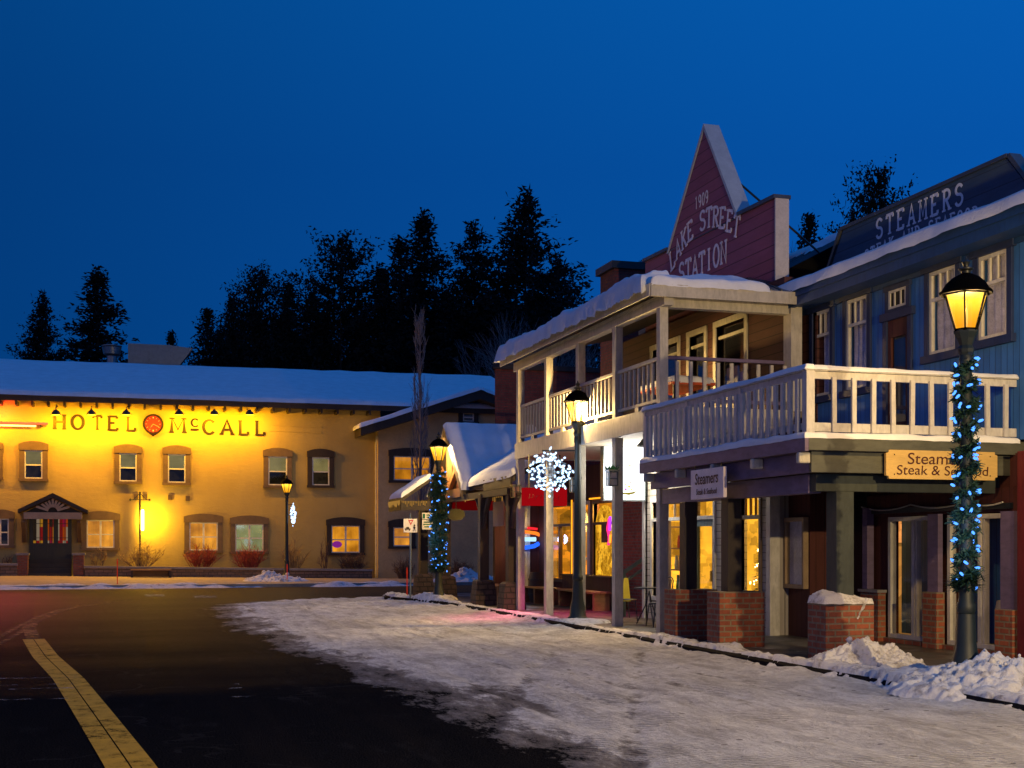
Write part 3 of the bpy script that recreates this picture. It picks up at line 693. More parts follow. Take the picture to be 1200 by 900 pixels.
blind_d = blind_mat('closed_blind', (.35,.28,.10), .85)
blind_l = blind_mat('warm_lit_blind', (1.,.55,.13), .75)
blind_g = blind_mat('greenish_lit_blind', (.62,.64,.26), .6)
room_w = lit_room('warm_hotel_room', (1.,.42,.02), (.8,.22,.01), 1.0, 0, 2.)
room_d = interior('dim_hotel_room', (.3,.2,.1), .10, 1.5, .2)
room_b = lit_room('bright_hotel_room', (1.,.46,.03), (.9,.25,.01), 1.15, 0, 2.)
def seg_arch(x0, x1, z0, z1, rise, n=10):
    return [(x0,z0),(x1,z0)]+[(x1+(x0-x1)*i/n, z1+rise*4*(i/n)*(1-i/n)) for i in range(n+1)]
def hotel_window(r, yw, upper, lower, double, trim=None, lab=None, mullion=True):
    u0, v0, u1, v1 = r
    a = onY(u0, v1, yw); b = onY(u1, v0, yw); x0, x1 = a.x, b.x; z0, z1 = onY((u0+u1)/2, v1, yw).z, onY((u0+u1)/2, v0, yw).z
    h = z1-z0; rise = .13; z1 -= rise
    fr = .22; ft = .28
    out = seg_arch(x0, x1, z0, z1, rise); mb = MB()
    # trim as four butted pieces
    mb.prism([(x0,yw-.10,z0+.12),(x0+fr,yw-.10,z0+.12),(x0+fr,yw-.10,z1-ft),(x0,yw-.10,z1-ft)], (0,.1,0))
    mb.prism([(x1-fr,yw-.10,z0+.12),(x1,yw-.10,z0+.12),(x1,yw-.10,z1-ft),(x1-fr,yw-.10,z1-ft)], (0,.1,0))
    mb.prism([(x0-.03,yw-.15,z0),(x1+.03,yw-.15,z0),(x1+.03,yw-.15,z0+.12),(x0-.03,yw-.15,z0+.12)], (0,.15,0))
    mb.prism([(x0-.03,yw-.13,z1-ft),(x1+.03,yw-.13,z1-ft)]+[(x1+.03+(x0-x1-.06)*i/10, yw-.13, z1+rise*4*(i/10)*(1-i/10)) for i in range(11)], (0,.13,0))
    win = build(mb, 'window', trim or m_brown, hotel)
    ix0, ix1, iz0, iz1 = x0+fr, x1-fr, z0+.12, z1-ft
    s = .055; sb = MB()
    sb.box(ix0,ix0+s,yw-.07,yw,iz0,iz1); sb.box(ix1-s,ix1,yw-.07,yw,iz0,iz1); sb.box(ix0+s,ix1-s,yw-.07,yw,iz0,iz0+s); sb.box(ix0+s,ix1-s,yw-.07,yw,iz1-s,iz1)
    zm = iz0+(iz1-iz0)*.48
    cols = [(ix0+s, ix1-s)]
    if double:
        xm = (ix0+ix1)/2; sb.box(xm-s*.8,xm+s*.8,yw-.075,yw,iz0+s,iz1-s); cols = [(ix0+s, xm-s*.8),(xm+s*.8, ix1-s)]
    for c0, c1_ in cols: sb.box(c0,c1_,yw-.066,yw,zm-s*.5,zm+s*.5)
    build(sb, 'sash', m_sash, win)
    for c0, c1_ in cols:
        mb = MB(); mb.quad((c0,yw-.02,zm+s*.5),(c1_,yw-.02,zm+s*.5),(c1_,yw-.02,iz1-s),(c0,yw-.02,iz1-s)); build(mb, 'blind', upper, win)
        mb = MB(); mb.quad((c0,yw-.02,iz0+s),(c1_,yw-.02,iz0+s),(c1_,yw-.02,zm-s*.5),(c0,yw-.02,zm-s*.5)); build(mb, 'blind', lower, win)
        mb = MB(); mb.quad((c0,yw-.05,iz0+s),(c1_,yw-.05,iz0+s),(c1_,yw-.05,iz1-s),(c0,yw-.05,iz1-s)); build(mb, 'pane', m_glass, win)
    return win
for r in ((22.7,517,56,564),(134,520.7,166,567.2),(191,522,223,568.7),(308.7,525,341.7,571.7),(360.2,526,391,571.7),(-30,516,3,562)):
    hotel_window(r, HY, blind_d, room_d, False, m_brown if r[0] < 350 else m_dark)
hotel_window((-16,597,16.7,642), HY, room_d, room_d, True)
hotel_window((95.7,599,140,645), HY, room_b, room_b, True)
hotel_window((216,602,260.7,648), HY, room_b, room_b, True)
hotel_window((270,604,314,649), HY, blind_g, blind_g, True)
hotel_window((382.7,606,426.7,650.7), HY, room_b, room_b, True, m_dark)
# small square vents
for u, v in ((159.5,582),(170,582),(199.5,583),(220,584)):
    p = onY(u, v, HY); mb = MB(); mb.box(p.x-.1,p.x+.1,HY-.06,HY,p.z-.12,p.z+.12)
    for k in range(3): mb.box(p.x-.09,p.x+.09,HY-.075,HY-.062,p.z-.07+k*.06,p.z-.05+k*.06)
    build(mb, 'vent', m_brown, hotel)
# horizontal moulding after the last letter
a = onY(316, 497, HY); b = onY(377, 500, HY); mb = MB(); mb.prism([(a.x,HY-.03,a.z),(b.x,HY-.03,b.z),(b.x,HY-.03,b.z-.06),(a.x,HY-.03,a.z-.06)], (0,.03,0))
mb.prism([(a.x,HY-.03,a.z-.28),(b.x,HY-.03,b.z-.28),(b.x,HY-.03,b.z-.33),(a.x,HY-.03,a.z-.33)], (0,.03,0)); build(mb, 'moulding', m_stucco, hotel)
# drain pipe
a = onY(441.5, 511, HY-.3); mb = MB(); mb.tube([(a.x,HY-.42,a.z),(a.x,HY-.30,a.z-.5),(a.x,HY-.30,-.2)], .085, 10)
for k in range(3): mb.lathe([(.1,-.04),(.1,.04)], (a.x,HY-.30,1.2+2.1*k), 10)
build(mb, 'drain_pipe', m_cream, hotel, True)
# entrance
d0 = onY(34.7, 672, HY); d1 = onY(84, 602, HY); dz0 = onY(60, 655, HY).z; dz1 = onY(60, 602.5, HY).z
mb = MB(); x0, x1 = d0.x, d1.x; fw = .16
mb.box(x0,x0+fw,HY-.14,HY,dz0,dz1); mb.box(x1-fw,x1,HY-.14,HY,dz0,dz1); mb.box(x0+fw,x1-fw,HY-.14,HY,dz1-.2,dz1)
pan = [(x0+fw, x0+fw+.42), (x0+fw+.62, x1-fw-.62), (x1-fw-.42, x1-fw)]
mb.box(pan[0][1],pan[1][0],HY-.14,HY,dz0,dz1-.2); mb.box(pan[1][1],pan[2][0],HY-.14,HY,dz0,dz1-.2)
for c0, c1_ in pan: mb.box(c0,c1_,HY-.12,HY,dz0,dz0+.72)
door = build(mb, 'door', m_black, hotel)
def stained():
    q = N('stained_glass'); v = q.co(); x, y, z = q.xyz(v)[:3]
    k = q.math('FLOOR', q.math('MULTIPLY', x, 7.)); k2 = q.math('FLOOR', q.math('MULTIPLY', z, 1.6))
    wnz = q.n('ShaderNodeTexWhiteNoise', _noise_dimensions='2D'); cb = q.n('ShaderNodeCombineXYZ'); q.l(k, cb.inputs[0]); q.l(k2, cb.inputs[1]); q.l(cb.outputs[0], wnz.inputs['Vector'])
    r = q.n('ShaderNodeValToRGB'); r.color_ramp.interpolation = 'CONSTANT'; e = r.color_ramp.elements
    e[0].position = 0; e[0].color = (.5,.02,.02,1); e[1].position = .28; e[1].color = (.75,.12,.01,1)
    for p_, c_ in ((.48,(.9,.42,.03,1)),(.62,(.05,.03,.02,1)),(.74,(.55,.02,.08,1)),(.88,(.6,.45,.3,1))): t = e.new(p_); t.color = c_
    q.l(wnz.outputs['Value'], r.inputs[0]); em = q.n('ShaderNodeEmission'); q.l(r.outputs[0], em.inputs[0]); em.inputs[1].default_value = .3
    q.l(em.outputs[0], q.out.inputs[0]); q.m.cycles.emission_sampling = 'NONE'; return q.m
m_st = stained()
for c0, c1_ in pan:
    mb = MB(); mb.quad((c0,HY-.05,dz0+.72),(c1_,HY-.05,dz0+.72),(c1_,HY-.05,dz1-.2),(c0,HY-.05,dz1-.2)); build(mb, 'stained_pane', m_st, door)
mb = MB()
for c0, c1_ in pan:
    for k in (.3, .7): mb.box(c0+(c1_-c0)*k-.012,c0+(c1_-c0)*k+.012,HY-.085,HY-.055,dz0+.72,dz1-.2)
    for zz in (dz0+.95, dz1-.45): mb.box(c0,c1_,HY-.09,HY-.0860,zz,zz+.025)
build(mb, 'glazing_bar', m_black, door)
mb = MB(); nst = 4
for k in range(nst):
    zt = dz0-(k+0)*(dz0-.2)/nst; mb.box(x0-.02,x1+.02,HY-.3*(k+1)-.1,HY-.3*k-.1,-.1,zt)
build(mb, 'steps', mat('dark_step', (.03,.026,.024), .6, .4, 4, .2), hotel)
for ua, ub in ((20.5,33),(86,98.5)):
    a = onY(ua, 650, HY-1.2); b = onY(ub, 650, HY-1.2); zt = onY(ub, 648, HY-1.2).z
    mb = MB(); mb.box(a.x,b.x,HY-1.5,HY-.9,-.1,zt-.1); pr = build(mb, 'entrance_pier', m_brick, hotel)
    mb = MB(); mb.box(a.x-.05,b.x+.05,HY-1.55,HY-.85,zt-.098,zt); build(mb, 'pier_cap', m_conc, pr)
ap = onY(61.7, 577.7, HY-1.1); fl = onY(20.7, 597, HY-1.1); fr_ = onY(103, 598, HY-1.1)
mb = MB()
for f_ in (fl, fr_):
    mb.prism([(ap.x,HY-1.15,ap.z),(f_.x,HY-1.15,f_.z),(f_.x,HY-1.15,f_.z-.16),(ap.x,HY-1.15,ap.z-.2)], (0,1.15,0))
cnp = build(mb, 'entrance_canopy', m_dark, hotel)
mb = MB(); bz = fl.z-.12; mb.box(fl.x+.25,fr_.x-.25,HY-1.1,HY-.9,bz-.3,bz)
for k in range(9):
    an = math.radians(18+k*18); L = .5+.25*sin(an)
    c0 = Vector((ap.x,HY-1.02,bz+.03)); ln = (1.62*abs(cos(an))+.72*sin(an)) if abs(cos(an)) < .8 else 1.55
    hmax = lambda xx: (ap.z-.25)-(abs(xx-ap.x))*(ap.z-fl.z)/(fr_.x-ap.x)
    tt = 1.7
    while tt > .2 and (c0.z+tt*sin(an)) > hmax(c0.x+tt*cos(an)): tt -= .03
    mb.bar(c0+Vector((cos(an),0,sin(an)))*.2, c0+Vector((cos(an),0,sin(an)))*tt, .06+.09*tt*.5, .06+.10*tt*.6)
build(mb, 'sunburst_fretwork', mat('tan_trim', (.38,.27,.17), .6, .2, 4, .05), cnp)
mb = MB(); mb.prism([(fl.x+.3,HY-.9,bz),(fr_.x-.3,HY-.9,bz),(ap.x,HY-.9,ap.z-.25)], (0,.05,0)); build(mb, 'gable_back', m_dark, cnp)
for ux in (29, 93.5):
    p = onY(ux, 605, HY); zz = bz-.3
    mb = MB(); mb.box(p.x-.12,p.x+.12,HY-.15,HY,zz-1.05,zz); mb.bar((p.x,HY-.1,zz-1.0),(p.x,HY-1.0,zz-.1),.16,.14); build(mb, 'canopy_bracket', m_brown, cnp)

# wing with the gable, projecting a little
YW = HY-.6
wl = onY(443, 600, YW).x; wr = 22.
apx = onY(556, 462, YW); lft = onY(418, 506, YW); slope = (apx.z-lft.z)/(apx.x-lft.x)
mb = MB(); zl = apx.z-slope*(apx.x-wl); rx = apx.x+(apx.x-wl)
mb.prism([(wl,YW,-1),(rx,YW,-1),(rx,YW,zl-.02),(apx.x,YW,apx.z-.02),(wl,YW,zl-.02)], (0,8,0)); build(mb, 'wing_wall', mat('wing_stucco', (.50,.35,.17), .9, .2, 1.2, .4), hotel)  # same stucco as the main wall, retinted to offset its different light
mb = MB(); oh = 1.15
for sx in (-1, 1):
    fx = apx.x+sx*(apx.x-lft.x); fz = lft.z
    mb.prism([(apx.x,YW-oh,apx.z+.12),(fx,YW-oh,fz+.12),(fx,YW-oh,fz-.28),(apx.x,YW-oh,apx.z-.35)], (0,oh+7.5,0))
wroof = build(mb, 'wing_roof', m_dark, hotel)
for sx in (-1, 1):
    fx = apx.x+sx*(apx.x-lft.x+.1)
    sl = snow_slab((apx.x,YW-oh-.08,apx.z+.1),(fx,YW-oh-.08,lft.z+.1),(fx,YW+8,lft.z+.1),(apx.x,YW+8,apx.z+.1), .2, 30, 12, 8, .15, .25, .04); build(sl, 'roof_snow', m_snow, wroof, 'all')
mb = MB()
for u_, v_ in ((528,480),):
    p = onY(u_, v_, YW-oh+.1); mb.bar((p.x,YW-oh+.2,p.z-.2),(p.x+.9,YW-oh+.2,p.z+.35),.12,.16)
hotel_window((455.7,525,509,566), YW, room_b, room_w, True, m_dark)
hotel_window((455.2,608,486.5,643), YW, room_b, room_b, False, m_dark)
hotel_window((537,474,560,497), YW, room_d, room_d, False, m_dark)
# decorations seen in two windows
p = onY(395, 638, HY-.035)
mb = MB(); mb.lathe([(.22,0),(.30,.02),(.22,.04)], (0,0,0), 18); 
mb.v = [(p.x+a_*.8, p.y+c_*.2, p.z+b_*.55) for a_, b_, c_ in mb.v]
tag(build(mb, 'neon_sign', emit('violet_neon', (.40,.03,.45), .55), loc=tuple(p)), 'violet neon oval glowing inside the dark-trimmed ground-floor window', 'neon sign')

# letters
letters = thing('wall_sign', 'raised bronze serif letters across the bright yellow stucco front', 'sign', (onY(180,497,HY).x, HY, onY(180,497,HY).z))
def wall_letter(ch, u0, u1, vt, vb, under=False):
    yy = HY-.03; a = onY(u0, vb, yy); b = onY(u1, vt, yy); mb = MB(); x0, x1, z0, z1 = a.x, b.x, a.z, b.z
    k = (x1-x0)/.62
    glyph(mb, ch, lambda X, Y: (x0+X*k, yy+.03, z0+Y*(z1-z0)), .15, .035, .10)
    if under: mb.box(x0,x1,yy-.05,yy+.03,z0-.16,z0-.09)
    build(mb, 'letter', m_bronze, letters)
for ch, a, b, t_, bt, un in (('H',62,77.5,486,502.5,0),('O',83,99,486.5,503,0),('T',108.5,119.5,487,503.5,0),('E',125.5,138.5,487.8,504.3,0),('L',147.5,159.5,488.5,505,0),
        ('M',199,217.5,490.3,506.8,0),('C',223.5,233,490.8,500,1),('C',237,252,492,508.5,0),('A',258,274,492.3,509,0),('L',279,292,493,509.5,0),('L',298.5,311,493.5,510,0)):
    wall_letter(ch, a, b, t_, bt, un)
# clock
c = onY(179.5, 497, HY-.1); ck = thing('wall_clock', 'round red clock with white hour marks between the two sign words', 'clock', tuple(c))
def disc(mb, r0, r1, y0, y1, n=28):
    mb.add([(c.x+r*cos(2*pi*i/n), y, c.z+r*sin(2*pi*i/n)) for r, y in ((r0,y0),(r1,y0),(r1,y1),(r0,y1)) for i in range(n)],
           [(k*n+i, k*n+(i+1)%n, ((k+1)%4)*n+(i+1)%n, ((k+1)%4)*n+i) for k in range(4) for i in range(n)]); return mb
build(disc(MB(), .38, .47, HY-.16, HY), 'rim', m_bronze, ck, True)
mb = MB(); mb.add([(c.x+.38*cos(2*pi*i/28), HY-.1, c.z+.38*sin(2*pi*i/28)) for i in range(28)], [tuple(range(28))]); build(mb, 'face', m_clockred, ck)
mb = MB()
for i in range(12):
    an = pi*i/6; mb.bar((c.x+.27*cos(an),HY-.11,c.z+.27*sin(an)),(c.x+.34*cos(an),HY-.11,c.z+.34*sin(an)),.045,.01)
build(mb, 'hour_mark', m_paper, ck)
for an, L in ((-.45,.28),(-2.2,.2)):
    mb = MB(); mb.bar((c.x,HY-.12,c.z),(c.x+L*cos(an),HY-.12,c.z+L*sin(an)),.05,.01); build(mb, 'hand', m_paper, ck)
mb = MB(); mb.prism([(c.x-.2,HY-.12,c.z-.42),(c.x+.2,HY-.12,c.z-.42),(c.x,HY-.12,c.z-.58)], (0,.12,0)); build(mb, 'bracket', m_bronze, ck)
# gooseneck lamps
WASH = (1., .47, .002)
for u, lab in ((65.7,'H'),(107,'T'),(148,'first L'),(210,'M'),(251,'larger C'),(292.5,'first of the two last letters L')):
    p = onY(u, 484, HY-1.2); t = thing('wall_lamp', 'gooseneck lamp under the eave above the letter '+lab if 'first of' not in lab else 'gooseneck lamp under the eave above the last two letters', 'lamp', (p.x, HY-.6, p.z), 'gooseneck lamps above the wall letters')
    top = ez(p.x)-.42
    build(MB().tube([(p.x,HY-.25,top),(p.x,HY-.95,top-.03),(p.x,HY-1.25,top-.15),(p.x,HY-1.25,p.z+.12)], .025, 6), 'arm', m_black, t)
    build(MB().lathe([(.05,.16),(.07,.12),(.17,.03),(.21,-.10),(.19,-.10),(.15,.01)], (p.x,HY-1.25,p.z), 14), 'shade', m_black, t, True)
    point('bulb', (p.x, HY-1.18, p.z-.12), 500, WASH, .10, t)
for u in (-8., -52.):
    p = onY(u, 484, HY-1.2); t = thing('wall_lamp', 'gooseneck lamp under the eave beyond the red light band', 'lamp', (p.x, HY-.6, p.z), 'gooseneck lamps above the wall letters')
    build(MB().tube([(p.x,HY-.25,p.z+.5),(p.x,HY-1.25,p.z+.35),(p.x,HY-1.25,p.z+.12)], .025, 6), 'arm', m_black, t)
    build(MB().lathe([(.05,.16),(.07,.12),(.17,.03),(.21,-.10),(.19,-.10),(.15,.01)], (p.x,HY-1.25,p.z), 14), 'shade', m_black, t, True)
    point('bulb', (p.x, HY-1.18, p.z-.12), 400, WASH, .10, t)
# red light streak on the wall, modelled as a neon tube
a = onY(-30, 494.5, HY-.25); b = onY(56, 496.5, HY-.25)
nb = thing('neon_tube', 'long glowing red neon tube at the end of the yellow wall', 'neon tube', tuple(b))
build(MB().tube([a, b], .05, 8), 'tube', emit('red_orange_neon', (1., .06, .02), 4.), nb, True)
build(MB().tube([a+Vector((0,0,-.12)), b+Vector((-.5,0,-.12))], .035, 8), 'tube', emit('yellow_neon', (1., .60, .12), 5.), nb, True)
mb = MB()
for k in range(5): mb.box(a.x+(b.x-a.x)*(k+.5)/5-.03,a.x+(b.x-a.x)*(k+.5)/5+.03,HY-.24,HY,a.z-.14,a.z+.05)
build(mb, 'bracket', m_black, nb)
point('neon_glow', (onY(2,494,HY).x, HY-.5, a.z+.35), 110, (1.,.02,.03), .2, nb)
point('neon_spill', (onY(-14,494,HY).x, HY-.9, a.z-.1), 3500, (1.,.02,.12), .5, nb, math.radians(30), 1., onZ(-30, 702, 0))  # added spot without a fixture, reddens the road

# lantern on a wall post that lights the wall beside the entrance
p = onY(164, 590, HY-.5); wlp = thing('wall_lantern', 'bright lantern on a slim post lighting the wall beside the entrance', 'lantern', (p.x, HY-.5, .2))
bz2 = onY(164, 587, HY-.5).z
build(MB().tube([(p.x,HY-.5,.1),(p.x,HY-.5,bz2+.35)], .04, 8), 'pole', m_black, wlp, True)
mb = MB(); mb.bar((p.x-.42,HY-.5,bz2+.05),(p.x+.42,HY-.5,bz2+.05),.04,.04); mb.ball((p.x-.42,HY-.5,bz2+.05),.06); mb.ball((p.x+.42,HY-.5,bz2+.05),.06); mb.ball((p.x,HY-.5,bz2+.38),.05)
mb.bar((p.x-.3,HY-.5,bz2+.05),(p.x,HY-.5,bz2+.35),.025); mb.bar((p.x+.3,HY-.5,bz2+.05),(p.x,HY-.5,bz2+.35),.025); build(mb, 'crossarm', m_black, wlp, True)
zt = onY(164, 597, HY-.5).z; zb_ = onY(164, 622, HY-.5).z
build(MB().lathe([(.05,0),(.07,.06),(.07,(zt-zb_)-.06),(.05,zt-zb_)], (p.x+.12,HY-.5,zb_), 10), 'lamp_tube', emit('warm_tube', (1.,.72,.22), 9., False), wlp, True)
point('bulb', (p.x+.42, HY-.75, (zt+zb_)/2), 330, (1.,.56,.01), .12, wlp)

# planters, bench, stakes in front
def planter(ua, ub, vt, label):
    yy = HY-1.6; a = onY(ua, vt, yy); b = onY(ub, vt+(.012*(ub-ua)), yy)
    t = thing('planter_wall', label, 'planter', (a.x, yy, 0)); mb = MB(); mb.prism([(a.x,yy,-.4),(b.x,yy,-.4),(b.x,yy,b.z-.1),(a.x,yy,a.z-.1)], (0,.3,0)); build(mb, 'wall', m_stone, t)
    mb = MB(); mb.prism([(a.x-.03,yy-.05,a.z-.098),(b.x+.03,yy-.05,b.z-.098),(b.x+.03,yy-.05,b.z),(a.x-.03,yy-.05,a.z)], (0,.4,0)); build(mb, 'coping', m_conc, t)
    mb = MB(); mb.quad((a.x,yy+.3,a.z-.15),(b.x,yy+.3,b.z-.15),(b.x,HY,b.z-.1),(a.x,HY,a.z-.1)); tag(build(mb, 'soil', mat('frozen_soil', (.09,.06,.04), .9, .4, 3, .5), t))
planter(-40, 20, 659.5, 'low block planter wall running to the entrance from the corner')
planter(99, 436, 663, 'long low block planter wall below the lit windows')
a = onY(153, 677, HY-2.4); b = onY(201, 677, HY-2.4); t = thing('bench', 'dark wooden bench against the long planter wall', 'bench', (a.x, HY-2.4, 0)); zz = onY(177, 667, HY-2.4).z
build(MB().box(a.x,b.x,HY-2.6,HY-2.1,zz-.07,zz), 'seat', m_wood, t); build(MB().box(a.x+.05,b.x-.05,HY-2.12,HY-2.06,zz-.35,zz-.08), 'apron', m_woodx, t)
for xx in (a.x+.06, b.x-.06): build(MB().box(xx-.05,xx+.05,HY-2.58,HY-2.12,hz_(xx,HY-2.4)-.05,zz-.07), 'leg', m_dark, t)
def stake(u, vb, vt, Y, label):
    p = onY(u, vb, Y); q_ = onY(u, vt, Y); z0 = p.z-.05
    o = build(MB().tube([(p.x,Y,z0),(q_.x,Y,q_.z)], .022*max(.8, Y/62), 6).lathe([(.03*max(.8,Y/62),-.12),(.03*max(.8,Y/62),0)], (q_.x,Y,q_.z-.08), 6), 'marker_stake', m_redstake, None, True, loc=(p.x,Y,z0)); tag(o, label, 'marker stake', 'red snow marker stakes')
stake(137.5, 685, 655, 53.0, 'thin red snow stake on the kerb in front of the bench')
stake(336.5, 683, 661, 54.6, 'red snow stake in the heap beside the distant street lamp')
stake(477, 702, 665, 37.6, 'tall red snow stake beside the crossing sign pole')
# rooftop plant
p = onY(131, 412, HY+8.5); t = thing('roof_fan', 'round metal exhaust fan standing on the snowy ridge', 'roof fan', (p.x, HY+8.5, p.z-.8))
build(MB().lathe([(.25,-1.2),(.25,-.05),(.42,.05),(.5,.4),(.46,.45),(.4,.4)], (p.x,HY+8.5,p.z-.2), 18), 'housing', m_galv, t, True); build(MB().lathe([(.52,0),(.52,.04),(.3,.09)], (p.x,HY+8.5,p.z+.26), 18), 'cap', m_galv, t, True)
a = onY(150, 425, HY+9); b = onY(201, 404.5, HY+9); t = thing('roof_duct', 'large sheet metal duct box with slanted intake hood on the roof', 'duct', (a.x, HY+9, a.z))
mb = MB().box(a.x,b.x,HY+9,HY+10.4,a.z-1.5,b.z); mb.box((a.x+b.x)/2-.08,(a.x+b.x)/2+.08,HY+8.94,HY+8.998,a.z,b.z-.1); build(mb, 'box', m_galv, t)
e_ = onY(226, 408, HY+9); mb = MB(); mb.prism([(b.x+.003,HY+9,a.z-.6),(b.x+.003,HY+9,b.z-.02),(e_.x,HY+9,b.z-.12)], (0,1.4,0)); build(mb, 'hood', m_galv, t)

# shrubs
def shrub(label, u, v, Y, wpx, hpx, m, nst=26, cat='shrub', group=None, seed=0):
    rr = random.Random(seed+int(u)); p = onY(u, v, Y); s_ = ray(u, v)[1]; k = Y/s_/F; W = wpx*k/2; Hh = hpx*k; mb = MB()
    for i in range(nst):
        an = rr.uniform(0, 2*pi); out = W*rr.uniform(.2, 1.); h = Hh*rr.uniform(.35, 1.)*(1-.45*(out/W)**2); b0 = Vector((p.x+cos(an)*out*.35+rr.uniform(-.12,.12), Y+rr.uniform(-.1,.1), p.z-.1))
        tip = Vector((p.x+cos(an)*out, Y+sin(an)*out*.45, p.z+h)); mid_ = b0.lerp(tip, .5)+Vector((cos(an)*.12*W,0,.12*Hh)); mb.tube([b0, mid_, tip], [.017,.011,.006], 4, False)
        for j in range(6):
            t_ = rr.uniform(.25, .95); s0 = b0.lerp(tip, t_)+(mid_-b0.lerp(tip,.5))*4*t_*(1-t_)*.5; s1 = s0+Vector((rr.uniform(-.35,.35)*W, rr.uniform(-.2,.2)*W, rr.uniform(.05,.3)*Hh)); mb.tube([s0, s1], [.010,.005], 3, False)
    o = build(mb, 'shrub', m, None, loc=(p.x, Y, p.z-.1)); tag(o, label, cat, group); return o
Ys = HY-.8
shrub('bare tan shrub with thick stems beside the entrance steps', 113, 663, Ys, 30, 24, m_twig, 14)
shrub('wide bare shrub under the bright wall lantern', 165, 664, Ys, 58, 30, m_twig, 34)
shrub('reddish twiggy shrub below the first lit double window past the lantern', 236, 665, Ys, 44, 30, m_redtwig, 60)
shrub('dense red twiggy shrub below the green-lit window', 292, 666, Ys, 42, 32, m_redtwig, 64)
shrub('sparse tan shrub behind the distant street lamp', 345, 667, Ys, 44, 36, m_twig, 30)
shrub('thin upright dull shrub between lamp and dark-trimmed window', 381, 668, Ys, 20, 40, m_dulltwig, 12)
shrub('dull brown shrub below the dark-trimmed window with neon', 414, 669, Ys, 38, 24, m_dulltwig, 55)
shrub('brown shrub at the foot of the gabled wing wall', 474, 678, YW-.8, 30, 28, m_dulltwig, 55)
shrub('low brown shrub glimpsed between the shelter posts', 540, 676, YW-.8, 34, 22, m_dulltwig, 60)
shrub('withered dark plant in the short planter by the entrance pier', 8, 662, Ys, 14, 16, m_dulltwig, 12)

# ================================================================== STREET LAMPS
LH = 4.8
m_lglass = lamp_glass('lantern_glass', (1.,.36,.004), (1.,.52,.03), LH-.83, LH-.43, .70, 1.9)
def make_lamp():
    t = thing('street_lamp', 'x', 'street lamp', (0,0,0), 'green cast-iron street lamps')
    build(MB().lathe([(.20,0),(.20,.08),(.165,.12),(.15,.30),(.122,.40),(.112,.50),(.104,.70),(.098,.80)], (0,0,0), 12), 'base', m_lamp_green, t, True)
    prof = [(.085,.80),(.105,.84),(.105,.90),(.085,.94),(.078,1.2),(.062,3.55),(.075,3.57),(.075,3.66),(.06,3.70)]
    build(MB().lathe(prof, (0,0,0), 16), 'pole', m_lamp_green, t, True)
    z = LH-1.06
    build(MB().lathe([(.06,z-.06),(.085,z-.02),(.09,z+.02),(.07,z+.06),(.10,z+.14),(.135,z+.20),(.135,z+.225)], (0,0,0), 8, pi/8), 'fitter', m_lamp_green, t)
    z0, z1 = LH-.83, LH-.43; r0, r1 = .125, .245; n = 6; ph = pi/6+.35
    mb = MB(); gl_ = MB()
    c0 = [Vector((r0*cos(2*pi*k/n+ph), r0*sin(2*pi*k/n+ph), z0)) for k in range(n)]; c1_ = [Vector((r1*cos(2*pi*k/n+ph), r1*sin(2*pi*k/n+ph), z1)) for k in range(n)]
    for k in range(n):
        mb.bar(c0[k], c1_[k], .018); mb.bar(c0[k], c0[(k+1)%n], .02, .028); mb.bar(c1_[k], c1_[(k+1)%n], .022, .03)
        gl_.quad(c0[k]*.985+Vector((0,0,z0*.015)), c0[(k+1)%n]*.985+Vector((0,0,z0*.015)), c1_[(k+1)%n]*.985+Vector((0,0,z1*.015)), c1_[k]*.985+Vector((0,0,z1*.015)))
    build(mb, 'lantern_frame', m_soot, t); build(gl_, 'lantern_glass', m_lglass, t)
    build(MB().lathe([(.285,z1+.0),(.29,z1+.03),(.26,z1+.05),(.22,z1+.12),(.15,z1+.185),(.08,z1+.22),(.05,z1+.235)], (0,0,0), 12), 'roof', m_soot, t, True)
    build(MB().lathe([(.05,z1+.235),(.055,z1+.26),(.085,z1+.275),(.085,z1+.29),(.03,z1+.31),(.035,z1+.34),(.05,z1+.36),(.02,z1+.385),(.008,z1+.43)], (0,0,0), 10), 'finial', m_black, t, True)
    point('bulb', (0,0,(z0+z1)/2+.06), 1.0, (1.,.60,.12), .07, t)
    return t
lamp0 = make_lamp()
def place_lamp(u, y, top_v, x, zb, label, power, first=False, color=(1.,.62,.20)):
    t = lamp0 if first else copy_tree(lamp0)
    d = ST*x+CT*y; zt = CAMH+(HZ-top_v)*d/F if top_v else LH+zb
    k = (zt-zb)/LH; t.location = (x, y, zb); t.scale = (k, k, k); t['label'] = label; ORG[t.name] = Vector((x, y, zb))
    for ch in t.children:
        if ch.type == 'LIGHT':
            if not first: ch.data = ch.data.copy()
            ch.data.energy = power; ch.data.color = color
    return t, k
def xy_at_X(u, X):
    p = onX(u, 600, X); return p.x, p.y
x, y = xy_at_X(1132, 9.0); lampA, kA = place_lamp(1132, y, 300, x, .12, 'tall street lamp wrapped in lit garland in front of the blue building', 1150, True)
lampA_xy = (x, y)
x, y = xy_at_X(677, 8.85); lampB, kB = place_lamp(677, y, 446, x, .12, 'street lamp carrying a lit snowflake before the cream balcony', 2900); lampB_xy = (x, y)
x, y = xy_at_X(514, 8.35); lampC, kC = place_lamp(514, y, 506, x, .12, 'garlanded street lamp beside the timber shelter gable', 1500, color=(1.,.66,.25)); lampC_xy = (x, y)
p = onY(336, 676, 56.5); lampD, kD = place_lamp(336, p.y, 556, p.x, .12, 'distant street lamp standing alone before the yellow wall', 260, color=(1.,.66,.25)); lampD_xy = (p.x, p.y)
lampE, kE = place_lamp(0, 0, None, 8.75, .12, 'plain street lamp standing out of view beside the camera, lighting the snowy road', 12000, False, (1.,.71,.34)); lampE.location = (8.75, 1.2, .12)  # added lamp, far stronger than the others, fills the foreground snow

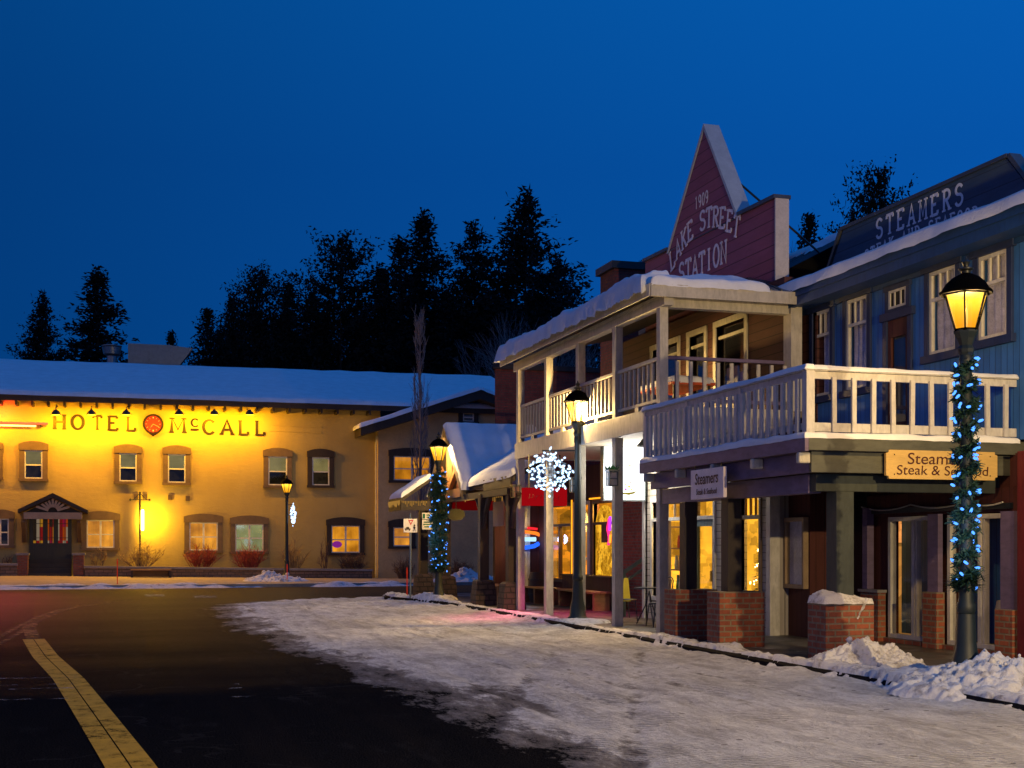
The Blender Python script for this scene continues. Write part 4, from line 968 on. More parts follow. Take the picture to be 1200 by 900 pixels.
# garlands: needle ropes around the pole, with cold white lights
bulb_me = raw_mesh(MB().ball((0,0,0), .017, 6, 4), 'light_bulb', emit('cold_light', (.07,.27,1.), 2.6, False))
bulb_white = raw_mesh(MB().ball((0,0,0), .025, 6, 4), 'light_bulb', emit('cold_white_light', (.50,.72,1.), 2.6, False))
def garland(label, cx, cy, z0, z1, nb, seed, thick=1., cover=1.):
    rr = random.Random(seed); t = thing('garland', label, 'garland', (cx, cy, z0)); mb = MB()
    turns = (z1-z0)*4.3; steps = int((z1-z0)*420*cover)
    for i in range(steps):
        f = i/steps; an = 2*pi*turns*f+.6; z = z0+(z1-z0)*f; rad = .115*thick
        bulge = 1.1+.5*sin(f*37)*sin(f*13+1)
        c_ = Vector((cx+rad*cos(an), cy+rad*sin(an), z))
        for k in range(7):
            dv = Vector((rr.gauss(0,1)+cos(an)*.8, rr.gauss(0,1)+sin(an)*.8, rr.gauss(0,.8)-.2)).normalized()*rr.uniform(.06,.125)*thick*bulge
            sd = dv.cross(Vector((rr.gauss(0,1),rr.gauss(0,1),rr.gauss(0,1)))).normalized()*rr.uniform(.007,.014)
            o_ = c_+Vector((rr.gauss(0,.025),rr.gauss(0,.025),rr.gauss(0,.03)))
            mb.add([o_-sd, o_+sd, o_+dv+sd*.4, o_+dv-sd*.4], [(0,1,2,3)])
    # flared tuft at the lower end
    for i in range(260):
        an = rr.uniform(0, 2*pi); o_ = Vector((cx+.1*cos(an), cy+.1*sin(an), z0+rr.uniform(-.02,.12))); dv = Vector((cos(an), sin(an), rr.uniform(-.25,.4)))*rr.uniform(.08,.2)
        sd = dv.cross(Vector((0,0,1))).normalized()*.012; mb.add([o_-sd,o_+sd,o_+dv+sd*.4,o_+dv-sd*.4], [(0,1,2,3)])
    build(mb, 'needles', m_garland, t)
    for i in range(nb):
        f = (i+rr.random())/nb; an = 2*pi*turns*f+.6+rr.gauss(0,.5); r_ = (.20+rr.uniform(-.02,.05))*thick
        inst(bulb_me, 'light_bulb', t, (cx+r_*cos(an), cy+r_*sin(an), z0+(z1-z0)*f+rr.gauss(0,.04)), (rr.random()*3, rr.random()*3, 0), (1,1,2.1))
    return t
gA = garland('dark green garland with blue-white lights spiralling up the near lamp pole', lampA_xy[0], lampA_xy[1], 1.22, 3.80*kA, 84, 3, .63)
gC = garland('garland of blue-white lights around the pole by the timber shelter', lampC_xy[0], lampC_xy[1], .95, 3.75*kC, 84, 4, 1.15)
for o_, nm_, pw in ((lampA_xy, gA, 14), (lampC_xy, gC, 18)):
    point('light_glow', (o_[0]-.35, o_[1]-.35, 1.9), pw, (.25,.5,1.), .4, nm_)

# snowflakes
def snowflake(label, cx, cy, cz, rad, rot, arm_to, nbulb=1):
    t = thing('snowflake_decoration', label, 'decoration', (cx, cy, cz), 'lit snowflakes on lamp posts'); ax = Vector((cos(rot), sin(rot), 0)); up = Vector((0,0,1))
    C0 = Vector((cx, cy, cz)); mb = MB(); pts_ = []
    for k in range(8):
        an = pi/2+k*pi/4; d = ax*cos(an)+up*sin(an); pd = ax*-sin(an)+up*cos(an); L = rad*(1. if k % 2 == 0 else .92)
        mb.bar(C0+d*.1*rad, C0+d*L, .012, .012, (0.2,.9,.1))
        pts_ += [C0+d*L*f for f in (.34,.5,.66,.82,1.)]
        for f, w_ in ((.42,.20),(.66,.26)):
            for s_ in (-1, 1):
                e = C0+d*L*(f+.16)+pd*s_*w_*rad; mb.bar(C0+d*L*f, e, .01, .01, (.2,.9,.1)); pts_ += [e, (e+C0+d*L*f)/2+d*.02]
    for k in range(8):
        a0, a1 = pi/2+k*pi/4, pi/2+(k+1)*pi/4; r_ = rad*.22
        mb.bar(C0+(ax*cos(a0)+up*sin(a0))*r_, C0+(ax*cos(a1)+up*sin(a1))*r_, .012, .012, (.2,.9,.1))
    build(mb, 'wire_frame', m_galv, t)
    mb = MB(); A = Vector(arm_to)
    for dz in (.72*rad*1.28, -.05*rad):
        mb.bar(Vector((A.x,A.y,cz+dz)), C0+up*dz-ax*(.35*rad if dz > .1 else -.2*rad), .03, .03)
    build(mb, 'bracket_arm', m_black, t)
    rr = random.Random(7)
    for p_ in pts_[:100]:
        j = Vector((rr.gauss(0,.012), rr.gauss(0,.012)-.02, rr.gauss(0,.012)))
        inst(bulb_white, 'light_bulb', t, p_+j, (rr.random()*3, rr.random()*3, 0), (.9,.9,1.9))
    return t
p = at(644.5, 552, lampB_xy[1]+.0*1) 
dB = ST*lampB_xy[0]+CT*lampB_xy[1]; p = Vector(ray(644.5, 553))*dB+Vector((0,0,CAMH))
sfB = snowflake('large lit snowflake hanging from the lamp before the cream balcony', p.x, p.y, p.z, 27*dB/F, -TH, lampB_xy)
point('light_glow', (p.x-.1, p.y-.5, p.z), 22, (.55,.75,1.), .35, sfB)
dD = ST*lampD_xy[0]+CT*lampD_xy[1]; p = Vector(ray(343.5, 603))*dD+Vector((0,0,CAMH))
sfD = snowflake('small lit snowflake seen edge-on at the distant street lamp', p.x, p.y, p.z, 12.5*dD/F, -TH-1.15, lampD_xy)

# ================================================================== RED STATION BUILDING
PX = 9.0; WX = 11.5
station = thing('station_building', 'red building with two-storey cream porch and pointed false front', 'building', (WX, 24, .12))
PY = [20.8, 22.95, 25.05, 27.15, 29.3]
DT, DB = 4.10, 3.90   # deck top, edge beam
# posts, whole height, worn at the foot
for i, py in enumerate(PY):
    build(MB().box(PX-.085,PX+.085,py-.085,py+.085,.12,DB-.16), 'post', m_post, station, bevel=.008)
    build(MB().box(PX-.08,PX+.08,py-.08,py+.08,DT+.004,6.02), 'post', m_cream, station, bevel=.008)
# deck with edge beams
dk = MB().box(PX-.05,WX+.4,PY[0]-.1,PY[-1]+.1,DT-.1,DT); deck = build(dk, 'porch_deck', mat('deck_boards', (.16,.13,.10), .8, .3, 3, .2), station)
mb = MB().box(PX-.10,PX-.052,PY[0]-.15,PY[-1]+.15,DB-.16,DT+.02); mb.box(PX-.05,WX,PY[0]-.15,PY[0]-.104,DB-.16,DT+.02); mb.box(PX-.05,WX,PY[-1]+.104,PY[-1]+.15,DB-.16,DT+.02)
build(mb, 'edge_beam', m_cream, deck, bevel=.006)
mb = MB()
for k in range(22): mb.box(PX,WX,PY[0]+.2+k*.39,PY[0]+.24+k*.39,DB-.08,DT-.102)
build(mb, 'joists', m_cream, deck)
build(MB().box(PX-.05,WX,PY[0]-.1,PY[-1]+.1,DB-.13,DB-.082), 'soffit', mat('pale_soffit', (.42,.37,.28), .7, .2, 3, .1), deck)
# railing
bal_me = raw_mesh(MB().box(-.02,.02,-.03,.03,-.37,.37), 'baluster', m_cream)
RT = 5.02
for (y0, y1) in zip(PY, PY[1:]):
    mb = MB().box(PX-.035,PX+.035,y0+.086,y1-.086,RT-.06,RT); mb.box(PX-.03,PX+.03,y0+.086,y1-.086,4.22,4.28)
    mb.box(PX-.05,PX+.05,(y0+y1)/2-.09,(y0+y1)/2+.09,DT+.004,4.219)
    rl = build(mb, 'railing', m_cream, station, bevel=.004)
    for k in range(9): inst(bal_me, 'baluster', rl, (PX, y0+.2+(y1-y0-.4)*k/8, 4.61), scale=(1,1,.88))
mb = MB().box(PX+.09,WX-.12,PY[0]-.035,PY[0]+.035,RT-.06,RT); mb.box(PX+.09,WX-.12,PY[0]-.03,PY[0]+.03,4.22,4.28); rl = build(mb, 'railing', m_purple, station, bevel=.004)
thin_me = raw_mesh(MB().box(-.03,.03,-.02,.02,-.37,.37), 'baluster', m_cream)
for k in range(9): inst(thin_me, 'baluster', rl, (PX+.28+k*.265, PY[0], 4.61), scale=(1,1,.88))
# porch roof
EX = 8.62
y0, y1 = PY[0]-.35, PY[-1]+.35; HX = 11.66; RZ_ = 6.93; HYY = 22.7
mb = MB(); mb.add([(EX,y0,6.19),(EX,y1,6.19),(HX,y1,RZ_),(HX,HYY,RZ_),(HX+.1,y0,6.19),(EX,y0,6.08),(EX,y1,6.08),(HX,y1,6.80),(HX,HYY,6.80),(HX+.1,y0,6.08)],
    [(0,1,2,3),(0,3,4),(5,8,7,6),(5,9,8),(0,5,6,1),(0,4,9,5),(1,6,7,2)]); proof = build(mb, 'porch_roof', m_dark, station)
mb = MB().box(PX-.09,PX+.09,y0+.06,y1-.06,6.02,6.075); mb.box(EX-.03,EX-.002,y0-.02,y1+.02,5.98,6.2); mb.box(PX-.09,PX+.09,y0+.06,y1-.06,5.86,6.018); build(mb, 'eave_beam', m_cream, proof, bevel=.006)
mb = MB(); mb.box(EX,HX+.1,y0-.05,y0-.002,5.98,6.2); mb.box(PX+.092,WX-.06,PY[0]-.09,PY[0]+.09,5.86,6.06); build(mb, 'gable_fascia', m_cream, proof, bevel=.006)
# standing seams of the bare metal corner of the hip
mb = MB(); mb.prism([(10.3,y0-.02,6.197),(HX+.1,y0-.02,6.197),(HX,HYY,RZ_+.006)], (0,0,.012))
for k in range(6):
    t_ = .1+.15*k; e_ = Vector((10.4,y0,6.21)).lerp(Vector((HX+.1,y0,6.21)), t_); f_ = Vector((HX,HYY,RZ_+.02)).lerp(e_, .12+.5*(1-t_)); mb.bar(e_, f_, .02, .05)
build(mb, 'seam_roof', m_metalroof, proof)
mb = snow_slab((EX-.16,y0+.02,6.08),(EX-.16,y1-.03,6.08),(EX+.75,y1-.03,6.34),(EX+.75,y0+.8,6.34), .34, 240, 26, 3, .13, .30, .10); build(mb, 'roof_snow', m_snow, proof, 'all')
mb = snow_slab((EX+.4,y0+.3,6.28),(HX-.25,HYY-.1,6.84),(HX-.25,y1,6.86),(EX+.4,y1,6.28), .11, 40, 90, 6, .15, .4, .09); build(mb, 'roof_snow', m_snow, proof, 'all')
mb = snow_slab((EX-.05,y0-.06,6.19),(HX-.75,y0-.06,6.19),(HX-1.1,HYY-1.1,6.56),(EX+1.5,y0+1.15,6.56), .12, 60, 20, 16, .12, .5, .06); build(mb, 'roof_snow', m_snow, proof, 'all')
# upper wall behind the porch, with openings
def wallX(mb, X0, X1, ya, yb, za, zb, holes):
    """wall slab between X0 and X1 with rectangular openings (y0,y1,z0,z1), butted pieces"""
    hs_ = sorted(holes); y = ya
    for (h0, h1, z0, z1) in hs_:
        if h0 > y: mb.box(X0,X1,y,h0,za,zb)
        if z0 > za: mb.box(X0,X1,h0,h1,za,z0)
        if z1 < zb: mb.box(X0,X1,h0,h1,z1,zb)
        y = h1
    if yb > y: mb.box(X0,X1,y,yb,za,zb)
    return mb
UX = 11.45
uh = [(22.45,23.7,4.5,6.1),(24.25,25.0,4.12,6.1),(25.6,27.0,4.5,6.1)]
build(wallX(MB(), UX, UX+.2, PY[0]+.1, 29.2, DT+.002, 6.58, uh), 'upper_wall', m_redsiding, station)
for (h0, h1, z0, z1) in uh:
    mb = MB(); f = .12
    mb.box(UX-.03,UX+.1,h0-f,h0,z0,z1); mb.box(UX-.03,UX+.1,h1,h1+f,z0,z1); mb.box(UX-.035,UX+.1,h0-f,h1+f,z1,z1+f)
    if z0 > 4.3: mb.box(UX-.05,UX+.1,h0-f,h1+f,z0-f,z0)
    wn_ = build(mb, 'window' if z0 > 4.3 else 'porch_door', m_post, station)
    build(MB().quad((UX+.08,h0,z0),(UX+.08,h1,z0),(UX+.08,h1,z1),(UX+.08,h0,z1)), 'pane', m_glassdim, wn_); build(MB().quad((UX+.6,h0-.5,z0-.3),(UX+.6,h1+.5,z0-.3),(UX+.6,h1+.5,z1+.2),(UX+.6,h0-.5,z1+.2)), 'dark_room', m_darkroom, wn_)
    build(MB().box(UX+.03,UX+.06,h0,h1,z1-.25,z1-.19), 'mullion', m_post, wn_)
build(MB().box(UX-.02,UX+.2,20.62,20.9,DT+.002,6.4), 'corner_board', m_cream, station)
# false front with the pointed gable
FX = 11.62; FT = .24
fy0, fy1 = 21.55, 27.85
ff = MB(); ff.prism([(FX,fy0,6.3),(FX,fy1,6.3),(FX,fy1,8.32),(FX,fy0,8.18)], (FT,0,0)); front = build(ff, 'false_front', m_falsefront, station)
mb = MB(); zc_ = lambda y_: 8.18+(y_-fy0)*.14/6.3
for ya_, yb_ in ((fy0-.04,23.04),(26.5,fy1+.05)): mb.prism([(FX-.06,ya_,zc_(ya_)+.003),(FX-.06,yb_,zc_(yb_)+.003),(FX-.06,yb_,zc_(yb_)+.075),(FX-.06,ya_,zc_(ya_)+.075)], (FT+.12,0,0))
mb.prism([(FX-.0215,23.1,8.215),(FX-.0215,26.4,8.27),(FX-.0215,26.4,8.25),(FX-.0215,23.1,8.195)], (.02,0,0)); build(mb, 'parapet_cap', m_metalroof, front)
build(MB().box(FX-.02,FX+FT+.02,fy0-.035,fy0-.002,6.4,8.2), 'corner_board', mat('pale_board', (.50,.47,.46), .6, .2, 4, .1), front)
ga, gb, gt = 23.1, 26.45, (24.6, 10.42)
gz = 8.24; mb = MB(); mb.prism([(FX-.02,ga,gz),(FX-.02,gb,gz),(FX-.02,gt[0],gt[1])], (.30,0,0)); gable = build(mb, 'pointed_gable', m_falsefront, station)
m_flash = mat('pale_flashing', (.42,.46,.48), .5, .15, 5, .05)
mb = MB()
for yy, sg in ((ga, -1), (gb, 1)):
    n_ = Vector((0, gt[1]-gz, sg*0)); dy = .05*sg
    mb.prism([(FX-.045,yy,gz-.02),(FX-.045,gt[0],gt[1]),(FX-.045,gt[0],gt[1]+.12),(FX-.045,yy+dy*1.6,gz-.02)], (.36,0,0))
build(mb, 'gable_flashing', m_flash, gable)
# painted letters
s_ = 'LAKE STREET'; n = len(s_); ys_a, ys_b = 26.4, 22.95
for i, ch in enumerate(s_):
    if ch == ' ': continue
    t_ = (i+.5)/n; yc = ys_a+(ys_b-ys_a)*t_; zc = 7.72+.60*(1-(2*t_-1)**2); an = (2*t_-1)*.45; sz = .42; wv = .29
    def to3(X, Y, yc=yc, zc=zc, an=an):
        a_ = (X-.31)*wv/.62; b_ = (Y-.5)*sz
        return (FX-.026, yc-a_*cos(an)-b_*sin(an)*.6, zc+.5*sz+b_-a_*sin(an)*.9)
    build(glyph(MB(), ch, to3, .14, .004, .12, (-1,0,0)), 'painted_letter', m_letterwhite, front)
s_ = 'STATION'; n = len(s_); ys_a, ys_b = 25.95, 23.55
for i, ch in enumerate(s_):
    yc = ys_a+(ys_b-ys_a)*(i+.5)/n
    build(glyph(MB(), ch, lambda X, Y, yc=yc: (FX-.006, yc-(X-.31)*.30/.62, 7.42+Y*.46), .14, .004, .12, (-1,0,0)), 'painted_letter', m_letterwhite, front)
for i, ch in enumerate('1909'):
    yc = 24.98-.17*i; build(glyph(MB(), ch, lambda X, Y, yc=yc: (FX-.026, yc-(X-.31)*.14/.62, 8.84+Y*.26), .13, .004, .0, (-1,0,0)), 'painted_digit', m_letterwhite, gable)
# brace wire, back roof, chimney
build(MB().tube([(FX+.3,24.0,9.3),(FX+2.0,23.4,7.7)], .025, 5), 'brace_rod', m_black, station)
mb = MB(); mb.prism([(FX+.3,23.7,6.9),(FX+.3,29,6.9),(FX+2.8,29,8.2),(FX+2.8,23.7,8.2)], (0,0,-.1)); mb.prism([(FX+2.8,23.7,8.2),(FX+2.8,29,8.2),(FX+6.5,29,6.6),(FX+6.5,23.7,6.6)], (0,0,-.1))
for k in range(14): mb.bar((FX+.3,23.8+k*.39,6.93),(FX+2.8,23.8+k*.39,8.23),.025,.05)
bkroof = build(mb, 'back_roof', m_metalroof, station)
build(snow_slab((FX+1.9,23.75,7.75),(FX+1.9,29,7.75),(FX+2.9,29,8.23),(FX+2.9,23.75,8.23), .12, 50, 14, 5, .1, .5, .15), 'roof_snow', m_snow, bkroof, 'all')
build(MB().box(FX+.26,FX+6,20.5,29,.2,6.6), 'core_wall', m_redsiding, station)
a = onY(715, 338, 30.5); b = onY(754, 313, 30.5)
ch_ = MB().box(a.x,b.x,30.2,31.2,5,b.z-.15); chim = build(ch_, 'chimney', m_brickdark, station); build(MB().box(a.x-.1,b.x+.1,30.1,31.3,b.z-.15,b.z+.03), 'chimney_cap', m_black, chim)

# ---------------------------------------------------------------- station ground floor: shopfront bay with number, brick return
BX = 10.6
bay = [(20.22,21.0,.62,2.55),(22.05,22.98,.16,2.58),(23.55,24.98,.62,2.58)]
build(wallX(MB(), BX, BX+.15, 19.95, 25.4, .12, 3.75, bay), 'bay_wall', m_creamsiding, station)
build(MB().box(BX-.03,BX+.16,19.80,19.948,.12,2.95), 'corner_board', m_white, station, bevel=.005)
build(MB().box(BX+.165,11.3,19.86,19.946,.12,2.95), 'end_wall', boards('pale_vertical_boards', (.34,.31,.29), .28, True, .2, .07, .4), station)
build(MB().box(BX-.03,BX+.15,25.402,25.52,.12,3.75), 'corner_board', m_white, station)
build(MB().box(BX,WX,25.30,25.395,.12,3.75), 'bay_return', m_creamsiding, station)
shopw = interior('golden_shop_wall', (1.,.40,.014), 2.2, 1.6, .35, (1.,.46,.03))
m_teal = worn_paint('teal_door_paint', (.10,.17,.18), amount=.33)
for i, (h0, h1, z0, z1) in enumerate(bay):
    mb = MB(); f = .085; zt = z1-.40
    mb.box(BX-.035,BX+.1,h0-f,h0,z0-f,z1+f); mb.box(BX-.035,BX+.1,h1,h1+f,z0-f,z1+f); mb.box(BX-.035,BX+.1,h0,h1,z1,z1+f)
    if i != 1: mb.box(BX-.06,BX+.1,h0,h1,z0-f,z0)
    mb.box(BX-.02,BX+.08,h0,h1,zt,zt+.07)
    if i != 1:
        for k in range(1, 4): mb.box(BX,BX+.05,h0+(h1-h0)*k/4-.012,h0+(h1-h0)*k/4+.012,zt+.07,z1)
        if i == 2: mb.box(BX-.01,BX+.08,(h0+h1)/2-.04,(h0+h1)/2+.04,z0,zt)
    wn_ = build(mb, 'shop_window' if i != 1 else 'door_frame', m_white if i != 0 else m_brown, station, bevel=.004)
    build(MB().quad((BX+.06,h0,zt if i == 1 else z0),(BX+.06,h1,zt if i == 1 else z0),(BX+.06,h1,z1),(BX+.06,h0,z1)), 'pane', m_glass, wn_)
    if i == 1:
        mb = MB(); mb.box(BX+.02,BX+.07,h0,h0+.13,z0,zt); mb.box(BX+.02,BX+.07,h1-.13,h1,z0,zt); mb.box(BX+.02,BX+.07,h0+.13,h1-.13,z0,z0+.28); mb.box(BX+.02,BX+.07,h0+.13,h1-.13,zt-.13,zt)
        dr = build(mb, 'shop_door', m_teal, station); build(MB().quad((BX+.05,h0+.13,z0+.28),(BX+.05,h1-.13,z0+.28),(BX+.05,h1-.13,zt-.13),(BX+.05,h0+.13,zt-.13)), 'pane', m_glass, dr)
        build(MB().box(BX-.05,BX+.02,h0+.04,h0+.08,1.0,1.2), 'handle', mat('brass', (.5,.33,.1), .35, .2, 5, 0, .9), dr)
# room behind the bay
mb = MB(); mb.quad((12.9,19.99,.13),(12.9,25.25,.13),(12.9,25.25,3.6),(12.9,19.99,3.6)); build(mb, 'room_back', shopw, station)
m_rw = mat('warm_room_wall', (.5,.34,.14), .8, .2, 2, 0)
mb = MB(); mb.quad((BX+.16,25.28,.13),(12.9,25.28,.13),(12.9,25.28,3.6),(BX+.16,25.28,3.6)); mb.quad((BX+.16,22.02,.13),(12.9,22.02,.13),(12.9,22.02,3.2),(BX+.16,22.02,3.2)); mb.quad((BX+.16,23.3,.13),(12.9,23.3,.13),(12.9,23.3,3.2),(BX+.16,23.3,3.2)); build(mb, 'lit_partition', shopw, station)  # partitions emit their own glow to make the shop look lit
mb = MB(); mb.quad((BX+.16,19.97,.13),(12.9,19.97,.13),(12.9,19.97,3.6),(BX+.16,19.97,3.6)); mb.quad((BX+.16,19.98,3.2),(12.9,19.98,3.2),(12.9,25.26,3.2),(BX+.16,25.26,3.2)); mb.quad((BX+.16,19.98,.14),(12.9,19.98,.14),(12.9,25.26,.14),(BX+.16,25.26,.14)); build(mb, 'room_shell', m_rw, station)
point('shop_ceiling_light', (11.3, 20.9, 2.9), 260, (1.,.62,.14), .15, station); point('shop_ceiling_light', (11.3, 24.3, 2.9), 320, (1.,.62,.14), .15, station)
# shelf with goods seen through the wide window
t = thing('display_shelf', 'tall lit shelf of red and green goods inside the wide shop window', 'shelf', (11.1, 24.2, .14)); mb = MB()
for z_ in (.7, 1.15, 1.6, 2.05): mb.box(11.0,11.25,23.5,25.0,z_,z_+.03)
mb.box(11.22,11.25,23.5,25.0,.3,2.3); build(mb, 'rack', m_woodx, t); rr = random.Random(2)
gm = [mat('goods_%s' % n_, c_, .5, .2, 6, 0) for n_, c_ in (('red',(.45,.03,.02)),('green',(.05,.2,.05)),('tan',(.45,.28,.12)),('cream',(.5,.45,.3)))]
for z_ in (.73, 1.18, 1.63):
    yy = 23.55
    while yy < 24.9:
        w_ = rr.uniform(.07,.16); inst(raw_mesh(MB().lathe([(.045,0),(.05,.1),(.035,.2),(.03,rr.uniform(.24,.34))], (0,0,0), 8), 'packet', rr.choice(gm)), 'packet', t, (11.1, yy, z_)); yy += w_+.02
t = thing('wall_plate', 'dark red round plate hung inside the wide shop window', 'plate', (10.95, 23.95, 1.9)); build(MB().lathe([(.02,0),(.14,.02),(.15,.03)], (10.95,23.95,1.9), 16), 'disc', gm[0], t); t.rotation_euler = (0, -pi/2, 0)
for ch in t.children: pass
# christmas tree with warm lights in the narrow window
t = thing('christmas_tree', 'slim indoor tree strung with warm lights in the narrow shop window', 'christmas tree', (11.05, 20.75, .14)); rr = random.Random(8); mb = MB()
for i in range(1500):
    f = rr.random()**.8; z_ = .3+f*1.95; r_ = (1-f)*.42+.03; an = rr.uniform(0,2*pi); o_ = Vector((11.05+r_*cos(an)*rr.uniform(.3,1), 20.75+r_*sin(an)*rr.uniform(.3,1), z_)); dv = Vector((cos(an),sin(an),-.2))*.11; sd = Vector((-sin(an),cos(an),.3))*.012
    mb.add([o_-sd,o_+sd,o_+dv], [(0,1,2)])
build(mb, 'foliage', m_garland, t); warmb = raw_mesh(MB().ball((0,0,0), .014, 6, 4), 'light_bulb', emit('warm_bulb', (1.,.75,.25), 12., False))
for i in range(90):
    f = i/90; z_ = .3+f*1.9; an = f*40+rr.random(); r_ = (1-f)*.44+.05; inst(warmb, 'light_bulb', t, (11.05+r_*cos(an), 20.75+r_*sin(an), z_))
# house number 340 on the boards next to the door
mb = MB()
for i, ch in enumerate('340'):
    glyph(mb, ch, lambda X, Y, i=i: (BX-.006, 21.53-(X-.31)*.27/.62, 2.0-.29*i+Y*.23), .2, .01, .0, (-1,0,0))
build(mb, 'house_number', m_ink, station)
# brick return wall and shop front behind the posts
SX = 11.5
build(wallX(MB(), SX, SX+.2, 25.52, 29.2, .12, 3.75, []), 'brick_wall', m_brick, station)
sh = [(29.55,31.0,.75,2.75),(31.35,32.45,.16,2.75),(32.75,34.9,.75,2.75)]
build(wallX(MB(), SX, SX+.15, 29.202, 35.6, .12, 3.75, sh), 'shopfront_wall', m_darkred, station)
shop2 = interior('amber_bar_wall', (1.,.40,.016), 2.1, 1.2, .25, (1.,.30,.012), (1,.8,1.6))
for i, (h0, h1, z0, z1) in enumerate(sh):
    mb = MB(); f = .09; m_ = (m_brown, m_sash, m_brown)[i]
    mb.box(SX-.03,SX+.1,h0-f,h0,z0-f,z1+f); mb.box(SX-.03,SX+.1,h1,h1+f,z0-f,z1+f); mb.box(SX-.03,SX+.1,h0,h1,z1,z1+f); mb.box(SX-.05,SX+.1,h0,h1,z0-f if i != 1 else z0,z0 if i != 1 else z0+.5); mb.box(SX-.02,SX+.08,h0,h1,2.2,2.27)
    if i == 2: mb.box(SX-.02,SX+.08,33.7,33.77,z0,2.2)
    if i == 1: mb.box(SX-.01,SX+.07,h0,h0+.14,z0+.5,2.2); mb.box(SX-.01,SX+.07,h1-.14,h1,z0+.5,2.2); mb.box(SX-.01,SX+.07,h0+.14,h1-.14,1.3,1.36)
    wn_ = build(mb, ('shop_window','shop_door','shop_window')[i], m_, station, bevel=.004)
    build(MB().quad((SX+.05,h0,z0),(SX+.05,h1,z0),(SX+.05,h1,z1),(SX+.05,h0,z1)), 'pane', m_glass, wn_)
mb = MB(); mb.quad((13.2,29.3,.13),(13.2,35.5,.13),(13.2,35.5,3.6),(13.2,29.3,3.6)); build(mb, 'room_back', shop2, station)
mb = MB(); mb.quad((SX+.16,31.2,.13),(13.2,31.2,.13),(13.2,31.2,2.99),(SX+.16,31.2,2.99)); mb.quad((SX+.16,35.5,.13),(13.2,35.5,.13),(13.2,35.5,3.6),(SX+.16,35.5,3.6)); build(mb, 'lit_partition', shop2, station)
mb = MB(); mb.quad((SX+.16,29.3,.13),(13.2,29.3,.13),(13.2,29.3,3.6),(SX+.16,29.3,3.6)); mb.quad((SX+.16,29.31,3.0),(13.2,29.31,3.0),(13.2,35.5,3.0),(SX+.16,35.5,3.0)); build(mb, 'room_shell', m_rw, station)
point('shop_ceiling_light', (11.95, 30.2, 2.8), 360, (1.,.60,.12), .15, station); point('shop_ceiling_light', (11.95, 33.6, 2.8), 360, (1.,.60,.12), .15, station)
# glowing strings along the window frames
mb = MB().box(SX-.06,SX-.035,29.2,29.26,.9,2.9); mb.box(SX-.06,SX-.035,29.27,31.2,2.86,2.9); mb.box(SX-.06,SX-.035,32.55,32.6,.6,2.9); build(mb, 'rope_light', emit('amber_rope_light', (1.,.36,.015), 1.6, False), station)
# arched golden poster
mb = MB(); mb.prism([(SX+.03,y_,z_) for y_, z_ in [(30.95,.85),(29.65,.85)]+[(30.3-.65*cos(pi*k/12), 2.15+.55*sin(pi*k/12)) for k in range(13)]], (.015,0,0))
tag(build(mb, 'arched_poster', interior('golden_poster', (1.,.42,.015), 1.4, 5, .45, (1.,.50,.03)), loc=(SX+.03,30.3,.85)), 'arched golden poster glowing in the shop window behind the porch posts', 'poster')
tag(build(MB().box(SX+.0,SX+.02,29.95,30.45,1.75,2.25), 'notice_board', mat('brown_notice', (.09,.04,.02), .6, .4, 5, 0), loc=(SX,30.2,2)), 'dark brown notice hung across the arched golden poster', 'notice')
def neon(label, u, v, X, parts):
    p = onX(u, v, X); t = thing('neon_sign', label, 'neon sign', tuple(p))
    for nm_, c_, st_, pts_, r_ in parts: build(MB().tube([p+Vector((0,-a_,b_)) for a_, b_ in pts_], r_, 6), nm_, emit('neon_'+nm_+label[:4], c_, st_), t, True)
    return t, p
t, p = neon('pink and red neon squiggle beside the arched golden poster', 713, 622, SX-.06, [('pink_tube',(1.,.02,.16),2.2,[(0,-.35),(.06,-.15),(-.05,.05),(.05,.3)],.035),('orange_tube',(1.,.22,.02),2.5,[(.1,-.3),(.14,-.1)],.03),('violet_tube',(.35,.03,.9),2.2,[(.1,.0),(.12,.35)],.03)])
point('neon_glow', p+Vector((-.4,0,-.5)), 5, (1.,.03,.32), .15, t)
YB = 35.7
def neonY(label, u, v, parts):
    p = onY(u, v, YB-.12); t = thing('neon_sign', label, 'neon sign', tuple(p))
    for nm_, c_, st_, pts_, r_ in parts: build(MB().tube([p+Vector((a_,0,b_)) for a_, b_ in pts_], r_, 6), nm_, emit('neon_'+nm_, c_, st_), t, True)
    return t, p
# ---------------------------------------------------------------- brick building beyond the porch
bb = thing('brick_building', 'dark red brick building standing beyond the cream porch', 'building', (10.5, YB, .12))
bx0 = onY(580, 500, YB).x; bzt = onY(580, 432, YB).z
build(MB().prism([(bx0,YB,3.6),(20,YB,3.6),(20,YB+8,3.6),(bx0+2.7,YB+8,3.6)], (0,0,bzt-3.6)), 'upper_wall', m_brickdark, bb); build(MB().prism([(bx0-.08,YB-.08,bzt),(20,YB-.08,bzt),(20,YB+8.1,bzt),(bx0+2.62,YB+8.1,bzt)], (0,0,.14)), 'parapet_cap', m_dark, bb)
gw = [(onY(612,600,YB).x, SX-.25)]
mb = MB(); mb.box(bx0,gw[0][0],YB,YB+.2,-.05,3.595); mb.box(gw[0][1],SX+.1,YB,YB+.2,-.05,3.595); mb.box(gw[0][0],gw[0][1],YB,YB+.2,-.05,.55); mb.box(gw[0][0],gw[0][1],YB,YB+.2,2.75,3.595); mb.prism([(bx0,YB+.202,-.05),(bx0+.2,YB+.202,-.05),(bx0+2.9,YB+8,-.05),(bx0+2.7,YB+8,-.05)], (0,0,3.645)); build(mb, 'lower_wall', m_darkred, bb)
x0, x1 = gw[0]; mb = MB()
for xx in (x0, (x0+x1)/2-.04, x1-.08): mb.box(xx,xx+.08,YB-.04,YB+.06,.55,2.75)
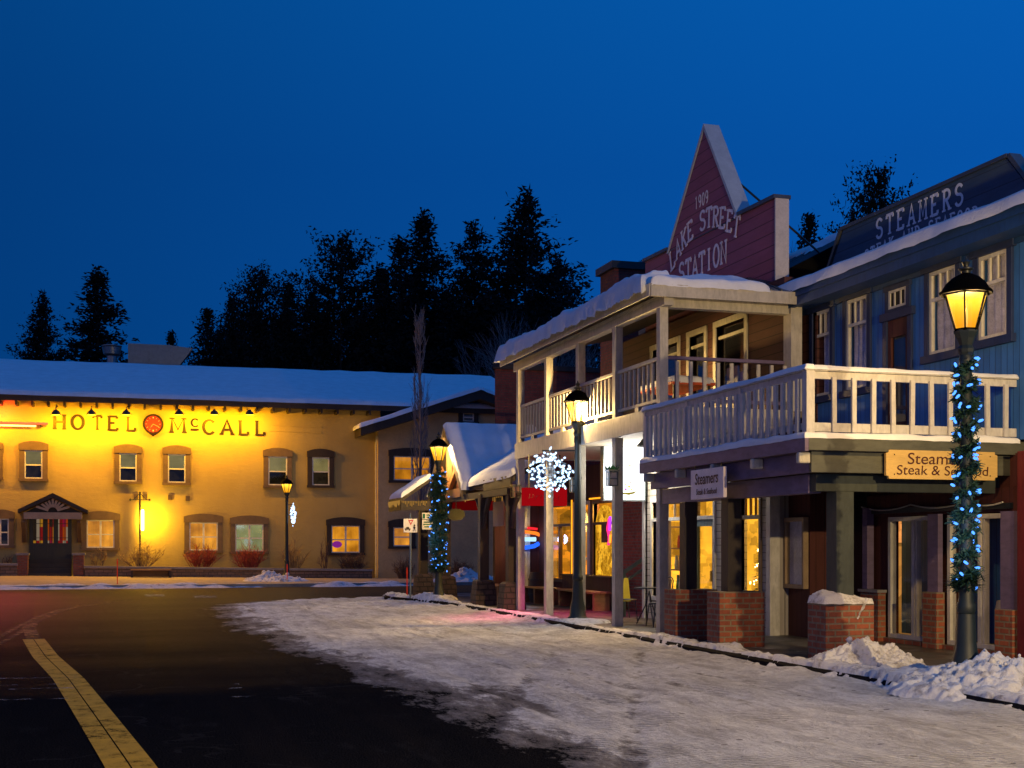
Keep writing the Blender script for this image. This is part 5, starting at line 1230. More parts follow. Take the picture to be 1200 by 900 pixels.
mb.box(x0,x1,YB-.06,YB+.06,.47,.549); mb.box(x0,x1,YB-.05,YB+.06,2.751,2.85); wn_ = build(mb, 'shop_window', m_post, bb)
build(MB().quad((x0,YB+.02,.55),(x1,YB+.02,.55),(x1,YB+.02,2.75),(x0,YB+.02,2.75)), 'pane', m_glass, wn_); build(MB().quad((x0-.4,YB+1.4,.2),(x1+.6,YB+1.4,.2),(x1+.6,YB+1.4,3.2),(x0-.4,YB+1.4,3.2)), 'room_back', interior('tan_store_wall', (1.,.58,.14), 1.1, 1.4, .25), wn_)
rr = random.Random(4)
t, p = neonY('multicoloured rainbow neon blob in the far shop window', 622, 632, [('green_tube',(.02,.8,.05),1.2,[(-.34,.05),(-.30,-.25)],.06),('blue_tube',(.02,.12,.9),1.5,[(-.22,-.25),(.1,-.2),(.25,-.12)],.07),('white_tube',(.45,.75,1.),1.3,[(-.22,.0),(.15,.0)],.07),('orange_tube',(1.,.20,.02),1.4,[(-.2,.22),(.15,.18),(.33,.1)],.055),('red_tube',(.9,.02,.03),1.2,[(-.1,.33),(.2,.30)],.04)])
point('neon_glow', p+Vector((-.2,-.5,0)), 10, (.5,.6,1.), .15, t)
# dim awning band lit red
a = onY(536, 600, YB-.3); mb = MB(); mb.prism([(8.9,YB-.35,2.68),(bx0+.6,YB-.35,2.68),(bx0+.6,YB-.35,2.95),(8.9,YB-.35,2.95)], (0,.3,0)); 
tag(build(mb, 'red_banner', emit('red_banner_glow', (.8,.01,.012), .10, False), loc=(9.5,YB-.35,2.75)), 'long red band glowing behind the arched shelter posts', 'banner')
# red illuminated box sign
Yr = 28.0; a = onY(614, 592.5, Yr); b = onY(664.5, 572, Yr); t = thing('lightbox_sign', 'glowing red box sign hanging under the cream porch', 'sign', ((a.x+b.x)/2, Yr, a.z), )
build(MB().box(a.x,b.x,Yr,Yr+.18,a.z,b.z), 'box', emit('red_lightbox', (.75,.006,.012), .40), t)
mb = MB(); rr = random.Random(3); xx = a.x+.12
while xx < b.x-.15:
    w_ = rr.uniform(.04,.1); zc = (a.z+b.z)/2+rr.uniform(-.03,.03); mb.bar((xx,Yr-.004,zc-rr.uniform(.03,.09)),(xx+w_*.4,Yr-.004,zc+rr.uniform(.03,.09)),.018,.006)
    if rr.random() > .4: mb.bar((xx,Yr-.0065,zc),(xx+w_,Yr-.0065,zc+rr.uniform(-.04,.04)),.02,.006)
    xx += w_+.03
build(mb, 'lettering', mat('dark_red_ink', (.12,.0,.0), .6, .1, 5, 0), t)
mb = MB(); 
for xx in (a.x+.15, b.x-.15): mb.box(xx-.015,xx+.015,Yr+.07,Yr+.1,b.z,DB-.13)
build(mb, 'hanger', m_black, t)
point('sign_glow', ((a.x+b.x)/2, Yr-.5, a.z-.05), 420, (1.,.03,.28), .3, t, math.radians(105), .7, ((a.x+b.x)/2-.2, Yr-.6, 0))  # added magenta spot for the sidewalk, separate from the sign's own light
# white illuminated sign
Yw = 25.2; a = onY(707, 587, Yw); b = onY(757, 522.5, Yw); t = thing('lightbox_sign', 'bright white square box sign with a dish emblem under the porch', 'sign', ((a.x+b.x)/2, Yw, a.z))
build(MB().box(a.x+.03,b.x-.03,Yw+.01,Yw+.16,a.z+.03,b.z-.03), 'face', emit('white_lightbox', (.95,.97,1.), 2.6), t)
mb = MB(); mb.box(a.x,a.x+.03,Yw,Yw+.17,a.z,b.z); mb.box(b.x-.03,b.x,Yw,Yw+.17,a.z,b.z); mb.box(a.x+.03,b.x-.03,Yw,Yw+.17,a.z,a.z+.03); mb.box(a.x+.03,b.x-.03,Yw,Yw+.17,b.z-.03,b.z); build(mb, 'frame', m_galv, t)
W = b.x-a.x; Hh = b.z-a.z; ex = lambda f: a.x+W*f; ezz = lambda f: a.z+Hh*f
mb = MB(); mb.prism([(ex(.36),Yw-.004,ezz(.17)),(ex(.44),Yw-.004,ezz(.125)),(ex(.60),Yw-.004,ezz(.11)),(ex(.72),Yw-.004,ezz(.135)),(ex(.78),Yw-.004,ezz(.19)),(ex(.68),Yw-.004,ezz(.165)),(ex(.5),Yw-.004,ezz(.15))], (0,.012,0)); build(mb, 'dish_emblem', emit('olive_emblem', (.42,.33,.02), .8, False), t)
for k, (fx, fz, r_, c_) in enumerate(((.5,.72,.02,(1,.8,.2)),(.62,.64,.02,(1,.65,.1)),(.6,.26,.026,(1,.6,.05)),(.42,.22,.028,(.1,.7,.9)),(.52,.21,.028,(.7,.2,.7)),(.66,.21,.025,(.85,.85,.3)),(.62,.42,.018,(.3,.2,.1)),(.64,.34,.018,(.3,.2,.1)),(.52,.3,.02,(.95,.75,.3)),(.12,.66,.012,(.4,.4,.3)),(.18,.72,.012,(.3,.3,.3)))):
    q0 = MB(); q0.add([(ex(fx)+r_*W*1.1*cos(2*pi*i/10), Yw-.003, ezz(fz)+r_*W*1.1*sin(2*pi*i/10)) for i in range(10)], [tuple(range(10))]); build(q0, 'dot', emit('dot_%d' % k, c_, 1.2, False), t)
mb = MB(); mb.bar((ex(.1),Yw+.08,b.z),(ex(.1),Yw+.08,DB-.13),.03); mb.bar((ex(.9),Yw+.08,b.z),(ex(.9),Yw+.08,DB-.13),.03); build(mb, 'hanger', m_black, t)
point('sign_glow', ((a.x+b.x)/2, Yw-.6, (a.z+b.z)/2), 130, (1.,.93,.82), .4, t)
# dome lamp under the deck
p = onY(754, 522, 22.3); t = thing('porch_lamp', 'small metal dome lamp under the porch ceiling near the white sign', 'lamp', tuple(p)); build(MB().lathe([(.03,.12),(.05,.08),(.14,-.02),(.13,-.02),(.03,.06)], p, 14), 'shade', m_galv, t, True); build(MB().tube([p+Vector((0,0,.1)), (p.x,p.y,DB-.13)], .012, 5), 'stem', m_black, t)
# post lanterns
def post_lantern(label, u, v, Y, lit, plant=False):
    p = onX(u, v, PX-.14); p = Vector((PX-.16, Y-.12, p.z)) if Y else p; t = thing('post_lantern', label, 'lantern', tuple(p), 'small box lanterns on the porch posts'); s_ = .085
    mb = MB()
    for sx in (-1,1):
        for sy in (-1,1): mb.box(p.x+sx*s_-.01,p.x+sx*s_+.01,p.y+sy*s_-.01,p.y+sy*s_+.01,p.z-.13,p.z+.13)
    for z_ in (-.13, 0, .13):
        for sy in (-1,1): mb.box(p.x-s_,p.x+s_,p.y+sy*s_-.008,p.y+sy*s_+.008,p.z+z_-.01,p.z+z_+.01)
        for sx in (-1,1): mb.box(p.x+sx*s_-.007,p.x+sx*s_+.007,p.y-s_,p.y+s_,p.z+z_-.0085,p.z+z_+.0085)
    mb.prism([(p.x-.11,p.y-.11,p.z+.14),(p.x+.11,p.y-.11,p.z+.14),(p.x+.11,p.y+.11,p.z+.14),(p.x-.11,p.y+.11,p.z+.14)], (0,0,.03)); build(mb, 'cage', m_black if not lit else m_galv, t)
    build(MB().box(p.x-.07,p.x+.07,p.y-.07,p.y+.07,p.z-.12,p.z+.12), 'glass', mat('frosted_'+label[:5], (.62,.60,.52) if lit else (.12,.05,.05), .5, .1, 5, 0), t)  # lit lanterns are shown by paler glass colour, without emission
    if plant:
        mb = MB(); rr = random.Random(1)
        for k in range(60): o_ = p+Vector((rr.uniform(-.08,.08), rr.uniform(-.08,.08), .17)); dv = Vector((rr.gauss(0,.05), rr.gauss(0,.05), rr.uniform(.03,.12))); sd = Vector((rr.gauss(0,.02),.01,0)); mb.add([o_-sd,o_+sd,o_+dv], [(0,1,2)])
        build(mb, 'sprig', mat('green_sprig', (.03,.16,.06), .7, .4, 9, 0), t)
post_lantern('dark box lantern on the farthest cream porch post', 601, 577, PY[4], False)
post_lantern('pale lit box lantern on the porch post behind the snowflake lamp', 684, 568, PY[2], True)
post_lantern('pale box lantern topped with a green sprig by the white sign', 727, 560, PY[1], True, True)
# benches and planters under the windows
def bench(label, y0, y1, x, m, back=False):
    t = thing('bench', label, 'bench', (x, (y0+y1)/2, .13)); mb = MB()
    for k in range(3): mb.box(x-.22+k*.155,x-.08+k*.155,y0,y1,.53,.575)
    build(mb, 'seat', m, t, bevel=.004)
    for yy in (y0+.15, (y0+y1)/2, y1-.15): build(MB().box(x-.2,x+.2,yy-.045,yy+.045,.125,.528), 'leg', m, t)
    return t
bench('long orange-lit wooden bench below the arched golden poster', 28.2, 31.0, 10.7, m_wood)
bench('shorter wooden bench in front of the white shop door', 31.3, 33.3, 10.5, m_wood)
bench('wooden bench beside the barrel under the shelter', 33.6, 35.3, 9.9, m_wood)
t = thing('planter_box', 'long dark plank planter box behind the orange-lit bench', 'planter', (11.2, 30, .13)); build(MB().box(11.05,11.4,28.6,32.2,.13,.88), 'box', boards('planter_planks', (.10,.05,.03), .11, True, .3, .06, .4), t); build(MB().box(11.0,11.45,28.55,32.25,.882,.92), 'rim', m_dark, t)
p = onZ(631.5, 706, .13); t = thing('barrel', 'dark wooden barrel standing by the far shop window', 'barrel', tuple(p)); build(MB().lathe([(.24,0),(.29,.25),(.30,.42),(.28,.65),(.25,.82),(.22,.82),(.22,.78)], p, 16), 'staves', m_dark, t, True)
mb = MB()
for z_ in (.2, .6): mb.lathe([(.30,z_),(.302,z_+.05)], p, 16)
build(mb, 'hoop', m_black, t)
# handrail of side steps, bistro set
t = thing('stair_handrail', 'grey-green timber handrail of the side steps before the brick wall', 'handrail', (10.3, 26.2, .13)); mb = MB()
a = onY(730, 671, 26.0); b = onY(757, 654, 26.0); mb.bar(a, b+Vector((.2,0,.15)), .09, .07); mb.bar(a+Vector((0,0,-.22)), b+Vector((.2,0,-.07)), .06, .05); build(mb, 'rail', m_greenpost, t)
build(MB().box(b.x-.02,b.x+.08,25.95,26.05,.13,b.z-.02), 'post', m_greenpost, t); build(MB().box(a.x-.05,a.x+.05,25.95,26.05,.13,a.z-.0), 'post', m_greenpost, t)
p = onZ(733, 724, .13); t = thing('folding_sign', 'small yellow folding caution board leaning by the handrail', 'caution board', tuple(p)); mb = MB(); a = onY(731, 692, p.y); mb.prism([(p.x-.1,p.y,p.z+.35),(p.x+.12,p.y,p.z+.35),(p.x+.07,p.y+.02,p.z+.85),(p.x-.02,p.y+.02,p.z+.85)], (0,.02,0)); build(mb, 'board', mat('caution_yellow', (.55,.42,.03), .5, .15, 5, 0), t); mb = MB(); mb.bar((p.x-.09,p.y+.05,p.z),(p.x,p.y+.03,p.z+.6),.02); mb.bar((p.x+.11,p.y+.05,p.z),(p.x+.05,p.y+.03,p.z+.6),.02); build(mb, 'leg', m_black, t)
def bistro_chair(label, x, y, rz):
    t = thing('bistro_chair', label, 'chair', (x, y, .13), 'black metal bistro chairs'); c_, s__ = cos(rz), sin(rz); L = lambda a_, b_, z_: (x+a_*c_-b_*s__, y+a_*s__+b_*c_, .13+z_)
    mb = MB(); mb.lathe([(.18,.44),(.19,.45),(.18,.46)], (x,y,.13), 14); build(mb, 'seat', m_black, t, True)
    for sx in (-1,1): build(MB().tube([L(sx*.15,-.15,.44),L(sx*.19,-.2,0)], .012, 5), 'leg', m_black, t); build(MB().tube([L(sx*.17,.2,0),L(sx*.15,.16,.44),L(sx*.15,.22,.88)], .012, 5), 'leg', m_black, t)
    mb = MB(); mb.tube([L(-.15,.22,.86)]+[L(.15*cos(pi-pi*k/8), .22, .86+.09*sin(pi*k/8)) for k in range(1,8)]+[L(.15,.22,.86)], .012, 5)
    for k in (-.07,0,.07): mb.tube([L(k,.17,.48),L(k,.22,.9)], .008, 4)
    mb.tube([L(-.15,.19,.62),L(.15,.19,.62)], .008, 4); build(mb, 'backrest', m_black, t); return t
bistro_chair('black metal bistro chair nearest the grey corner post', 9.72, 22.6, -1.6); bistro_chair('black metal bistro chair on the far side of its small table', 9.75, 24.3, 1.2)
t = thing('bistro_table', 'small round black metal table outside the numbered shop', 'table', (9.85, 23.4, .13)); build(MB().lathe([(.30,.70),(.31,.71),(.30,.725)], (9.85,23.4,.13), 20), 'top', m_black, t, True)
for k in range(3): an = k*2.1+.4; build(MB().tube([(9.85,23.4,.78),(9.85+.08*cos(an),23.4+.08*sin(an),.5),(9.85+.26*cos(an),23.4+.26*sin(an),.13)], .012, 5), 'leg', m_black, t)
# snow-covered table on the porch
t = thing('porch_table', 'snow-covered table with a red edge on the cream porch', 'table', (10.2, 23.3, DT)); build(MB().box(9.8,10.7,22.2,23.9,4.72,4.77), 'top', mat('red_orange_plastic', (.5,.07,.02), .4, .1, 4, 0), t)
for xx in (9.9,10.6):
    for yy in (22.3,23.8): build(MB().box(xx-.03,xx+.03,yy-.03,yy+.03,DT,4.718), 'leg', m_dark, t)
build(snow_slab((9.8,22.2,4.772),(10.7,22.2,4.772),(10.7,23.9,4.772),(9.8,23.9,4.772), .13, 16, 24, 2, .1, .3, .03), 'snow', m_snow, t, 'all')
t = thing('porch_chair', 'blue plastic chair beside the snow-covered porch table', 'chair', (10.6, 21.6, DT)); mbl = mat('dark_blue_plastic', (.02,.035,.16), .4, .2, 4, 0)
build(MB().box(10.35,10.8,21.4,21.85,4.5,4.54), 'seat', mbl, t); build(MB().box(10.76,10.8,21.4,21.85,4.56,5.0), 'backrest', mbl, t)
for xx in (10.38,10.77):
    for yy in (21.43,21.82): build(MB().box(xx-.02,xx+.02,yy-.02,yy+.02,DT,4.498), 'leg', mbl, t)

# ================================================================== TIMBER SHELTER over the sidewalk
sh_ = thing('timber_shelter', 'dark timber shelter with snowy gable and icicle lights over the sidewalk', 'shelter', (9, 33.5, .12))
gx = 8.7; ry, rzz = 35.6, 5.1; ey, ezz_ = 33.6, 3.2; fy, fz_ = 37.7, 3.16
mb = MB(); mb.prism([(gx,ry,rzz),(gx,ey,ezz_),(gx,ey,ezz_-.14),(gx,ry,rzz-.16),(gx,fy,fz_-.14),(gx,fy,fz_)], (2.8,0,0)); shr = build(mb, 'roof', m_dark, sh_)
mb = MB()
for yy, zz_ in ((ey,ezz_),(fy,fz_)): mb.prism([(gx-.05,ry,rzz+.02),(gx-.05,yy,zz_+.02),(gx-.05,yy,zz_-.22),(gx-.05,ry,rzz-.26)], (.048,0,0))
build(mb, 'bargeboard', m_brown, shr)
mb = MB()
mb.bar((gx+.1,ey+.35,3.12),(gx+.1,fy-.35,3.12),.2,.24); mb.bar((gx+.1,ry,3.2),(gx+.1,ry,4.7),.14,.16)
for s_ in (-1, 1): mb.bar((gx+.1,ry+s_*.1,3.3),(gx+.1,ry+s_*1.25,4.05),.12,.14)
build(mb, 'gable_truss', mat('lit_timber', (.22,.10,.04), .6, .3, 5, .2, streak=(1,.25,1)), shr)  # browner copy of the timber, its lit look put into the colour
mb = MB(); mb.prism([(gx+.35,ry,4.85),(gx+.35,ey+.35,3.25),(gx+.35,fy-.35,3.25)], (.05,0,0)); build(mb, 'gable_boarding', m_darkred, shr)
build(snow_slab((gx-.06,ey-.08,ezz_+.0),(11.4,ey-.08,ezz_),(11.4,ry,rzz),(gx-.06,ry,rzz), .17, 50, 40, 4, .16, .25, .04), 'roof_snow', m_snow, shr, 'all')
build(snow_slab((gx-.06,fy+.05,fz_),(11.4,fy+.05,fz_),(11.4,ry,rzz),(gx-.06,ry,rzz), .17, 30, 24, 14, .16, .25, .04), 'roof_snow', m_snow, shr, 'all')
# side roof that falls to the street, towards the porch
mb = MB(); mb.prism([(8.85,29.45,3.32),(8.85,34.3,3.25),(11.4,34.3,4.85),(11.4,29.45,4.85)], (0,0,-.12)); mb.box(8.79,8.848,29.45,31.9,3.08,3.36); sr = build(mb, 'side_roof', m_dark, sh_)
build(snow_slab((8.78,29.46,3.33),(8.78,34.4,3.26),(11.4,34.4,4.86),(11.4,29.46,4.86), .17, 50, 36, 24, .16, .3, .05), 'roof_snow', m_snow, sr, 'all')
# pent roof on the far side
mb = MB(); mb.prism([(7.85,37.6,3.1),(7.85,39.3,3.1),(8.75,39.3,3.72),(8.75,37.6,3.72)], (0,0,-.1)); mb.box(7.79,7.848,37.55,39.35,2.72,3.1); mb.box(7.8,8.7,37.5,37.598,2.72,3.0); pr_ = build(mb, 'pent_roof', m_dark, sh_)
build(snow_slab((7.8,37.55,3.1),(7.8,39.35,3.1),(8.75,39.35,3.74),(8.75,37.55,3.74), .14, 20, 24, 34, .12, .25, .03), 'roof_snow', m_snow, pr_, 'all')
# posts with stone bases, arched braces
for (px, py) in ((8.75,38.7),(8.85,36.2),(8.8,31.9),(8.9,29.7)):
    po = build(MB().box(px-.12,px+.12,py-.12,py+.12,.75,3.0), 'post', m_dark, sh_, bevel=.01)
    mb = MB(); mb.prism([(px-.30,py-.30,.1),(px+.30,py-.30,.1),(px+.30,py+.30,.1),(px-.30,py+.30,.1)], (0,0,.03)); mb.lathe([(.40,0),(.38,.3),(.33,.62),(.25,.66)], (px,py,.13), 4, pi/4); build(mb, 'stone_base', brick('rough_stone_base', (.08,.055,.05), (.055,.038,.04), (.03,.025,.025), .25, .14, .02), po)
    for s_ in (-1, 1): build(MB().tube([(px,py+s_*.10,2.1),(px,py+s_*.25,2.55),(px,py+s_*.6,2.92)], .07, 6), 'brace', m_dark, po)
build(MB().box(8.72,8.9,29.5,38.9,2.9,3.06), 'beam', m_dark, sh_)
# icicle lights along the eaves: warm drips
icm = emit('warm_icicle_lights', (1.,.50,.10), .34, False); mb = MB(); rr = random.Random(6)
for k in range(46):
    xx = gx+.05+k*.052
    if xx < 10.2: L = rr.uniform(.06,.26); mb.bar((xx,ey-.03,ezz_-.13),(xx,ey-.03,ezz_-.13-L),rr.uniform(.012,.03),.012)
for k in range(36):
    yy = 37.55+k*.05; L = rr.uniform(.05,.2); mb.bar((7.77,yy,3.02),(7.77,yy,3.02-L),rr.uniform(.015,.03),.012)
for k in range(16):
    xx = 7.82+k*.05; L = rr.uniform(.05,.2); mb.bar((xx,37.47,3.0),(xx,37.47,3.0-L),rr.uniform(.015,.03),.012)
o_ = build(mb, 'icicle_lights', icm, sh_); o_['kind'] = 'stuff'
point('eave_glow', (8.9, 33.9, 2.6), 12, (1.,.5,.1), .2, sh_)
# warm wall strip inside the shelter, hanging signs
p = onX(584.5, 603, 9.1); t = thing('hanging_board', 'plain tan board hanging between the shelter posts', 'sign', tuple(p)); h = 12*p.y/F; w_ = .95; build(MB().box(9.08,9.12,p.y-w_/2,p.y+w_/2,p.z-.30,p.z+.33), 'board', mat('tan_board', (.36,.20,.14), .6, .15, 4, .05), t)
build(MB().box(9.085,9.115,p.y-.2,p.y+.2,p.z+.331,2.9), 'hanger', m_black, t)
p = onX(534.5, 603, 8.9); t = thing('oval_sign', 'dark oval sign hanging under the shelter beam', 'sign', tuple(p)); mb = MB()
mb.prism([(8.9+.30*cos(2*pi*k/24)*.96, p.y+.1*cos(2*pi*k/24), p.z+.17*sin(2*pi*k/24)) for k in range(24)], (-.01,.04,0)); build(mb, 'plate', m_black, t); build(MB().bar((8.9,p.y,p.z+.16),(8.9,p.y,2.92),.02), 'hanger', m_black, t)
# traffic signs
def pole_sign(name, label, u, vb, X, zt): 
    p = onX(u, vb, X); t = thing(name, label, 'sign', (X, p.y, .12)); build(MB().tube([(X,p.y,.1),(X,p.y,zt)], .032, 8), 'pole', m_galv, t, True); return t, p.y
t, yy = pole_sign('crossing_sign', 'small white yield-to-pedestrians sign on a thin metal pole', 481, 704, 7.85, 2.6)
Ys_ = yy-.04; a = onY(473, 624, Ys_); b = onY(489, 608, Ys_); W = b.x-a.x; Hh = b.z-a.z
build(MB().box(a.x,b.x,Ys_,Ys_+.02,a.z,b.z), 'plate', m_paper, t, bevel=.003)
px = lambda f: a.x+W*f; pz = lambda f: a.z+Hh*f
mb = MB(); mb.prism([(px(.32),Ys_-.004,pz(.92)),(px(.72),Ys_-.004,pz(.92)),(px(.52),Ys_-.004,pz(.52))], (0,.006,0)); build(mb, 'yield_triangle', mat('sign_red', (.4,.01,.015), .5, .1, 5, 0), t)
mb = MB(); mb.prism([(px(.43),Ys_-.006,pz(.84)),(px(.61),Ys_-.006,pz(.84)),(px(.52),Ys_-.006,pz(.67))], (0,.004,0)); build(mb, 'yield_centre', m_paper, t)
mb = MB(); mb.box(px(.08),px(.5),Ys_-.004,Ys_+.001,pz(.2),pz(.3)); mb.box(px(.18),px(.4),Ys_-.0045,Ys_+.001,pz(.3),pz(.4)); mb.box(px(.13),px(.2),Ys_-.005,Ys_+.001,pz(.12),pz(.2)); mb.box(px(.38),px(.45),Ys_-.005,Ys_+.001,pz(.12),pz(.2))
mb.bar((px(.78),Ys_-.003,pz(.45)),(px(.78),Ys_-.003,pz(.28)),.05,.006); mb.bar((px(.78),Ys_-.0035,pz(.3)),(px(.68),Ys_-.0035,pz(.1)),.035,.006); mb.bar((px(.78),Ys_-.004,pz(.3)),(px(.88),Ys_-.004,pz(.12)),.035,.006); mb.bar((px(.68),Ys_-.0045,pz(.42)),(px(.9),Ys_-.0045,pz(.35)),.03,.006); mb.ball((px(.79),Ys_-.003,pz(.53)),.028,8,4); build(mb, 'pictogram', m_ink, t)
p0 = onX(500, 610, 8.45); Ys_ = 37.5; a = onY(494.5, 620.5, Ys_); b = onY(507, 601, Ys_); W = b.x-a.x; Hh = b.z-a.z
t = thing('parking_sign', 'two stacked white parking plates on the shelter post', 'sign', ((a.x+b.x)/2, Ys_, a.z)); zm = a.z+Hh*.60
build(MB().box(a.x,b.x,Ys_-.02,Ys_,zm+.01,b.z), 'plate', m_paper, t); build(MB().box(a.x,b.x,Ys_-.02,Ys_,a.z,zm-.01), 'plate', m_paper, t)
grn = mat('sign_green', (.01,.11,.06), .5, .1, 5, 0)
mb = MB(); mb.box(px(.04),px(.28),Ys_-.025,Ys_-.0205,b.z-.17,b.z-.03); build(mb, 'green_panel', grn, t)
mb = MB()
for (f0, f1, z_) in ((.4,.92,b.z-.07),(.4,.85,b.z-.13),(.15,.85,zm-.08),(.1,.9,zm-.15),(.2,.8,zm-.22)):
    k = f0
    while k < f1: mb.box(px(k),px(k)+.028,Ys_-.025,Ys_-.0205,z_-.018,z_+.018); k += .085
build(mb, 'lettering', grn, t)
build(MB().box((a.x+b.x)/2-.03,(a.x+b.x)/2+.03,Ys_,Ys_+.15,a.z+.05,b.z-.05), 'bracket', m_galv, t)

# ================================================================== BLUE BUILDING WITH BALCONY
SXW = 11.9; blue = thing('blue_building', 'blue board-sided restaurant with white balcony and boarded parapet sign', 'building', (SXW, 17, .12))
BXE, BYN, BYF = 8.6, 15.1, 20.72      # balcony: street edge, near edge, far edge
uw = [(20.03,20.62,4.35,5.88),(18.85,19.5,4.35,5.9),(17.68,18.26,3.17,5.34),(16.45,17.12,4.62,5.9),(15.28,15.92,4.66,5.88)]
tr = (17.72,18.22,5.52,5.82)
hb = uw[:2]+[(17.68,18.26,3.17,5.34)]+uw[3:]
wl_ = MB(); wallX(wl_, SXW, SXW+.2, 9.0, 21.72, 3.16, 6.1, hb); build(wl_, 'upper_wall', m_bluewall, blue)
m_glasssoft = glass('old_window_glass', (.92,.92,.92), .45)
m_curtain = mat('drawn_curtain', (.44,.44,.56), .9, .45, 6, .1)
for i, (h0, h1, z0, z1) in enumerate(uw):
    mb = MB(); f = .11
    mb.box(SXW-.045,SXW+.05,h0-f,h0,z0,z1); mb.box(SXW-.045,SXW+.05,h1,h1+f,z0,z1); mb.box(SXW-.07,SXW+.05,h0-f-.06,h1+f+.06,z1,z1+f+.02)
    if i != 2: mb.box(SXW-.08,SXW+.05,h0-f-.05,h1+f+.05,z0-.12,z0)
    win = build(mb, 'window' if i != 2 else 'balcony_door_frame', m_bluetrim, blue, bevel=.006)
    s = .055; sb = MB()
    if i != 2:
        zt = z1-(z1-z0)*(.36 if i > 2 else .30)
        sb.box(SXW-.02,SXW+.04,h0,h0+s,z0,z1); sb.box(SXW-.02,SXW+.04,h1-s,h1,z0,z1); sb.box(SXW-.02,SXW+.04,h0+s,h1-s,z0,z0+s); sb.box(SXW-.02,SXW+.04,h0+s,h1-s,z1-s,z1); sb.box(SXW-.018,SXW+.035,h0+s,h1-s,zt,zt+.05)
        for k in (1, 2): yy = h0+s+(h1-h0-2*s)*k/3; sb.box(SXW-.015,SXW+.03,yy-.014,yy+.014,zt+.05,z1-s)
        build(sb, 'sash', m_white, win)
        build(MB().quad((SXW+.02,h0,z0),(SXW+.02,h1,z0),(SXW+.02,h1,z1),(SXW+.02,h0,z1)), 'pane', m_glasssoft, win)
        cv = MB(); cv.grid(lambda a, b: (SXW+.12+.03*sin(a*26)+.02*nz(a*4, b*3, i), h0+(h1-h0)*a, z0+(z1-z0)*b), 40, 6); build(cv, 'curtain', m_curtain, win, 'all')
    else:
        sb.box(SXW-.01,SXW+.04,h0,h0+.09,z0,z1); sb.box(SXW-.01,SXW+.04,h1-.09,h1,z0,z1); sb.box(SXW-.01,SXW+.04,h0+.09,h1-.09,z0,z0+.5); sb.box(SXW-.01,SXW+.04,h0+.09,h1-.09,z1-.28,z1); build(sb, 'balcony_door', m_darkred, win)
        build(MB().quad((SXW+.02,h0+.09,z0+.5),(SXW+.02,h1-.09,z0+.5),(SXW+.02,h1-.09,z1-.28),(SXW+.02,h0+.09,z1-.28)), 'pane', m_glassdim, win); build(MB().quad((SXW+.12,h0,z0),(SXW+.12,h1,z0),(SXW+.12,h1,z1),(SXW+.12,h0,z1)), 'blind', mat('grey_blind', (.16,.17,.2), .8, .3, 3, 0), win)
h0, h1, z0, z1 = tr; mb = MB(); f = .09; mb.box(SXW-.04,SXW-.001,h0-f,h0,z0,z1); mb.box(SXW-.04,SXW-.001,h1,h1+f,z0,z1); mb.box(SXW-.05,SXW-.001,h0-f-.03,h1+f+.03,z1,z1+f); mb.box(SXW-.04,SXW-.001,h0-f,h1+f,z0-.04,z0); win = build(mb, 'transom_window', m_bluetrim, blue)
sb = MB(); sb.box(SXW-.03,SXW-.001,h0,h0+.05,z0,z1); sb.box(SXW-.03,SXW-.001,h1-.05,h1,z0,z1); sb.box(SXW-.03,SXW-.001,h0+.05,h1-.05,z0,z0+.04); sb.box(SXW-.03,SXW-.001,h0+.05,h1-.05,z1-.04,z1)
for k in (1, 2): sb.box(SXW-.028,SXW-.001,h0+(h1-h0)*k/3-.015,h0+(h1-h0)*k/3+.015,z0+.04,z1-.04)
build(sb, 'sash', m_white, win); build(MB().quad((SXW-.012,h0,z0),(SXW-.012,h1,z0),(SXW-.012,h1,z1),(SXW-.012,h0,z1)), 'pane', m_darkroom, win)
# eave, fascia, roof and snow
mb = MB(); mb.prism([(11.42,9,5.96),(11.42,9,6.24),(12.5,9,6.62),(12.5,9,6.5),(11.5,9,6.13),(11.5,9,5.96)], (0,12.3,0)); rfb = build(mb, 'roof', m_bluefascia, blue)
build(MB().box(11.39,11.418,9,21.32,6.12,6.26), 'gutter_board', m_bluefascia, rfb); build(MB().box(11.5,SXW,9,21.25,5.98,6.0), 'soffit', m_bluefascia, rfb)
mb = MB(); mb.box(SXW-.05,SXW-.002,9,21.72,5.90,5.975); build(mb, 'frieze_board', m_bluefascia, blue)
build(snow_slab((11.34,9,6.24),(11.34,21.4,6.24),(12.45,21.4,6.62),(12.45,9,6.62), .17, 110, 14, 44, .14, .16, .05), 'roof_snow', m_snow, rfb, 'all')
# parapet with the painted name
PXX = 12.42; mb = MB(); mb.prism([(PXX,14.95,6.2),(PXX,21.35,6.2),(PXX,20.5,7.40),(PXX,16.0,7.40)], (.16,0,0)); par = build(mb, 'parapet', m_parapet, blue)
mb = MB(); mb.prism([(PXX-.04,15.96,7.40),(PXX-.04,20.54,7.40),(PXX-.04,20.54,7.46),(PXX-.04,15.96,7.46)], (.24,0,0)); mb.prism([(PXX-.03,14.95,6.25),(PXX-.03,15.96,7.41),(PXX-.03,15.90,7.45),(PXX-.03,14.88,6.27)], (.2,0,0)); mb.prism([(PXX-.03,20.54,7.41),(PXX-.03,21.37,6.25),(PXX-.03,21.44,6.27),(PXX-.03,20.60,7.45)], (.2,0,0)); build(mb, 'parapet_cap', m_metalroof, par)
build(MB().box(PXX+.17,20,9,21.2,.2,6.4), 'core_wall', m_bluewall, blue)
nm = 'STEAMERS'
for i, ch in enumerate(nm):
    yc = 19.33-(19.33-17.12)*i/7; build(glyph(MB(), ch, lambda X, Y, yc=yc: (PXX-.004, yc-(X-.31)*.215/.62, 6.985+Y*.34), .14, .004, .13, (-1,0,0)), 'painted_letter', m_letterpale, par)
nm = 'STEAK AND SEAFOOD'; n = len(nm)
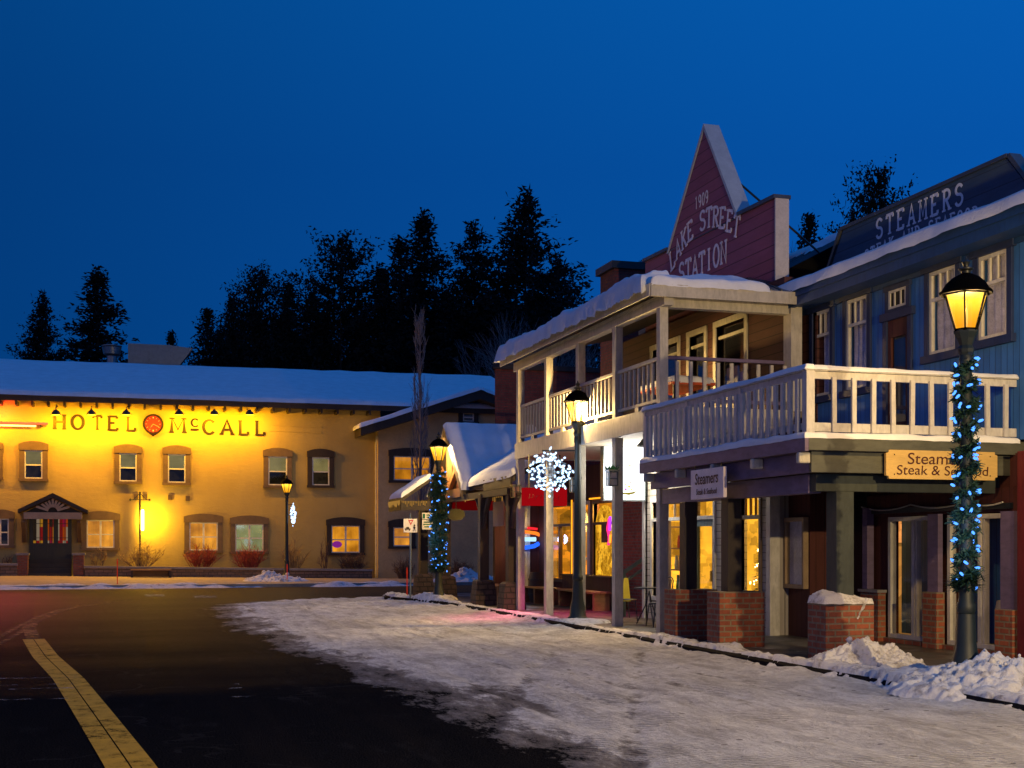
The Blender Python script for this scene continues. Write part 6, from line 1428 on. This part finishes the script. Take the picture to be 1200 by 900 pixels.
for i, ch in enumerate(nm):
    if ch == ' ': continue
    t_ = i/(n-1); yc = 19.72-(19.72-16.72)*t_; zc = 6.69+.06*(1-(2*t_-1)**2); build(glyph(MB(), ch, lambda X, Y, yc=yc, zc=zc: (PXX-.004, yc-(X-.31)*.13/.62, zc+Y*.185), .15, .004, .12, (-1,0,0)), 'painted_letter', m_letterpale, par)
# balcony
DZ = 3.12
bal = build(MB().prism([(BXE,BYN,2.98),(SXW,BYN,2.98),(SXW,BYF,2.98),(BXE,BYF,2.98)], (0,0,DZ-2.98)), 'balcony_deck', m_purple, blue)
mb = MB().box(BXE-.06,BXE-.002,BYN-.06,BYF+.03,2.93,DZ+.01); build(mb, 'edge_board', m_purple, bal, bevel=.006)
build(MB().box(BXE-.002,SXW+1.2,BYN-.06,BYN-.002,2.945,DZ+.01), 'edge_board', m_olive, bal, bevel=.006)
build(MB().box(BXE+.10,BXE+.17,BYN+.12,BYF-.1,2.66,2.928), 'beam', m_purple, bal, bevel=.006); build(MB().box(BXE+.10,SXW+1.2,BYN+.05,BYN+.118,2.66,2.943), 'beam', m_olive, bal, bevel=.006)
build(MB().box(BXE+.28,BXE+.48,BYN+.45,BYF-.2,2.40,2.658), 'beam', m_purple, bal, bevel=.006); build(MB().box(BXE+.3,SXW+1.2,BYN+.28,BYN+.44,2.42,2.658), 'beam', m_greenpost, bal, bevel=.006)
mb = MB()
for k in range(5): yy = BYN+.05+k*1.32; mb.prism([(BXE-.08,yy,2.925),(BXE-.08,yy+.10,2.925),(BXE-.08,yy+.10,2.78),(BXE-.08,yy,2.78)], (.17,0,0))
jn = build(mb, 'joist_end', m_post, bal, bevel=.02); jn['kind'] = 'stuff'
mb = MB()
for k in range(12): mb.box(BXE+.5,SXW,BYN+.7+k*.42,BYN+.75+k*.42,2.80,2.978)
build(mb, 'joists', m_dark, bal)
RZ = 4.02
mb = MB().box(BXE+.01,BXE+.07,BYN+.10,BYF-.04,RZ-.10,RZ-.02); mb.box(BXE-.03,BXE+.10,BYN-.03,BYF,RZ-.018,RZ+.02); mb.box(BXE+.015,BXE+.065,BYN+.10,BYF-.04,3.24,3.32)
rl = build(mb, 'railing', m_worn, blue, bevel=.005)
pk = raw_mesh(MB().box(-.02,.02,-.04,.04,-.36,.36), 'baluster', m_worn); n = 27
for k in range(n): inst(pk, 'baluster', rl, (BXE-.012, BYN+.22+(BYF-BYN-.4)*k/(n-1), 3.55+R.uniform(-.008,.008)), (R.uniform(-.012,.012),0,0))
for yy in (BYN+.05, BYN+1.95, BYN+3.8, BYF-.07): build(MB().box(BXE-.005,BXE+.085,yy-.045,yy+.045,DZ+.012,RZ-.019), 'railing_post', m_worn, rl)
build(snow_slab((BXE-.05,BYN-.05,RZ+.02),(BXE+.12,BYN-.05,RZ+.02),(BXE+.12,BYF,RZ+.02),(BXE-.05,BYF,RZ+.02), .055, 8, 90, 3, .05, .3, .012), 'snow', m_snow, rl, 'all')
mb = MB().box(BXE+.101,SXW,BYN+.01,BYN+.07,RZ-.12,RZ-.02); mb.box(BXE+.101,SXW,BYN-.03,BYN+.10,RZ-.018,RZ+.02); mb.box(BXE+.10,SXW,BYN+.012,BYN+.068,3.20,3.32)
rl2 = build(mb, 'railing', m_worn, blue, bevel=.005)
pk2 = raw_mesh(MB().box(-.032,.032,-.02,.02,-.365,.365), 'baluster', m_worn)
for k in range(10): inst(pk2, 'baluster', rl2, (BXE+.40+k*.30, BYN-.012, 3.56), (0,R.uniform(-.012,.012),0))
build(MB().box(BXE-.02,BXE+.10,BYN-.035,BYN+.085,DZ+.012,RZ-.02), 'railing_post', m_worn, rl2)
build(snow_slab((BXE+.08,BYN-.05,RZ+.02),(SXW,BYN-.05,RZ+.02),(SXW,BYN+.12,RZ+.02),(BXE+.08,BYN+.12,RZ+.02), .04, 60, 8, 9, .05, .5, .012), 'snow', m_snow, rl2, 'all')
build(snow_slab((BXE-.07,BYN-.07,DZ+.01),(SXW,BYN-.07,DZ+.01),(SXW,BYF,DZ+.01),(BXE-.07,BYF,DZ+.01), .075, 60, 90, 13, .06, .5, .015), 'deck_snow', m_snow, bal, 'all')
# piers with posts
def pier(x0, x1, y0, y1, zt, snowtop, px, py, pw, matp, zb_=2.40):
    pr = build(MB().box(x0,x1,y0,y1,.10,zt), 'brick_pier', m_brick2, blue, bevel=.006)
    build(MB().box(px-pw/2,px+pw/2,py-pw/2,py+pw/2,zt-.002,zb_), 'post', matp, blue, bevel=.008)
    if snowtop: build(snow_slab((x0-.02,y0-.02,zt),(x1+.02,y0-.02,zt),(x1+.02,y1+.02,zt),(x0-.02,y1+.02,zt), .13, 30, 24, 61, .22, .9, .03), 'snow', m_snowd, pr, 'all')
    return pr
p3 = pier(8.98,9.72,15.26,15.74,.92,True,9.34,15.5,.27,m_greenpost,2.42)
pier(8.6,9.36,17.7,18.15,.98,False,8.91,17.93,.24,m_dark); pier(8.55,9.3,19.22,19.68,.96,False,8.88,19.45,.22,m_dark)
# snow dribble down pier front
mb = MB(); mb.grid(lambda a, b: (9.62-.16*b+.05*(a-.5)*(1.3-b)+.02*nz(a, b*5, 3), 15.26-.02*sin(pi*a), .97-.28*b), 4, 14); build(mb, 'snow', m_snowd, p3, 'all')
# ground-floor wall, display case block, sliding doors
GX = 11.82
slid = [(16.92,18.08,.20,2.14),(15.22,16.52,.20,2.14)]
build(wallX(MB(), GX, GX+.15, 14.99, 18.95, .12, 2.97, slid), 'lower_wall', m_darkred, blue)
build(MB().box(GX-.07,GX-.002,14.99,18.9,2.16,2.5), 'header_board', m_darkred, blue); build(MB().box(GX-.12,GX-.075,14.99,18.8,2.2,2.28), 'trim_rail', m_black, blue)
dinner = interior('dim_dining_wall', (.9,.40,.07), 3.6, 1.3, .12, (.5,.16,.05)); lace = interior('lit_lace_curtain', (1.,.50,.12), .8, 9, .45)
m_floorin = mat('room_floor', (.09,.05,.03), .5, .3, 2, 0)
for i, (h0, h1, z0, z1) in enumerate(slid):
    mb = MB(); s = .075; mb.box(GX-.05,GX+.06,h0,h0+s,z0,z1); mb.box(GX-.05,GX+.06,h1-s,h1,z0,z1); mb.box(GX-.05,GX+.06,h0+s,h1-s,z0,z0+.07); mb.box(GX-.05,GX+.06,h0+s,h1-s,z1-.07,z1)
    ym = h0+(h1-h0)*.42; mb.box(GX-.045,GX+.05,ym-.04,ym+.04,z0+.07,z1-.07); mb.box(GX-.045,GX+.05,ym-.105,ym-.075,z0+.07,z1-.07)
    sd = build(mb, 'sliding_door', m_white, blue, bevel=.004); build(MB().quad((GX,h0+s,z0),(GX,h1-s,z0),(GX,h1-s,z1),(GX,h0+s,z1)), 'pane', m_glass, sd)
build(MB().quad((GX+.5,15.25,1.25),(GX+.5,15.85,1.25),(GX+.5,15.85,2.1),(GX+.5,15.25,2.1)), 'lace_curtain', lace, blue)
build(MB().quad((GX+2.2,14.6,.13),(GX+2.2,19.5,.13),(GX+2.2,19.5,2.9),(GX+2.2,14.6,2.9)), 'room_back', dinner, blue)
mb = MB(); mb.quad((GX+.16,15.0,.13),(GX+2.2,15.0,.13),(GX+2.2,19,.13),(GX+.16,19,.13)); mb.quad((GX+.16,15.01,.13),(GX+2.2,15.01,.13),(GX+2.2,15.01,2.9),(GX+.16,15.01,2.9));  mb.quad((GX+.16,15,2.89),(GX+2.2,15,2.89),(GX+2.2,19,2.89),(GX+.16,19,2.89)); build(mb, 'room_shell', m_floorin, blue)
point('room_lamp', (12.9, 16.9, 2.4), 200, (1.,.55,.15), .1, blue)
build(MB().quad((GX+.16,18.93,.13),(GX+2.2,18.93,.13),(GX+2.2,18.93,2.9),(GX+.16,18.93,2.9)), 'room_back', dinner, blue)
# dining tables inside
for i, (tx, ty, lab) in enumerate(((12.55,17.5,'small round table with white cloth inside the first sliding door'),(12.6,15.8,'small round table with white cloth behind the lace curtain'))):
    t = thing('dining_table', lab, 'table', (tx, ty, .13)); build(MB().lathe([(.42,.62),(.40,.74),(.05,.745)], (tx,ty,.13), 20), 'tablecloth', mat('white_cloth', (.6,.56,.55), .8, .15, 6, .05), t, True); build(MB().lathe([(.2,0),(.05,.05),(.05,.61)], (tx,ty,.13), 12), 'leg', m_dark, t, True)
t = thing('hanging_lamp', 'small amber hanging lamp glowing inside the first sliding door', 'lamp', (12.6, 17.05, 1.95)); build(MB().lathe([(.03,.1),(.05,.05),(.06,-.05),(.04,-.09)], (12.6,17.05,1.95), 10), 'shade', emit('amber_shade', (1.,.55,.08), 2.0, False), t, True); build(MB().tube([(12.6,17.05,2.05),(12.6,17.05,2.85)], .008, 4), 'cord', m_black, t)
# brick piers and pilasters of that wall
for (y0, y1, zt) in ((18.1,18.62,.92),(16.54,16.9,.98),(14.82,15.2,.80)):
    pr = build(MB().box(GX-.22,GX-.075,y0,y1,.11,zt), 'brick_pier', m_brick2, blue, bevel=.005)
    if y1 < 18: build(MB().box(GX-.16,GX-.075,y0+.05,y1-.05,zt,2.16), 'pilaster', m_purple, blue)
    else: build(MB().box(GX-.2,GX-.075,y1-.17,y1-.03,zt+.05,2.3), 'pilaster', m_purple, blue); build(MB().box(GX-.25,GX-.075,y0-.03,y1+.03,zt,zt+.045), 'sill', m_conc, blue)
build(MB().box(GX-.12,GX-.075,15.2,16.54,.11,.20), 'brick_plinth', m_brick2, blue); build(MB().box(GX-.12,GX-.075,16.9,18.1,.11,.20), 'brick_plinth', m_brick2, blue)
build(MB().box(GX-.2,GX+.1,14.35,14.75,.12,2.97), 'red_corner_post', m_redpaint, blue, bevel=.006)
cord = MB(); P_ = []
for a_, b_ in ((18.7,17.3),(17.3,15.9),(15.9,15.0)):
    P_ += [(GX-.15, a_+(b_-a_)*k/8, 2.32-.07*4*(k/8)*(1-k/8)) for k in range(8)]
build(MB().tube(P_, .012, 5), 'light_string', m_post, blue)
# display-case block
DX = 10.95
build(MB().box(DX,GX-.08,19.12,19.84,.12,2.6), 'dark_vestibule', m_darkred, blue)
mb = MB(); mb.box(DX-.10,DX-.002,19.16,19.22,.95,2.16); mb.box(DX-.10,DX-.002,19.78,19.84,.95,2.16); mb.box(DX-.10,DX-.002,19.22,19.78,.95,1.02); mb.box(DX-.10,DX-.002,19.22,19.78,2.09,2.16)
t = thing('menu_case', 'wood-framed glass menu case on the dark wall between shop and balcony post', 'display case', (DX-.05, 19.5, .95)); build(mb, 'frame', mat('oak_frame', (.30,.21,.12), .55, .25, 5, .1), t, bevel=.004); build(MB().quad((DX-.06,19.22,1.02),(DX-.06,19.78,1.02),(DX-.06,19.78,2.09),(DX-.06,19.22,2.09)), 'pane', m_glass, t); build(MB().quad((DX-.01,19.22,1.02),(DX-.01,19.78,1.02),(DX-.01,19.78,2.09),(DX-.01,19.22,2.09)), 'menu_sheet', mat('pale_menu_paper', (.62,.60,.66), .6, .45, 3, 0), t)
build(MB().box(GX-.077,GX-.01,18.66,19.12,.12,2.97), 'dark_recess', m_black, blue)  # black panel stands in for the shade of an opening
# signs
def board_text(t, lines, place, m):
    for s_, size, cx_, cz_, jit, sd, bd in lines:
        vs, fs = text_mesh(s_, size, jit, .06, sd, bd); order = sorted(fs, key=lambda f: min(vs[i][0] for i in f)); words_ = []; right = -9.
        for f in order:                      # one mesh per written word
            x0 = min(vs[i][0] for i in f)
            if x0 > right+.17*size: words_.append([])
            words_[-1].append(f); right = max(right, max(vs[i][0] for i in f))
        for wf in words_:
            ids = sorted({i for f in wf for i in f}); mp_ = {i: k for k, i in enumerate(ids)}; mb = MB()
            mb.add([place(cx_+vs[i][0], cz_+vs[i][2], vs[i][1]) for i in ids], [tuple(mp_[i] for i in f) for f in wf]); build(mb, 'lettering', m, t)
YS = BYN-.075; a = onY(1038.6, 561, YS); b = onY(1169, 530, YS); cx_, cz_ = (a.x+b.x)/2, (a.z+b.z)/2; W, Hh = b.x-a.x, b.z-a.z
t = thing('wooden_sign', 'notched yellow wooden sign with handwritten lettering on the balcony edge', 'sign', (cx_, YS, cz_)); nt_ = .045; P_ = []
for sx, sz in ((-1,-1),(1,-1),(1,1),(-1,1)):
    X_, Z_ = cx_+sx*W/2, cz_+sz*Hh/2
    c3 = [(X_-sx*nt_, Z_), (X_-sx*nt_*.8, Z_-sz*nt_*.8), (X_, Z_-sz*nt_)]
    if sx*sz < 0: P_ += c3
    else: P_ += c3[::-1]
build(MB().prism([(x_, YS, z_) for x_, z_ in P_], (0,.05,0)), 'board', m_signwood, t, bevel=.004)
m_signink = mat('burnt_lettering', (.06,.012,.01), .6, .2, 6, 0)
board_text(t, (('Steamers',.22,-.06,.01,.03,1,0.),('Steak & Seafood',.185,0,-.135,.03,2,0.)), lambda X, Z, D: (cx_+X*1.2, YS-.004-D*.2-.002, cz_+Z), m_signink)
mb = MB()
for sx in (-1, 1):
    for k in range(2): mb.ball((cx_+sx*W*.43, YS-.006, cz_+Hh*(.34 if k else -.34)), .009, 6, 4)
build(mb, 'screw', m_black, t)
XS = BXE-.07; a = onX(813.5, 585, XS); b = onX(852, 552, XS); yc, zc = (a.y+b.y)/2, 2.63
t = thing('hanging_sign', 'small pale rectangular sign board hanging under the balcony edge', 'sign', (XS, yc, zc)); L_ = abs(a.y-b.y)
build(MB().box(XS-.06,XS,yc-L_/2,yc+L_/2,2.40,2.86), 'board', mat('pale_lilac_board', (.78,.66,.64), .6, .15, 5, .05), t, bevel=.006)
board_text(t, (('Steamers',.25,0,.0,.03,3,.002),('Steak & Seafood',.125,0,-.16,.02,4,.001)), lambda X, Z, D: (XS-.064-.002-D*.2, yc-X*.88, zc+Z), m_signink)
mb = MB(); 
for s_ in (-1, 1): mb.bar((XS-.03,yc+s_*L_*.4,2.86),(XS-.03,yc+s_*L_*.4,2.93),.012)
build(mb, 'hook', m_black, t)

# ================================================================== TREES
def conifer_mesh(seed, H, Rb, p=.85, whorls=34, droop=.25, dens=1., gappy=.25, base=.10, top_round=0.):
    rr = random.Random(seed); mb = MB()
    for i in range(whorls):
        f = base+(1-base)*((i+rr.random()*.6)/whorls); z0 = H*f
        env = Rb*((1-f)/(1-base))**p if not top_round else Rb*(max(0., 1-((f-.35)/.66)**2)**.7 if f > .35 else .75+.25*f/.35)
        nb = rr.randint(9, 13)
        for k in range(nb):
            if rr.random() < gappy*.4: continue
            an = rr.uniform(0, 2*pi); L = env*rr.uniform(.50, 1.18)+.12; z0 = H*f+rr.uniform(-.6,.6)*H*(1-base)/whorls; asc = rr.uniform(-.05,.35)*(f) - droop*(1-f)
            n_t = max(4, int(L/.21*dens))
            for j in range(n_t):
                q_ = (j+rr.random())/n_t
                if q_ < .12: continue
                rad = L*q_; z_ = z0+asc*rad-.10*droop*rad*rad/ max(L,.3)+.22*q_*q_*L*.3
                c = Vector((rad*cos(an), rad*sin(an), z_)); wl = .30*(1-.5*q_)+.12
                for m_ in range(3):
                    d = Vector((cos(an)+rr.gauss(0,.75), sin(an)+rr.gauss(0,.75), rr.gauss(.05,.38))).normalized()*rr.uniform(.7,1.3)*wl*1.25
                    sd = d.cross(Vector((rr.gauss(0,1), rr.gauss(0,1), rr.gauss(0,1)))).normalized()*wl*rr.uniform(.16,.34)
                    c2 = c+Vector((rr.gauss(0,.26), rr.gauss(0,.26), rr.gauss(0,.17)))
                    mb.add([c2-d*.4-sd*.5, c2-d*.1+sd, c2+d*.7, c2-d*.1-sd], [(0,1,2,3)])
    return mb
variants = {}
for key, kw in {'spruce': dict(seed=1, H=20, Rb=8.3, p=.9, droop=.3, whorls=42), 'fir': dict(seed=2, H=20, Rb=6.9, p=.85, droop=.1, gappy=.35, whorls=42), 'pine': dict(seed=3, H=20, Rb=10.1, p=.75, whorls=38, droop=-.1, gappy=.45, base=.16),
                'broad': dict(seed=4, H=20, Rb=12., p=.85, whorls=42, droop=.05, gappy=.35), 'round': dict(seed=5, H=20, Rb=9.6, whorls=38, droop=-.15, gappy=.35, top_round=1., base=.14)}.items():
    variants[key] = raw_mesh(conifer_mesh(**kw), 'crown', m_pine)
tk = raw_mesh(MB().tube([(0,0,-1),(0,0,6),(.05,.03,12),(0,0,19.6)], [.34,.28,.16,.03], 8), 'trunk', m_bark)
TREES = [ # u, v of the top, half width in pixels, distance, kind, label
 (50,345,36,92,'broad','broad dark conifer, shorter of the pair beyond the hotel roof'),
 (115,314,44,90,'spruce','tall dark spruce standing behind the rooftop exhaust fan'),
 (201,387,16,96,'fir','very small lone conifer tip behind the rooftop duct box'),
 (243,360,24,94,'fir','short conifer at the outer end of the long dark row'),
 (272,344,24,98,'spruce','narrow conifer second from the outer end of the dark row'),
 (307,320,30,93,'round','rounded dark conifer between two narrower ones in the row'),
 (338,330,25,97,'fir','narrow pointed conifer just before the gap in the row'),
 (366,338,26,99,'spruce','dim conifer low behind the tall rounded pine of the row'),
 (399,281,37,92,'round','tall rounded pine in the middle of the dark row'),
 (447,310,34,95,'spruce','pointed spruce just before the open-branched fir'),
 (470,278,36,99,'fir','dark fir half hidden behind the open-branched fir'),
 (497,248,46,90,'spruce','tall open-branched fir above the columnar bare tree'),
 (556,263,42,92,'pine','slim tall pine beside the tallest broad pine'),
 (616,226,66,90,'broad','tallest broad pine standing over the cream porch eave'),
 (655,300,46,97,'pine','dark pine behind the chimney end of the porch roof'),
 (575,345,44,100,'round','low dark conifer behind the pale frosted bare trees'),
 (525,345,40,101,'round','low dark conifer behind the hotel gable ridge'),
 (420,372,42,103,'broad','low dense conifer filling the row behind the hotel roof'),
 (258,385,26,105,'broad','low dark fill conifer toward the outer end of the row behind the roof'),
 (375,388,40,106,'round','low dense conifer just behind the tall rounded pine'),
 (470,372,40,106,'broad','low dense conifer behind the columnar bare tree'),
 (602,365,46,104,'round','low dark conifer under the tallest broad pine'),
 (640,372,46,106,'broad','low dense conifer against the porch eave snow'),
 (292,372,30,105,'round','low dark conifer filling behind the rounded one in the row'),
 (330,372,44,104,'broad','low dense conifer at the back of the row above the hotel sign'),
 (1028,203,30,62,'round','dark rounded pine rising behind the grey parapet sign'),
 (1000,245,11,64,'fir','small dark fir peeking over the parapet corner'),
 (948,248,26,60,'fir','dark fir among bare twigs between the two false fronts'),
 (752,303,10,60,'fir','dark treetop just showing beside the false front\'s far corner'),
]
rr = random.Random(12)
for (u, v, hw_, d, kind, lab) in TREES:
    tp = at(u, v, d); Hh = tp.z+.3; base_r = {'spruce':3.6,'fir':3.0,'pine':4.4,'broad':5.2,'round':4.2}[kind]
    sxy = hw_*d/F/base_r; t = thing('conifer_tree', lab, 'tree', (tp.x, tp.y, -.3), 'dark conifers beyond the buildings')
    a_ = rr.uniform(0, 6.3)
    inst(variants[kind], 'crown', t, (tp.x,tp.y,-.3), (0,0,a_), (sxy*1.32, sxy*1.32, Hh/20)); inst(tk, 'trunk', t, (tp.x,tp.y,-.3), (0,0,a_), (sxy,sxy,Hh/20))
def bare_tree(name, label, base, H, spread, mat_, seed, group=None, columnar=False, r0=.16, depth=6):
    rr = random.Random(seed); t = thing(name, label, 'tree', base, group); tr_ = MB(); cr = MB()
    def rec(p, d, L, r, lev):
        q_ = p+d*L*.5+Vector((rr.gauss(0,.05),rr.gauss(0,.05),0))*L; e = p+d*L
        (tr_ if lev < 2 else cr).tube([p, q_.lerp(p+d*L*.5, .6), e], [r, r*.85, r*.7], 6 if lev < 2 else 3, False)
        if lev >= depth or r < .004: return
        nch = 3 if lev < 2 or columnar else rr.choice((2,3))
        for k in range(nch):
            an = rr.uniform(0, 2*pi); tilt = rr.uniform(.25,.6)*spread*(.5 if k == 0 else 1.15)
            s1 = d.cross(Vector((.3,.8,.2))).normalized(); s2 = d.cross(s1)
            nd = (d*cos(tilt)+(s1*cos(an)+s2*sin(an))*sin(tilt)+Vector((0,0,.12 if not columnar else .35))).normalized()
            rec(e if k < 2 else p+d*L*rr.uniform(.5,.95), nd, L*rr.uniform(.62,.86), r*.64, lev+1)
    B = Vector(base)
    if columnar:
        tr_.tube([B, B+Vector((.03,0,H*.5)), B+Vector((0,0,H))], [r0, r0*.6, .01], 6)
        for i in range(120):
            f = rr.uniform(.16,.96); p_ = B+Vector((0,0,H*f)); an = rr.uniform(0,2*pi); L = H*.17*(1.1-f)**.6*rr.uniform(.6,1.2); o_ = spread*rr.uniform(.4,1.)*(1.12-f)**.55
            m_ = p_+Vector((cos(an)*o_*.75, sin(an)*o_*.75, L*.4)); e_ = p_+Vector((cos(an)*o_, sin(an)*o_, L)); cr.tube([p_, m_, e_], [.022,.016,.007], 3, False)
            for j in range(5): s0 = m_.lerp(e_, rr.random()); cr.tube([s0, s0+Vector((rr.gauss(0,.09), rr.gauss(0,.09), rr.uniform(.2,.5)))], [.010,.004], 3, False)
    else: rec(B, Vector((0,0,1)), H*.24, r0, 0)
    build(tr_, 'trunk', mat_, t, 'all'); build(cr, 'crown', mat_, t); return t
p = onZ(492, 690, .0); p = onY(492, 684, 55.5); tpz = onY(492, 368, 55.5).z
bare_tree('columnar_tree', 'slender columnar bare tree in front of the gabled wing', (p.x,p.y,.05), tpz, .62, m_palebark, 3, columnar=True, r0=.10)
for (u, d, vt, sd, lab) in ((560,84,335,21,'pale frosted bare tree nearest the hotel gable'),(592,82,318,22,'pale frosted bare tree with forked top before the tallest pine'),(628,80,322,23,'pale frosted bare tree close to the porch roof snow'),(655,83,330,24,'pale frosted bare tree half behind the porch eave')):
    b_ = at(u, 638, d); bare_tree('bare_tree', lab, (b_.x,b_.y,-.3), at(u, vt, d).z, .95, m_palebark, sd, 'frosted bare trees behind the hotel', r0=.13, depth=7)
b_ = at(952, 638, 57); bare_tree('bare_tree', 'dark bare treetop between the pointed false front and parapet sign', (b_.x,b_.y,-.3), at(952, 213, 57).z, .8, m_bark, 31, None, r0=.2, depth=7)

SC.view_settings.view_transform = 'Standard'; SC.view_settings.look = 'None'; SC.view_settings.exposure = 0; SC.view_settings.gamma = 1
SC.render.engine = 'CYCLES'; SC.cycles.use_denoising = True; SC.cycles.max_bounces = 8; SC.cycles.transparent_max_bounces = 16
SC.cycles.sample_clamp_indirect = 3.; SC.cycles.caustics_reflective = False; SC.cycles.caustics_refractive = False
